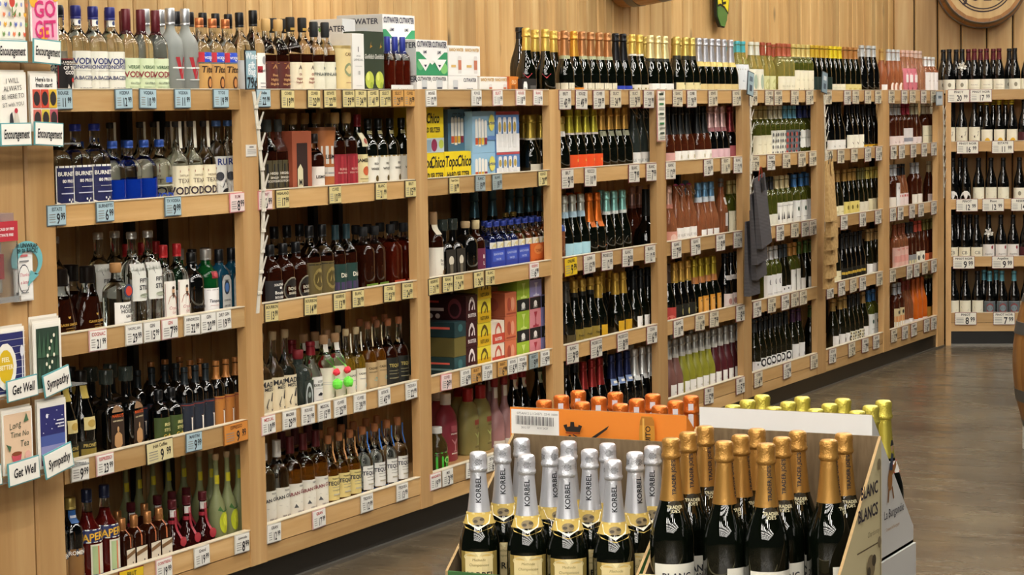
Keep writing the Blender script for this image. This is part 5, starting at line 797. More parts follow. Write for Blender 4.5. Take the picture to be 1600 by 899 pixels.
carton('tea_carton', 'dim blue iced tea carton set back above yellow carton', 700, 737, 1, .128, .165, .09, .12, '4c7490', SURF()+(T('ICED TEA PACK', .86, .024, '22303c', 1, 0, 0, 0, .8),), (), G2, side_col='41556a')  # blue dimmed in the base colour to stand for shelf shade
carton('tea_carton', 'upper light blue tea carton with yellow sun', 738, 773, 1, .118, .165, .055, .13, '8fb8d4', SURF()+(E(.68, .72, .26, .2, 'd8cf5c'), T('Surfside', .72, .02, '2a4a7c', 1, .62, 0, .2), B(.3, 1, .3, .4, '5a80bc')), (), G2)
carton('tea_carton', 'lower light blue tea carton with yellow sun', 738, 774, 1, 0, .117, .055, .13, '8fb8d4', SURF()+(E(.68, .62, .26, .26, 'd8cf5c'), T('Surfside', .62, .02, '2a4a7c', 1, .62, 0, .2)), (), G2)
carton('seltzer_carton', 'upper blue and white can carton with red stripe', 775, 811, 1, .116, .165, .052, .13, '5d86bc', SRF2(), (), G2)
carton('seltzer_carton', 'lower blue and white can carton with red stripe', 776, 812, 1, 0, .115, .052, .13, '5d86bc', SRF2(), (), G2)
# third bay, third shelf: carriers with small bottles
def carrier(px0, px1, col, label, prints, _=None, lvl=2, d0=.052):
    z0 = LZ[lvl]-LIP; h = .105; dep = .155; u0 = WALL.u(px0, z0+h/2, d0); wd = WALL.u(px1, z0+h/2, d0)-u0; m = mat(col, .45); t = .003
    o = link('bottle_carrier', None, None, WALL.pt(u0, d0, z0)); tag(o, label, 'carrier')
    for nm, bx in (('front_panel', (0, wd, 0, t, 0, h)), ('back_panel', (0, wd, dep-t, dep, 0, h)), ('side_panel', (0, t, t, dep-t, 0, h)), ('side_panel', (wd-t, wd, t, dep-t, 0, h)), ('bottom', (t, wd-t, t, dep-t, 0, t)), ('handle_divider', (t, wd-t, dep/2-.0015, dep/2+.0015, t, h+.02))):
        b = MB(); b.box(*bx, m)
        if nm == 'front_panel': do_prints(b, lambda s_, t_, e: (wd/2+s_, -e, t_), wd/2, h, prints)
        link(nm, b.mesh(nm), o)
for i, (a, b_, w_) in enumerate(((768, 790, 'first'), (791, 809, 'second'), (810, 828, 'third'))):
    carrier(a, b_, '2a3d9c', f'{w_} royal blue six-bottle carrier on the third shelf', (B(-.8, .8, .5, .9, '3c55b8'), T('RANCH RIDER', .78, .013, 'c9d2ee', 0), T('WATER', .58, .013, 'c9d2ee', 0), B(-.9, .9, .0, .12, '7c2a6c')))
carrier(830, 853, 'd0652a', 'orange four-bottle carrier beside the blue carriers', (E(0, .75, .6, .2, 'de8a4c'), T('TONIC', .7, .018, '9c3c14'), T('ORANGE', .3, .02, '9c3c14')))
small = []
for k, key in (((0, 'ranc'), (1, 'ranc'))):
    for px in (763, 771, 779, 787, 795, 803, 812, 822): small.append((px-6*k, key, k))
for px in (833, 843, 853): small.append((px, 'tonc', 0))
for px in (790, 802): small.append((px, 'tonc', 2))
grp = {}
prevu = {}
for px, key, k in small:
    st = STY[key]; d = .055+.038+k*.072; z = LZ[2]-LIP+.006; u = WALL.u(px, z+.17, d)
    if k in prevu and u-prevu[k] < .066: u = prevu[k]+.066
    prevu[k] = u
    o = put_bottle(key, WALL.pt(u, d, z), 0); grp.setdefault((key, k), []).append(o)
for (key, k), ls in grp.items():
    for i, o in enumerate(ls): tag(o, f"{STY[key]['desc']}, {NUM[i+1]} from left in carrier {('front', 'back', 'rear')[k]} row, third bay", 'seltzer bottle', 'small bottles standing in the carriers')
# third bay, fourth shelf: stacked drink cartons
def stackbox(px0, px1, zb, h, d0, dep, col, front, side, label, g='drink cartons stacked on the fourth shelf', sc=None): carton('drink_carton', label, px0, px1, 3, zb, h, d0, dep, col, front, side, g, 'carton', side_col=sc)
def arch(c, t, c2): return (P([(-.55, .42), (-.5, .68), (-.25, .88), (0, .94), (.25, .88), (.5, .68), (.55, .42), (.4, .42), (.33, .66), (0, .80), (-.33, .66), (-.4, .42)], c), P([(-.1, .45), (.3, .7), (.1, .42)], c), T(t, .22, .02, c2))
MAR, YEL, TEA_ = '3a1218', 'd8c21e', '1f3c40'
ys = arch('5a4a10', 'RETURN', '5a4a10')
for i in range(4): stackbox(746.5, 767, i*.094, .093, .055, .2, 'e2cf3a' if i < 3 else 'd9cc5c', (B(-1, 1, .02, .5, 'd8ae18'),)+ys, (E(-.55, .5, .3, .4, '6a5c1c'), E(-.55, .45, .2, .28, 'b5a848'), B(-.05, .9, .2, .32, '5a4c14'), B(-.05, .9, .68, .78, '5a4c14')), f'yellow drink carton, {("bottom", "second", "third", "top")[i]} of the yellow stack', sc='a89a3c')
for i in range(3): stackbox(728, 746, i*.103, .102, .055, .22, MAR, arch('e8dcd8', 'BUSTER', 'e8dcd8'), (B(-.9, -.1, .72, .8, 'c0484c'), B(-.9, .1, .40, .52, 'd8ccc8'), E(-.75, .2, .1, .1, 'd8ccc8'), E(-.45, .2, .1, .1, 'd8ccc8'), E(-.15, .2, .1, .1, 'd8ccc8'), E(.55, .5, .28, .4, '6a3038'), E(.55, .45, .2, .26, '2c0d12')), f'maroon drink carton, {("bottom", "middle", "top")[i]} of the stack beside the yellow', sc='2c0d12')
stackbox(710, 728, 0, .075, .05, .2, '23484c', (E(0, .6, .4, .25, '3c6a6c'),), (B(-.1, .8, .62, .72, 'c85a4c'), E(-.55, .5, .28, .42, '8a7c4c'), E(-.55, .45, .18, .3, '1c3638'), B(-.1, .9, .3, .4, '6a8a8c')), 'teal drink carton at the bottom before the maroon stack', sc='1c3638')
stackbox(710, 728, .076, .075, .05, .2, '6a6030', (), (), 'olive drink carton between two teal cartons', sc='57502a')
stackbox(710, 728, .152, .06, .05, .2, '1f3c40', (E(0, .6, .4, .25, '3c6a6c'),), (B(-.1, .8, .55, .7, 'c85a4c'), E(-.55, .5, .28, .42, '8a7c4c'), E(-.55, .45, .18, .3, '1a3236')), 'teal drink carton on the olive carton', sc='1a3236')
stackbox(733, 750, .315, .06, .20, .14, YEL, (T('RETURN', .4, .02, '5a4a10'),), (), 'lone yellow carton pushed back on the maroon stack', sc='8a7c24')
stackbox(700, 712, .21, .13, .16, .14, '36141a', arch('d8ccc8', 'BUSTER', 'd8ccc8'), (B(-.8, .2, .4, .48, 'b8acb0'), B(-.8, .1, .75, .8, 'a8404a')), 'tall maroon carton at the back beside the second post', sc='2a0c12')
for i in range(2): stackbox(769, 788, i*.093, .092, .05, .18, 'e6d8c4', (B(-1, 1, .02, .45, 'c84a34'), arch('c0503c', 'BUSTER', 'f0e4d8')[0], T('BUSTER', .22, .018, 'f0e4d8')), (), f'cream and red drink carton, {("lower", "upper")[i]} of two')
for i in range(3): stackbox(789, 807, i*.098, .097, .05, .2, 'd0704c', (E(-.3, .5, .3, .3, 'a84c34'), E(.3, .5, .3, .3, 'e09a78'), B(-.8, .8, .08, .14, 'a84c34')), (E(.4, .5, .3, .3, '7c3424'), B(-.9, .1, .2, .3, '9c4a30')), f'coral drink carton, {("bottom", "middle", "top")[i]} of the coral stack', sc='8a442c')
def neg(c, c2): return (B(-1, 1, .62, 1, '17171a'), E(0, .8, .3, .1, 'e4e2dc'), T('SPIRIT', .7, .014, 'e4e2dc'), P([(-.3, .52), (.3, .52), (.05, .32), (.05, .14), (.2, .08), (-.2, .08), (-.05, .14), (-.05, .32)], c2), B(-.5, .5, .02, .08, c2))
for i in range(3): stackbox(808, 827, i*.128, .127, .05, .09, '9cbc34', neg('9cbc34', 'cfe07c'), (), f'lime-green and black drink carton, {("bottom", "middle", "top")[i]} of the lime stack', sc='7c9a2c')
for i in range(2): stackbox(828, 845, i*.128, .127, .05, .09, 'd88a94', neg('d88a94', 'a83444'), (), f'pink and black drink carton, {("lower", "upper")[i]} of two')
stackbox(828, 846, .257, .115, .05, .09, '8a86b8', neg('8a86b8', 'c9c8dc'), (), 'violet and black drink carton above the pink pair')
for i in range(2): stackbox(846, 860, i*.128, .127, .05, .09, '8a86b8', neg('8a86b8', 'c9c8dc'), (), f'violet drink carton beside the third post, {("lower", "upper")[i]} of two')
stackbox(790, 806, .30, .075, .16, .24, '5f8f24', (), (), 'open green display carton pushed back above the coral stack', sc='6c9c2a')

# orange gift boxes on the second shelf of bay two
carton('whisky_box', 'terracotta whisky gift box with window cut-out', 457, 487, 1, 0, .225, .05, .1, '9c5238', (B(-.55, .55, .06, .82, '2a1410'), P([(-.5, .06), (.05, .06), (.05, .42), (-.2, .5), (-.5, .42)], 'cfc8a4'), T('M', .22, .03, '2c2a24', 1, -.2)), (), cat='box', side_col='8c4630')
tube('copper-orange whisky tube with white label', 503, 1, .235, .05, 'b36f3c', .13, (B(-.9, 1, .45, .72, 'e2ded4'), T('LISMORE', .56, .02, K), B(-.9, 1, .26, .40, 'd9d4c8'), B(-.7, .6, .3, .32, '999999')), '8a5a38')
# ================================================================== price tags
TAGK = {  # face, border, title colour, width, height, drop below rail top, name
 'b': ('a9c3cc', '5c6a70', '3a4650', .082, .055, .004, 'pale blue price tag'), 'w': ('e6e4dc', 'b9b5aa', '4a4444', .080, .058, .006, 'white price tag'),
 'r': ('e8e6de', 'c9a09c', 'b83c3c', .080, .058, .006, 'white price tag with red heading'), 'p': ('ead6d2', 'cf8484', '8a4a50', .080, .058, .006, 'pink-edged price tag'),
 'c': ('d8c88c', '3a3026', '3a3226', .078, .058, .006, 'straw-yellow price tag with dark edge'), 'o': ('cf9c54', '7a5a34', '5a3a1c', .078, .058, .006, 'orange-tan price tag'),
 'y': ('dcb91e', '6a2a24', '2a2a1c', .12, .075, .006, 'bright yellow price tag'), 'g': ('9aa8a8', '4a5254', '2c343a', .080, .058, .006, 'grey-blue price tag'),
 'm': ('d2cdc0', '7c4a4c', '4a4040', .115, .078, .006, 'white price tag with maroon edge'), 't': ('cfc5ac', '7c5a50', '4a4040', .115, .074, .006, 'beige price tag with maroon edge'),
 'W': ('d8cc9c', '2c2620', '4a4030', .135, .062, .004, 'wide cream price tag'), 'O': ('d0883c', '8a5a2c', '6a3a14', .135, .062, .004, 'wide orange price tag'), 'M': ('e4e0d2', '7c3a40', '3a3432', .135, .078, .002, 'wide white price tag'),
}
TAGS = {
 (1, 0): '100:11.99:b 195:12.99:b:VODKA 233:10.99:b:VODKA 287:11.99:b:VODKA 347:19.99:b:TITOS', (1, 1): '90:9.99:b 166:6.99:b:BURNETTS 272:9.99:b:TX VODKA 372:8.99:p:RUM',
 (1, 2): '155:21.99:r:COGNAC 211:29.99:w:PACIFIC GIN 239:15.99:w:GIN 267:7.99:r:GIN 302:32.99:w:HENDRICKS 327:20.99:w:GIN 350:19.99:w:DRY GIN', (1, 3): '127:9.99:w:COCOA 166:23.99:r:ESPRESSO 251:9.99:W:Irish Coffee 305:9.99:b:MARTINI 370:9.99:O:ESPRESSO',
 (1, 4): '207:9.99:y 258:19.99:r:COINTREAU 317:19.99:w:Grand 380:8.99:w:Limoncello',
 (2, 0): '413:22.99:b:Vodka 451:19.99:c 492:23.99:c 517:22.99:c 546:59.99:c 564:34.99:c 583:41.99:c 603:37.99:c 623:29.99:o 641:19.99:o', (2, 1): '416:3.99:p 443:17.99:c:HIGHLAND 525:10.99:c 597:21.99:c 643:15.99:c',
 (2, 2): '426:13.99:c:BOURBON 487:14.99:c:BOURBON 532:13.99:c 561:30.99:c 610:23.99:c 638:24.99:c', (2, 3): '421:10.99:r:MEZCAL 454:29.99:w:MADRE 483:21.99:w 508:15.99:w:MEZCAL 533:25.99:w 564:39.99:w 602:45.99:w 644:22.99:w:TEQUILA',
 (2, 4): '430:12.99:w:GRAN 500:17.99:r:GRAN 575:12.99:w:TEQUILA 630:13.99:w:TEQUILA',
 (3, 0): '675:12.99:w 746:12.99:w 779:11.99:r 815:18.99:r 842:13.99:r', (3, 1): '711:18.99:c:Topo Chico 752:19.99:g 778:19.99:g 849:20.99:c', (3, 2): '679:31.99:c 701:27.99:c 718:24.99:c 749:36.99:c 767:18.99:c 836:6.99:r',
 (3, 3): '699:9.99:p 729:6.99:w 744:6.99:o 763:13.99:w 786:6.99:o 802:6.99:w 817:9.99:w 835:9.99:g 853:9.99:w', (3, 4): '682:19.99:r:MARGARITA 701:3.99:w:MIX 738:6.99:w 770:6.99:w',
 (4, 0): '884:43.99:m 910:49.99:m 937:59.99:m 963:34.99:t 993:9.99:t 1015:23.99:m', (4, 1): '888:9.99:m:BRUT 924:10.99:m:ROCCO 992:7.99:m 1019:7.99:m', (4, 2): '893:9.99:y:ONLINE 922:15.99:m:LUNA 950:12.99:m:PROSECCO 982:8.99:m 1017:12.99:m', (4, 3): '896:9.99:m 933:6.99:m:PROSECCO 974:8.99:m:PROSECCO 1020:6.99:m:CAVA',
 (5, 0): '1060:27.99:t 1082:29.99:m 1115:10.99:t 1152:13.99:t', (5, 1): '1049:12.99:m 1108:29.99:m 1135:16.99:t 1154:12.99:m', (5, 2): '1058:7.99:m 1088:7.99:m 1127:9.99:m 1154:12.99:m', (5, 3): '1061:10.99:m 1095:6.99:t 1117:7.99:t 1158:8.99:m', (5, 4): '1109:5.99:m 1158:5.99:m',
 (6, 0): '1178:9.99:t 1203:7.99:t 1217:8.99:t 1243:6.99:t 1266:9.99:t', (6, 1): '1181:5.99:t 1206:7.99:m 1230:6.99:t 1254:8.99:t 1271:9.99:t', (6, 2): '1200:7.99:m 1220:8.99:m 1243:6.99:t 1259:9.99:m 1271:8.99:m', (6, 3): '1184:5.99:m 1207:6.99:t 1228:7.99:m 1243:6.99:t 1256:7.99:t', (6, 4): '1186:4.99:t 1231:5.99:m 1273:6.99:t',
 (7, 0): '1295:8.99:t 1325:9.99:m 1338:7.99:t 1357:9.99:t 1373:8.99:t', (7, 1): '1297:9.99:t 1315:8.99:t 1336:7.99:t 1357:9.99:m 1374:6.99:m', (7, 2): '1320:7.99:m 1349:8.99:m 1373:6.99:m', (7, 3): '1298:6.99:m 1316:7.99:m 1334:5.99:t 1349:7.99:m 1375:8.99:t', (7, 4): '1302:6.99:m 1332:5.99:t 1353:7.99:m 1370:8.99:m',
 (8, 0): '1394:8.99:t 1414:9.99:m 1427:7.99:t 1444:8.99:m 1459:9.99:t', (8, 1): '1397:7.99:m 1410:6.99:m 1428:8.99:m 1445:9.99:m 1460:8.99:m', (8, 2): '1396:9.99:m 1408:8.99:m 1426:7.99:m 1440:6.99:m 1460:9.99:m', (8, 3): '1396:8.99:t 1422:6.99:m 1433:7.99:m 1446:8.99:t 1460:6.99:m', (8, 4): '1398:5.99:t 1415:6.99:m 1429:7.99:m 1449:6.99:m 1460:8.99:m',
 (9, 0): '1498:20.99:M:PINOT 1531:17.99:M:PINOT NOIR', (9, 1): '1512:16.99:M:PINOT NOIR 1567:11.99:M', (9, 2): '1511:12.99:M:PINOT 1552:12.99:M:Pinot 1597:14.99:M', (9, 3): '1506:9.99:M:PINOT NOIR 1567:9.99:M:Angeline', (9, 4): '1509:8.99:M:PINOT 1569:7.99:M:PINOT NOIR',
}
TC = {}
def tag_parts(kind, price, title, rnd):
    k = (kind, price, title)
    if k in TC: return TC[k]
    face, edge, tc, wd, h, _, nm = TAGK[kind]
    a = MB(); a.box(-wd/2-.003, wd/2+.003, -.003, 0, -h-.003, .003, mat(edge, .3, 0, 0, 1.45, .3))
    c = MB(); c.box(-wd/2, wd/2, -.0045, -.003, -h, 0, mat(face, .5)); ink = '17171d'
    pr = []
    ttl = title or rnd.choice(['BRUT', 'RESERVE', 'BLANC', 'CUVEE', 'ROUGE', 'SELECT', 'ESTATE'])
    ts = min(.26*h, wd*.9/(len(ttl)*.62)); pr.append(T(ttl, .83, ts, tc, 1))
    big = .80*h if len(price) < 5 else .66*h
    ip, dec = price.split('.')
    pr.append(T(ip, .33, big, ink, 1, .22-.08*len(ip), 0, 0, .62 if len(ip) > 1 else .75)); pr.append(T(dec, .44, big*.66, ink, 1, .66, 0, 0, .72))
    for q in range(4): pr.append(B(-.9, -.42 if len(ip) > 1 else -.2, .54-q*.13, .58-q*.13, '8f8c86'))
    do_prints(c, lambda s_, t, e: (s_, -.0045-e*.5, -h+t), wd/2, h, pr)
    if kind in 'mtM': 
        for q in range(5): c.box(-wd/2-.001, -wd/2+.004, -.0052, -.0045, -h*(.1+.2*q)-.006, -h*(.1+.2*q), mat('e8e6e0', .4))
    TC[k] = (a.mesh('holder'), c.mesh('card')); return TC[k]
rnd = random.Random(3)
for (bn, lv), txt in TAGS.items():
    fr = CORNER if bn == 9 else WALL; items = []
    for w_ in txt.replace(' GIN ', '_GIN ').split():
        if ':' in w_: items.append(w_.split(':'))
        else: items[-1][-1] += ' '+w_
    prev = -9
    for i, it in enumerate(items):
        kind = it[2]; wd = TAGK[kind][3]; u = fr.u(int(it[0]), LZ[lv]-.03, -.006)
        if i and u-wd/2 < prev+.008: u = prev+.008+wd/2
        prev = u+wd/2
        o = link('price_tag', None, None, fr.pt(u, .0005 if bn != 9 else 0, LZ[lv]-TAGK[kind][5]), fr.rot)
        o.rotation_euler = (0, rnd.uniform(-.03, .03) if bn < 9 else 0, fr.rot)
        h_, c_ = tag_parts(kind, it[1], it[3] if len(it) > 3 else '', rnd); link('holder', h_, o); link('card', c_, o)
        tail = f', {NUM[i+1]} along the {SHELFN[lv]} rail, {BAYN[bn]}'
        tag(o, shorten(TAGK[kind][6], 8)+tail, 'price tag', f'price tags on the {SHELFN[lv]} rail of the {BAYN[bn]}')

# ================================================================== signs, clip strips and gift bags
def sign(name, label, px0, px1, py0, py1, d, col, edge, prints, tilt=0.0, cat='sign', fr=WALL, th=.004):
    u0, z1 = uz(fr, px0, py0, d); u1, z0 = uz(fr, px1, py1, d); um, _ = uz(fr, (px0+px1)/2, (py0+py1)/2, d)
    _, z1 = uz(fr, (px0+px1)/2, py0, d); _, z0 = uz(fr, (px0+px1)/2, py1, d)
    wd, h = u1-u0, z1-z0; o = link(name, None, None, fr.pt(um, d, (z0+z1)/2), fr.rot); o.rotation_euler = (0, math.radians(-tilt), fr.rot); tag(o, label, cat)
    b = MB(); b.box(-wd/2, wd/2, 0, th, -h/2, h/2, mat(edge, .4)); link('backing', b.mesh('backing'), o)
    m_ = min(wd, h)*.05; c = MB(); c.box(-wd/2+m_, wd/2-m_, -.001, 0, -h/2+m_, h/2-m_, mat(col, .5)); do_prints(c, lambda s_, t, e: (s_, -.001-e, -h/2+t), wd/2, h, prints); link('face', c.mesh('face'), o)
    return o, wd, h
sign('gift_bag_sign', 'blue gift bag price sign reading 79 cents on the first post', 383, 402, 78, 140, -.03, '8fb0bc', '1c2026', (T('Wine', .85, .03, 'e8eef0', 1), T('gift', .62, .032, 'e8eef0', 1), T('bag', .46, .032, 'e8eef0', 1), T('79¢', .18, .05, '16181c', 1, 0, 0, 0, .8)), 1)
sign('gift_bag_sign', 'leaning blue sign above the grey gift bags', 1168, 1178, 112, 150, -.03, '9ab0b8', '20262c', (B(-.5, .5, .6, .8, '5a6a78'), B(-.4, .4, .2, .45, '3c4c5c')), -9)
sign('gift_bag_sign', 'leaning blue sign above the kraft gift bags', 1284, 1293, 112, 146, -.03, '7f95a0', '20262c', (B(-.5, .5, .6, .8, 'd0d8dc'), B(-.4, .4, .2, .45, '3c4c5c')), -8)
sign('gift_bag_sign', 'small pale sign on the corner post', 1463, 1473, 143, 165, -.03, 'b9c2c8', '7a8084', (B(-.5, .5, .5, .7, '5a6a78'),), 0)
sign('wine_guide_sign', 'tall narrow serving guide sign with green headings', 1027, 1040, 141, 221, -.02, 'e6e4d4', 'c08c84', tuple(x for q in range(5) for x in (B(-.6, .5, .9-.19*q, .94-.19*q, ('3a4a3c', '3c7a4c')[q % 2]), B(-.7, .7, .84-.19*q, .855-.19*q, '7a7a70'), B(-.7, .6, .81-.19*q, .825-.19*q, '7a7a70')))+(T('Guide', .96, .016, '2c3c34'),), 0)
sign('shelf_notice', 'small white notice stuck on the first post', 384, 401, 226, 245, -.001, 'e9e6de', 'cfc9bc', (B(-.4, .4, .75, .85, '777777'), B(-.8, .8, .55, .6, 'aaaaaa'), B(-.8, .8, .42, .47, 'aaaaaa'), B(-.8, .8, .28, .33, 'aaaaaa')), 0, th=.001)
for n_, (pts, lab) in enumerate((([(397, 143), (400, 170), (404, 205), (407, 240), (411, 275), (412, 310), (412, 340), (410, 390), (407, 440), (403, 490)], 'empty white clip strip hanging down the first post'),
                             ([(1173, 150), (1173, 185), (1174, 220), (1173, 255), (1173, 275), (1173, 310), (1174, 350)], 'white clip strip beside the white wine'), ([(1288, 148), (1289, 180), (1290, 215), (1290, 245), (1290, 300), (1290, 362)], 'white clip strip beside the kraft bags'),
                             ([(1474, 165), (1475, 200), (1474, 235), (1475, 270), (1475, 310)], 'white clip strip on the corner post'))):
    w3 = [WALL.pt(*((lambda a: (a[0], -.03, a[1]))(uz(WALL, x, y, -.03)))) for x, y in pts]; o0 = w3[0].copy(); o = link('clip_strip', None, None, o0); tag(o, lab, 'clip strip'); b = MB()
    M_C = mat('dcd7c8', .4); L_ = [v-o0 for v in w3]
    k = len(L_); b.add([v+Vector((-.009, 0, 0)) for v in L_]+[v+Vector((.009, 0, 0)) for v in L_]+[v+Vector((-.009, .003, 0)) for v in L_]+[v+Vector((.009, .003, 0)) for v in L_], [(i, i+1, k+i+1, k+i) for i in range(k-1)]+[(2*k+i, 3*k+i, 3*k+i+1, 2*k+i+1) for i in range(k-1)], M_C); link('strip', b.mesh('strip'), o)
    zt, zb = L_[0].z, L_[-1].z; zc = zt-.05; cm = MB(); cm.add([(-.004, 0, 0), (.008, -.002, .0), (.020, -.012, .05), (.012, -.012, .052), (-.004, -.002, .008)], [(0, 1, 2, 3, 4)], M_C); cm.box(-.01, .01, -.004, .0, -.006, .004, M_C); cm = cm.mesh('clip')
    while zc > zb+.02:
        j = next(i for i in range(k-1) if L_[i+1].z <= zc); f_ = (L_[j].z-zc)/(L_[j].z-L_[j+1].z); link('clip', cm, o, L_[j]+(L_[j+1]-L_[j])*f_); zc -= .068
def gift_bag(label, px, ytop, h, wd, d, col, hand, tilt, tagcol=None):
    u, z = uz(WALL, px, ytop, d); o = link('wine_gift_bag', None, None, WALL.pt(u, d, z)); o.rotation_euler = (0, math.radians(tilt), 0); tag(o, label, 'gift bag', 'gift bags hanging in front of the shelves')
    b = MB(); t = .016; m = col
    b.add([(-wd/2, -.004, 0), (wd/2, -.004, 0), (wd/2, .004, 0), (-wd/2, .004, 0), (-wd/2, -t, -h), (wd/2, -t, -h), (wd/2, t, -h), (-wd/2, t, -h)], [(0, 1, 2, 3), (4, 7, 6, 5), (0, 4, 5, 1), (1, 5, 6, 2), (2, 6, 7, 3), (3, 7, 4, 0)], m); link('bag', b.mesh('bag'), o)
    hm = MB(); hm.tube([(-.022, -.005, -.02), (-.02, -.01, .02), (-.006, -.012, .045), (.006, -.012, .045), (.02, -.01, .02), (.022, -.005, -.02)], .0022, mat(hand, .6), 5); link('handle', hm.mesh('handle'), o)
    if tagcol:
        q = MB(); q.box(-.005, .03, -.014, -.0125, -.08, -.01, mat(tagcol, .6)); link('swing_tag', q.mesh('swing_tag'), o)
def kraft():
    m, t, b, N, Lk = node_mat('kraft_paper'); g = N('ShaderNodeNewGeometry'); n = N('ShaderNodeTexNoise'); n.inputs['Scale'].default_value = 60; n.inputs['Detail'].default_value = 4; Lk(g.outputs['Position'], n.inputs[0])
    cr = N('ShaderNodeValToRGB'); Lk(n.outputs[0], cr.inputs[0]); e = cr.color_ramp.elements; e[0].position = .3; e[0].color = (*lin('b08a54'), 1); e[1].position = .65; e[1].color = (*lin('caa76e'), 1); Lk(cr.outputs[0], b.inputs['Base Color']); b.inputs['Roughness'].default_value = .75; return m
def ribbed():
    m, t, b, N, Lk = node_mat('ribbed_grey_paper'); g = N('ShaderNodeNewGeometry'); wv = N('ShaderNodeTexWave'); wv.bands_direction = 'Z'; wv.inputs['Scale'].default_value = 45; Lk(g.outputs['Position'], wv.inputs[0])
    cr = N('ShaderNodeValToRGB'); Lk(wv.outputs[0], cr.inputs[0]); e = cr.color_ramp.elements; e[0].color = (*lin('353438'), 1); e[1].color = (*lin('5a585c'), 1); Lk(cr.outputs[0], b.inputs['Base Color']); b.inputs['Roughness'].default_value = .6; return m
M_KR, M_RB = kraft(), ribbed()
for i, (px, y, h, d, tl) in enumerate(((1290, 250, .33, -.16, -6), (1292, 272, .34, -.138, -5), (1293, 296, .33, -.116, -4), (1293, 319, .33, -.094, -3), (1291, 340, .335, -.072, -3), (1289, 364, .31, -.05, -1))):
    gift_bag(f'kraft paper wine gift bag, {("topmost", "second", "third", "fourth", "fifth", "lowest")[i]} of the hanging stack', px+5, y, h, .115, d, M_KR, '15130f', tl, 'c9a76c' if i == 0 else None)
for i, (px, y, h, d, tl) in enumerate(((1186, 275, .36, -.126, -11), (1181, 300, .36, -.10, -8), (1180, 325, .36, -.074, -8), (1173, 345, .38, -.047, -2))):
    gift_bag(f'dark grey ribbed wine gift bag, {("topmost", "second", "third", "lowest")[i]} of the hanging stack', px, y, h, .15, d, M_RB, 'b8402c', tl, '1c1c20' if i == 0 else None)

# ================================================================== greeting cards and fittings on the end panel
D0 = -.075
def card(label, px0, px1, y0, y1, d, prints, bg, n_behind=2):
    o, wd, h = sign('greeting_card', label, px0, px1, y0, y1, d, bg, 'ece8de', prints, 0, 'card', th=.002)
    for q in range(n_behind):
        b = MB(); b.box(-wd/2+.003, wd/2+.004, .004+.006*q, .005+.006*q, -h/2, h/2+.006*(q+1), mat(('e9e4d8', 'd9d2c4')[q % 2], .6)); link('card_behind', b.mesh('card_behind'), o)
def pocket(label, px0, px1, y0, y1, d, text, tilt):
    sign('card_rack_sign', label, px0, px1, y0, y1, d, 'efece2', '5fa0a4', (T(text, .52, .036 if len(text) > 9 else .036, '15151a', 1, 0, 0, .18, .48 if len(text) > 9 else .72), ), tilt, 'sign')
FLW = tuple(x for i in range(30) for x in ((P([(-.9+.36*(i % 6)+.1*(i//6 % 2)-.10, .10+.15*(i//6)), (-.9+.36*(i % 6)+.1*(i//6 % 2), .06+.15*(i//6)), (-.9+.36*(i % 6)+.1*(i//6 % 2)+.10, .10+.15*(i//6)), (-.9+.36*(i % 6)+.1*(i//6 % 2)+.08, .15+.15*(i//6)), (-.9+.36*(i % 6)+.1*(i//6 % 2), .12+.15*(i//6)), (-.9+.36*(i % 6)+.1*(i//6 % 2)-.08, .15+.15*(i//6))], ('c8502c', 'd8a02c', '5a6ab0', '7a9a5c', 'd8784c')[i*3 % 5])) if i % 2 else E(-.9+.36*(i % 6)+.1*(i//6 % 2), .11+.15*(i//6), .07, .035, ('5a7a3c', 'c8502c', '8a94c0', 'e0b44c')[i % 4]),))+(E(-.05, .60, .26, .12, 'efe8d8'), E(-.05, .60, .2, .085, 'c03c2c'), P([(-.09, .52), (-.01, .52), (-.03, .36), (-.07, .36)], '5a7a3c'), P([(-.05, .40), (.25, .50), (.1, .38)], '6a8a4c'))
card('greeting card with folk flowers and a red tulip', -8, 40, -38, 64, D0, FLW, 'efe8d8')
card('pink greeting card with large GO GET lettering', 46, 92, -40, 65, D0, (E(-.8, .62, .3, .12, 'e8a830'), E(.8, .72, .3, .12, 'e8a830'), E(-.1, .12, .35, .1, 'e8a030'), T('GO', .49, .066, 'c8286c', 1, 0, 3, 0, .95), T('GET', .19, .066, 'c8286c', 1, 0, 3, 0, .78)), 'eaa8bc')
card('white greeting card with hand lettering and a seated couple', -4, 43, 116, 200, D0, (T('I WILL', .88, .02, '4a4a48', 0, 0, 4), T('ALWAYS', .74, .02, '4a4a48', 0, 0, 4), T('BE HERE TO', .59, .018, '4a4a48', 0, 0, 4), T('SIT with YOU', .44, .016, '4a4a48', 0, 0, 4), P([(-.3, .05), (-.25, .25), (-.1, .3), (0, .1)], '2c2a30'), P([(0, .05), (.1, .3), (.3, .28), (.45, .05)], 'cfc4b4'), E(.18, .32, .12, .05, 'b5303c')), 'ebe6da')
card('fresh start greeting card with six coloured squares', 47, 91, 118, 205, D0, (T("Here's to a", .93, .017, '1a1a1a', 1), T('fresh start!', .83, .017, '1a1a1a', 1))+tuple(x for i in range(6) for x in (B(-.9+.61*(i % 3), -.31+.61*(i % 3), .42-.36*(i//3), .75-.36*(i//3), ('c0503c', 'c8442c', 'd8b02c', 'c86a5c', 'd0b83c', 'b0505c')[i]), E(-.6+.61*(i % 3), .585-.36*(i//3), .24, .13, '2a2020'))), 'efece4')
pocket('Encouragement sign under the folk flower card', -6, 44, 63, 97, D0-.012, 'Encouragement', 0)
pocket('Encouragement sign under the pink GO GET card', 52, 96, 62, 100, D0-.012, 'Encouragement', -3)
pocket('Encouragement sign under the seated couple card', 1, 50, 192, 228, D0-.012, 'Encouragement', 0)
pocket('Encouragement sign under the fresh start card', 54, 100, 191, 228, D0-.012, 'Encouragement', -3)
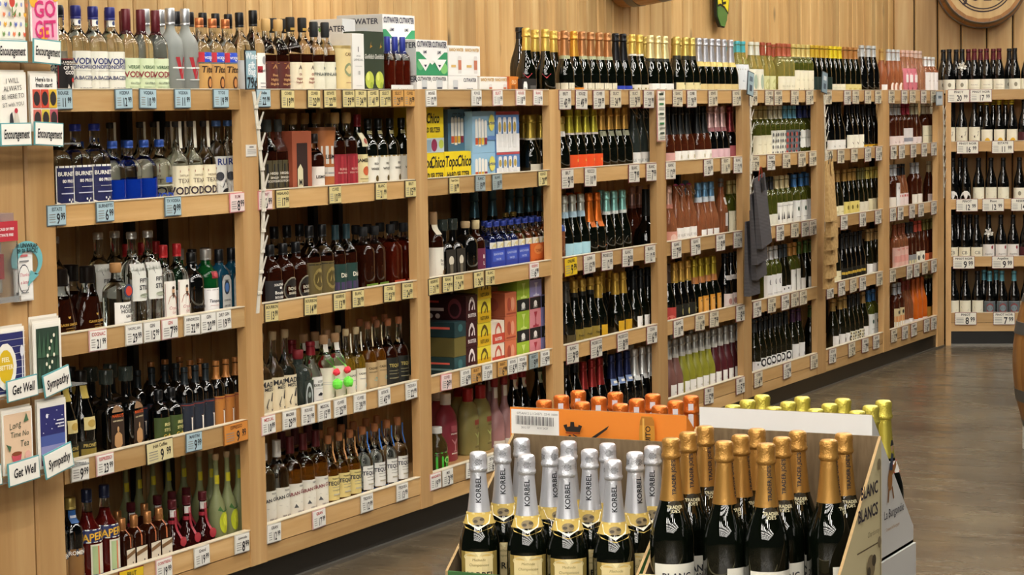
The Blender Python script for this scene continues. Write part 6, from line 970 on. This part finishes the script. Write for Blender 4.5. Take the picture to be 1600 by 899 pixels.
card('navy striped greeting card with a yellow biscuit on a plate', -10, 41, 516, 618, D0, tuple(B(-1, 1, .08+.11*i, .085+.11*i, 'e8e6e0') for i in range(9))+(E(-.35, .45, .72, .36, 'ece8dc'), E(-.35, .45, .5, .26, 'd8b41c'), T('FEEL', .56, .018, 'f4ecc8', 1, -.35), T('BETTER', .44, .018, 'f4ecc8', 1, -.35), E(.72, .66, .12, .09, 'dcdce4'), B(.69, .75, .25, .6, 'dcdce4')), '2c3068')
card('green greeting card with white lily of the valley', 51, 98, 503, 612, D0, (B(-.82, .82, .06, .92, '2a4032'),)+tuple(P([(-.8+.32*i, .06), (-.62+.32*i, .42+.1*(i % 3)), (-.5+.32*i, .06)], ('3c5c44', '345040')[i % 2]) for i in range(5))+tuple(P([(-.8+.3*i, .5), (-.6+.3*i, .88-.05*(i % 2)), (-.5+.3*i, .5)], '3c5c44') for i in range(5))+tuple(E(x, t, .07, .028, 'ece8d0') for x, t in ((.4, .8), (.2, .72), (.05, .62), (-.1, .52), (.35, .52), (.2, .42), (-.2, .40), (0, .35))), 'ece8dc', 3)
card('peach greeting card lettered Long Time No Tea', 3, 53, 642, 740, D0, (T('Long', .78, .026, '3a4a3c', 0, -.2, 8, .15), T('Time No', .63, .022, '3a4a3c', 0, .1, 0, .1), T('Tea', .47, .026, '3a4a3c', 0, .4, 0, .15), P([(-.5, .3), (.2, .34), (.1, .16), (-.35, .16)], 'c8505c'), E(-.15, .32, .34, .035, '8a4a2c'), E(.6, .26, .2, .08, 'e8b0a0'), P([(-.85, .5), (-.6, .36), (-.5, .45)], '4a6a4c'), P([(.35, .8), (.55, .95), (.7, .82)], '4a6a4c')), 'e3c4a4')
card('night sky greeting card with pink desert', 58, 106, 628, 730, D0, (B(-.85, .85, .05, .93, '2b2c6a'), B(-.85, .85, .3, .5, '4a5a9c'), B(-.85, .85, .22, .34, '8a8ab8'), P([(-.85, .05), (-.85, .2), (-.2, .24), (.3, .3), (.85, .26), (.85, .05)], 'c08a94'), P([(-.85, .05), (-.85, .13), (0, .15), (.85, .12), (.85, .05)], '7a3c50'), E(-.4, .8, .08, .035, 'e8e8f0'))+tuple(E(-.7+.19*(i*7 % 8), .55+.045*(i*5 % 8), .018, .008, 'e8e8f0') for i in range(14))+(B(.2, .7, .7, .72, 'd8d8e4'), B(.1, .7, .65, .67, 'd8d8e4'), B(.25, .7, .60, .62, 'd8d8e4')), 'ece8e0')
pocket('Get Well sign under the biscuit card', 11, 60, 590, 624, D0-.012, 'Get Well', 3)
pocket('Sympathy sign under the lily card', 68, 111, 578, 614, D0-.012, 'Sympathy', 10)
pocket('Get Well sign under the tea card', 13, 63, 718, 755, D0-.012, 'Get Well', 3)
pocket('Sympathy sign under the night sky card', 69, 115, 700, 740, D0-.012, 'Sympathy', 10)
pocket('cut-off card rack sign at the lower edge of the panel', -45, 4, 732, 765, D0-.012, 'You', 3)
# wire rails that hold the card pockets
for y_, lab in ((97, 'top'), (228, 'second'), (624, 'third'), (757, 'lowest')):
    u0, z_ = uz(WALL, 5, y_, D0); o = link('card_rack', None, None, (4.6, 0, z_)); tag(o, f'clear shelf of the greeting card rack, {lab} tier', 'card rack')
    b = MB(); b.box(0, .74, D0+.004, D0+.06, -.002, .002, mat('d8dcdc', .1, 0, .8, 1.2)); link('tray', b.mesh('tray'), o)
    for x in (.02, .37, .72):
        b = MB(); b.tube([(x, D0+.055, 0), (x, 0, .0), (x, -.001, .05)], .003, M_STEEL, 6); link('bracket', b.mesh('bracket'), o)
# fire alarm pull station under its clear cover
u0, z1 = uz(WALL, 0, 352, -.06); ua, zt = uz(WALL, 26, 345, -.07); _, zb = uz(WALL, 20, 470, -.07)
o = link('fire_alarm_station', None, None, (ua-.11, 0, zb)); tag(o, 'red fire alarm pull station under a clear plastic cover', 'fire alarm'); H_ = zt-zb
b = MB(); b.box(.012, .098, -.022, 0, .02, H_-.05, mat('cfc8bc', .4)); link('backplate', b.mesh('backplate'), o)
b = MB(); b.box(.03, .08, -.045, -.022, .06, .13, mat('b02426', .3)); link('pull_lever', b.mesh('pull_lever'), o)
b = MB(); b.box(0, .11, -.07, -.068, 0, H_-.055, mat('e9eaea', .05, 0, .95, 1.15)); b.box(0, .002, -.07, 0, 0, H_-.055, mat('e9eaea', .05, 0, .95, 1.15)); b.box(.108, .11, -.07, 0, 0, H_-.055, mat('e9eaea', .05, 0, .95, 1.15)); b.box(-.004, .114, -.074, -.066, -.004, .012, mat('cfd2d2', .1, 0, .7, 1.2)); link('clear_cover', b.mesh('clear_cover'), o)
b = MB(); b.box(-.001, .111, -.072, 0, H_-.055, H_, mat('b83a44', .25)); do_prints(b, lambda s_, t, e: (.055+s_, -.072-e, H_-.055+t), .055, .055, (T('IN CASE OF FIRE', .62, .0105, 'f0e8e4', 1), T('ACTIVATE FIRE', .32, .0105, 'f0e8e4', 1))); link('red_cap', b.mesh('red_cap'), o)
b = MB(); b.box(.0, .11, -.06, 0, H_, H_+.022, mat('b9a49c', .2, 0, .5, 1.2)); link('top_housing', b.mesh('top_housing'), o)
# gift card with the teal arrow
o, wd, h = sign('gift_card_sign', 'white gift card on a teal unwrap me arrow sign', 21, 53, 388, 471, -.012, 'efede8', 'd5d2cc', (E(0, .42, .62, .28, '4a4a54'), E(0, .42, .57, .255, 'efede8'), T('Thanks', .5, .014, 'c8506c', 0, 0, 0, .2), T('a latte', .36, .014, 'c8506c', 0, 0, 0, .2), B(-.4, .4, .84, .88, 'c86a6c'), B(-.5, .5, .74, .77, '8a8a8a'), B(-.4, .4, .2, .215, '999999'), B(-.4, .4, .15, .165, '999999'), B(-.95, -.65, .04, .18, '2a2a2a')), 0)
b = MB(); n_ = 30; rx = wd*.84; cx, cz = .012, h*.27; ANG = [math.radians(200-i*(255/n_)) for i in range(n_+1)]
out = [(cx+rx*math.cos(a), cz+rx*.78*math.sin(a)) for a in ANG]; inn = [(cx+.004+rx*.66*math.cos(a), cz-rx*.16+rx*.52*math.sin(a)) for a in ANG]
TL = mat('6fb4ba', .5)
b.add([(x, -.004, z) for x, z in out]+[(x, -.004, z) for x, z in inn]+[(x, -.002, z) for x, z in out]+[(x, -.002, z) for x, z in inn], [(i, n_+1+i, n_+2+i, i+1) for i in range(n_)]+[(2*n_+2+i, 2*n_+3+i, 3*n_+4+i, 3*n_+3+i) for i in range(n_)], TL)
e_ = out[-1]; f_ = inn[-1]; b.add([(e_[0]+.012, -.004, e_[1]), (f_[0]-.016, -.004, f_[1]+.012), ((e_[0]+f_[0])/2-.035, -.004, e_[1]-.03)], [(0, 1, 2)], TL)
do_prints(b, lambda s_, t, e: (s_, -.005-e, t), 1, 1, (T('to UNWRAP,', cz+rx*.60, .0175, '15151a', 1, cx, -4), T('go to BACK!', cz+rx*.41, .0175, '15151a', 1, cx, -4))); link('teal_arrow', b.mesh('teal_arrow'), o)

# ================================================================== wall decorations
def barrel(name, label, loc, rz, r0, r1, ln, staves, hoops, text, lying=True, cut=1.0):
    """staves run along local Z; lying barrels point their head along local -Y"""
    o = link(name, None, None, loc, rz); tag(o, label, 'barrel'); Rm = Matrix.Rotation(math.radians(-90), 4, 'X') if lying else Matrix.Identity(4)
    rr = lambda t: r1-(r1-r0)*(2*t-1)**2
    st = MB(); ns = 8; a0, a1 = -math.pi/staves*.985, math.pi/staves*.985; vs = []
    for i in range(ns+1):
        t = i/ns*cut; R = rr(t)
        for a in (a0, 0, a1): vs.append((R*math.sin(a), -R*math.cos(a), t*ln))
        for a in (a1, a0): vs.append(((R-.022)*math.sin(a), -(R-.022)*math.cos(a), t*ln))
    fs = [(i*5+j, i*5+(j+1) % 5, (i+1)*5+(j+1) % 5, (i+1)*5+j) for i in range(ns) for j in range(5)]; fs += [(4, 3, 2, 1, 0), tuple(ns*5+j for j in range(5))]
    st.add(vs, fs, W_STAVE); st = st.mesh('stave')
    for k in range(staves):
        s_ = link('stave', st, o); s_.matrix_local = Rm @ Matrix.Rotation(k*2*math.pi/staves, 4, 'Z')
    for t0, t1 in hoops:
        h_ = MB(); n = 40; vs = []
        for t in (t0, t1):
            vs += [((rr(t)+.003)*math.cos(i*2*math.pi/n), (rr(t)+.003)*math.sin(i*2*math.pi/n), t*ln) for i in range(n)]
        vs += [(x*.985, y*.985, z) for x, y, z in vs]
        h_.add(vs, [(i, (i+1) % n, n+(i+1) % n, n+i) for i in range(n)]+[(2*n+i, 2*n+(i+1) % n, (i+1) % n, i) for i in range(n)]+[(n+i, n+(i+1) % n, 3*n+(i+1) % n, 3*n+i) for i in range(n)], mat('6a6a68', .45, .6), True); q = link('hoop', h_.mesh('hoop'), o); q.matrix_local = Rm
    for zt, flip in ((.03, 1), (cut-.03, 0)):
        h_ = MB(); n = 40; R = rr(zt)-.012; h_.add([(R*math.cos(i*2*math.pi/n), R*math.sin(i*2*math.pi/n), zt*ln) for i in range(n)]+[(R*math.cos(i*2*math.pi/n), R*math.sin(i*2*math.pi/n), zt*ln+(.015 if flip else -.015)) for i in range(n)], [tuple(range(n))[::-1], tuple(range(n, 2*n))]+[(i, (i+1) % n, n+(i+1) % n, n+i) for i in range(n)], W_HEAD)
        if flip and text:
            sf = lambda s_, t, e: (s_, -(t), zt*ln-e)
            pr = [T(text, -.08, .115, '2a1a1c', 1)]
            for R0, R1 in ((.172, .18), (.190, .198)):
                h_.add([(R0*math.cos(i*2*math.pi/n), R0*math.sin(i*2*math.pi/n), zt*ln-.002) for i in range(n)]+[(R1*math.cos(i*2*math.pi/n), R1*math.sin(i*2*math.pi/n), zt*ln-.002) for i in range(n)], [(i, (i+1) % n, n+(i+1) % n, n+i) for i in range(n)], mat('2a1a1c', .6))
            do_prints(h_, sf, 1, 1, pr)
        q = link('barrel_head', h_.mesh('barrel_head'), o); q.matrix_local = Rm
    return o
u9, z9 = uz(CORNER, 1537, -28.5, .20)
o = barrel('wall_barrel', 'half barrel with lettered pale head on the end wall', CORNER.pt(u9, .20, z9), A9, .265, .300, .50, 20, ((.0, .09), (.30, .38)), "JOE'S", True, .49)
for c in o.children:
    if c.name.startswith('hoop'): pass
u8, z8 = uz(WALL, 1042, 9, .20)
barrel('wall_barrel', 'dark half barrel jutting from the plank wall above champagne', WALL.pt(u8, .18, z8+.285), 0, .255, .285, .52, 20, ((.0, .08), (.30, .38)), None, True, .49)
us, zs_ = uz(WALL, 1126, 43, .41)
o = link('surfboard', None, None, WALL.pt(us+.01, .405, zs_)); o.rotation_euler = (0, math.radians(3), 0); tag(o, 'green and yellow lettered surfboard hanging on the plank wall', 'surfboard')
prof = [(-.03, 0), (.035, .0), (.07, .045), (.09, .13), (.105, .25), (.13, .6), (.13, 1.0), (.08, 1.3), (0, 1.45), (-.08, 1.3), (-.13, 1.0), (-.13, .6), (-.105, .25), (-.095, .13), (-.085, .05)]
b = MB(); b.prism(prof, lambda x, z: (x, .0, z), lambda x, z: (x, .014, z), mat('1b1c18', .4)); link('rail_edge', b.mesh('rail_edge'), o)
b = MB(); inn = [(x*.88, .008+z*.985) for x, z in prof]; b.prism(inn, lambda x, z: (x, -.004, z), lambda x, z: (x, .0, z), mat('4c7a3c', .35)); link('deck', b.mesh('deck'), o)
b = MB(); do_prints(b, lambda s_, t, e: (s_, -.004-e, t), 1, 1, (P([(-.083, .105), (-.04, .115), (.02, .105), (.078, .075), (.09, .16), (.11, .6), (-.11, .6), (-.09, .16)], '15150f'), P([(-.078, .118), (-.04, .127), (.02, .117), (.074, .088), (.085, .16), (.10, .6), (-.10, .6), (-.084, .16)], 'e6d224'), T('E', .165, .11, '15150f', 1, 0, 10, 0, 1.3), T('R', .275, .12, '15150f', 1, 0, 10, 0, 1.3))); link('lettering', b.mesh('lettering'), o)
# barrel standing on a white plinth at the end of the aisle
bx, by = 10.05, -2.02
r_ = ray(1700, 711); t_ = -CAM.z/r_.z; bp = CAM+r_*t_
o = link('plinth', None, None, (bp.x, bp.y, 0)); o.rotation_euler = (0, 0, YAW+.05); tag(o, 'white plinth under the standing barrel', 'plinth'); b = MB(); b.box(-.235, .235, -.235, .235, 0, .13, mat('e0dfda', .5)); b.box(-.237, .237, -.237, .237, .118, .13, mat('d0cfca', .5)); link('block', b.mesh('block'), o)
barrel('standing_barrel', 'oak barrel with grey steel hoops standing on a white plinth', (bp.x, bp.y, .131), 0, .285, .335, .60, 22, ((.0, .05), (.20, .29), (.71, .80), (.95, 1.0)), None, False, 1.0)

# ================================================================== floor display of sparkling wine in cut cases
def case(label, X0, X1, Y0, Y1, zb, ztop, zlow, opens, outc, inner, side_prints=(), panel_prints=(), sidec=None):
    """open case cut on the slant; opens = -1: low side towards -X, +1: low side towards +X"""
    o = link('display_case', None, None, (X0, Y0, zb)); tag(o, label, 'display case', 'cut cases of the floor display'); L_, W_, H_, h_ = X1-X0, Y0-Y1, ztop-zb, zlow-zb; th = .006
    if opens < 0: poly = [(0, 0), (L_, 0), (L_, H_), (0, h_)]
    else: poly = [(0, 0), (L_, 0), (L_, h_), (0, H_)]
    O, I, Ed = mat(outc, .5), inner, mat('a98c60', .8)
    b = MB(); b.box(0, L_, -W_, 0, 0, th, I); link('bottom', b.mesh('bottom'), o)
    for y, nm, out in ((0, 'side_panel', 1), (-W_, 'side_panel', -1)):
        b = MB(); a0, a1 = (y-th, y) if out > 0 else (y, y+th)
        b.add([(x, a0, z) for x, z in poly], [(0, 1, 2, 3)], O if out < 0 else I); b.add([(x, a1, z) for x, z in poly], [(3, 2, 1, 0)], I if out < 0 else O)
        k = len(poly); b.add([(x, a0, z) for x, z in poly]+[(x, a1, z) for x, z in poly], [(i, k+i, k+(i+1) % k, (i+1) % k) for i in range(k)], Ed)
        if out < 0 and sidec: b.add([(x, a0-.0004, z) for x, z in poly], [(0, 1, 2, 3)], mat(sidec, .5))
        if out < 0 and side_prints: do_prints(b, lambda s_, t, e: (s_, a0-.0005-e, t), 1, 1, side_prints)
        link(nm, b.mesh(nm), o)
    xb = L_ if opens < 0 else 0; xf = 0 if opens < 0 else L_
    b = MB()
    x0, x1 = (xb-th, xb) if opens < 0 else (xb, xb+th)
    ys = [0, -W_]; b.box(x0, x1, -W_+th, -th, th, H_, I)
    if opens > 0:
        b.add([(x0-.0006, -W_, 0), (x0-.0006, 0, 0), (x0-.0006, 0, H_), (x0-.0006, -W_, H_)], [(0, 1, 2, 3)], O)
        if panel_prints: do_prints(b, lambda s_, t, e: (x0-.0007-e, -W_/2-s_, t), W_/2, H_, panel_prints)
    link('tall_panel', b.mesh('tall_panel'), o)
    b = MB(); x0, x1 = (0, th) if opens < 0 else (L_-th, L_); b.box(x0, x1, -W_+th, -th, th, max(h_, .05), O); link('low_panel', b.mesh('low_panel'), o)
    return o
case('cut brown case holding the white-foil bottles', 4.222, 4.552, -1.85, -2.287, .55, .872, .62, -1, '3f6a3a', M_CARD)
case('cream printed case holding the gold-foil bottles', 4.215, 4.545, -2.297, -2.712, .60, .910, .615, -1, 'ddd0a4', M_CARD,
     (T('BLANC', .21, .036, '2a2438', 1, .245), T('BLANCS', .165, .036, '2a2438', 1, .235), T('Chardonnay', .118, .016, '8a7a5c', 0, .27, 0, .2), B(.315, .318, .02, .26, '6a5a40'), B(.16, .318, .09, .093, '6a5a40'), E(.25, .05, .028, .025, '8a7a5c'), E(.27, .06, .014, .012, '4a4030'), E(.235, .04, .012, .012, '4a4030'), E(.305, .255, .012, .012, '8a7a5c'), E(.305, .092, .012, .012, '8a7a5c')))
case('orange case with castle and sword emblem', 4.578, 4.90, -1.832, -2.262, .618, .928, .68, 1, 'e0822a', M_CARD, (),
     (B(-.985, -.43, .805, .985, 'e4e2dc'), T('075AN12 L1124271', .958, .0078, '5a5a5a', 0, -.77), T('22:41 10000', .958, .0068, '5a5a5a', 0, -.52))+tuple(B(-.93+.0145*i, -.93+.0145*i+(.003+.006*((i*7) % 3)/2), .875, .94, '3a3a40') for i in range(32))+(T('3012 57', .858, .0068, '5a5a5a', 0, -.80), T('40112427', .858, .0068, '5a5a5a', 0, -.60))+tuple(
      P([(-.36+(a+.235)*.92, .845+(b-.70)*.45) for a, b in pts], c) for pts, c in (
      ([(-.235, .80), (-.19, .82), (-.185, .775), (-.15, .785), (-.145, .86), (-.10, .86), (-.095, .785), (-.05, .785), (-.045, .82), (.0, .80), (-.03, .70), (-.20, .70)], '1d1712'), ([(-.21, .685), (-.025, .685), (-.03, .672), (-.20, .672)], '8c2a1c'),
      ([(-.26, .52), (-.20, .60), (-.15, .655), (-.12, .60), (-.08, .56), (.03, .545), (.02, .48), (-.26, .48)], '1d1712'), ([(-.13, .64), (-.06, .585), (.03, .57), (.03, .56), (-.07, .572), (-.14, .62)], 'e0822a'), ([(-.11, .665), (-.03, .61), (.03, .598), (.03, .59), (-.04, .6), (-.12, .65)], '1d1712'),
      ([(-.19, .56), (-.17, .575), (-.155, .6), (-.15, .57), (-.13, .565), (-.15, .55), (-.16, .525), (-.17, .55)], 'e8e0d0'), ([(.045, .53), (.055, .57), (.30, .80), (.335, .83), (.31, .77), (.11, .56)], '1d1712')))+(
      P([(.50, .70), (.67, .70), (.675, .85), (.67, .95), (.65, .985), (.53, .985), (.51, .95), (.50, .85)], 'c08428'), P([(.51, .92), (.67, .92), (.665, .955), (.645, .98), (.53, .98), (.515, .955)], 'a86c20'), B(.54, .56, .72, .97, 'd8a850'), T('QUITO', .83, .017, '2a1c10', 1, .60, 90)))
case('white case with rider emblem holding the yellow-gold-foil bottles', 4.568, 4.865, -2.297, -2.685, .628, .950, .665, 1, 'dfdedb', M_CARD,
     (T('La Burgondie', .095, .027, '1f2236', 0, .15), T('Cremant de Bourgogne', .062, .010, 'b5884c', 0, .14), E(.12, .165, .016, .022, 'a8743c'), E(.13, .185, .02, .01, 'a8743c'), P([(.105, .15), (.10, .12), (.107, .12), (.115, .148)], '8a5c2c'), P([(.128, .148), (.14, .122), (.147, .124), (.135, .152)], '8a5c2c'), P([(.135, .19), (.155, .205), (.162, .195), (.145, .178)], 'a8743c'), P([(.11, .19), (.125, .225), (.14, .22), (.132, .185)], '3a4458'), E(.128, .235, .008, .008, 'c9a07c'), P([(.116, .24), (.14, .24), (.132, .252), (.122, .252)], '2a2c34')))
for i, (X0, X1, Y0, Y1, zt, c, lab) in enumerate(((4.222, 4.55, -1.85, -2.287, .549, '4c7044', 'green lower case under the white-foil bottles'), (4.215, 4.545, -2.297, -2.712, .599, 'd8cca4', 'cream lower case under the gold-foil bottles'), (4.578, 4.90, -1.832, -2.262, .617, 'd07c2c', 'orange lower case under the orange emblem case'), (4.568, 4.868, -2.299, -2.69, .627, 'dcdbd8', 'white lower case under the rider emblem case'))):
    o = link('wine_case', None, None, (X0, Y1, 0)); tag(o, lab, 'case', 'lower cases of the floor display'); b = MB(); b.box(0, X1-X0, 0, Y0-Y1, 0, zt, mat(c, .55)); link('carton_body', b.mesh('carton_body'), o)
    b = MB(); b.box(.0, X1-X0, (Y0-Y1)/2-.025, (Y0-Y1)/2+.025, zt, zt+.0005, mat('b59a6c', .4)); link('packing_tape', b.mesh('packing_tape'), o)
KX, KY = (4.277, 4.392, 4.487), (-1.905, -2.02, -2.114, -2.22)
RN = ['front', 'middle', 'rear']
camdir = math.atan2(-.47, -.88)
def disp(key, rows, cols, z, face, skip=(), desc=None):
    st = STY[key]
    for i, X in enumerate(rows):
        k = 0
        for j, Y in enumerate(cols):
            if (i, j) in skip: continue
            k += 1
            f = (face if not callable(face) else face(i, j))
            o = put_bottle(key, (X, Y, z), math.radians(f)+math.pi/2)
            tag(o, f"{desc or st['desc']}, {NUM[k]} from left in {RN[i]} row, floor display", 'champagne bottle', 'sparkling bottles of the floor display')
# direction the label looks, measured from +X towards +Y: straight at the camera is about 207 degrees
rk = random.Random(5)
disp('kor1', KX, KY, .559, lambda i, j: 203+rk.uniform(-7, 7)+(25 if (i, j) in ((1, 1), (1, 3)) else 0))
disp('tjs1', (4.279, 4.372, 4.468), (-2.35, -2.466, -2.556, -2.656), .608, lambda i, j: 216+rk.uniform(-14, 14)+(60 if (i, j) in ((0, 1), (1, 1), (1, 3)) else 0), skip=((0, 3),))
disp('orac', (4.635, 4.727, 4.82), (-1.89, -1.985, -2.08, -2.175), .626, 200)
disp('lbur', (4.63, 4.722, 4.814), (-2.35, -2.445, -2.54, -2.633), .636, 215)
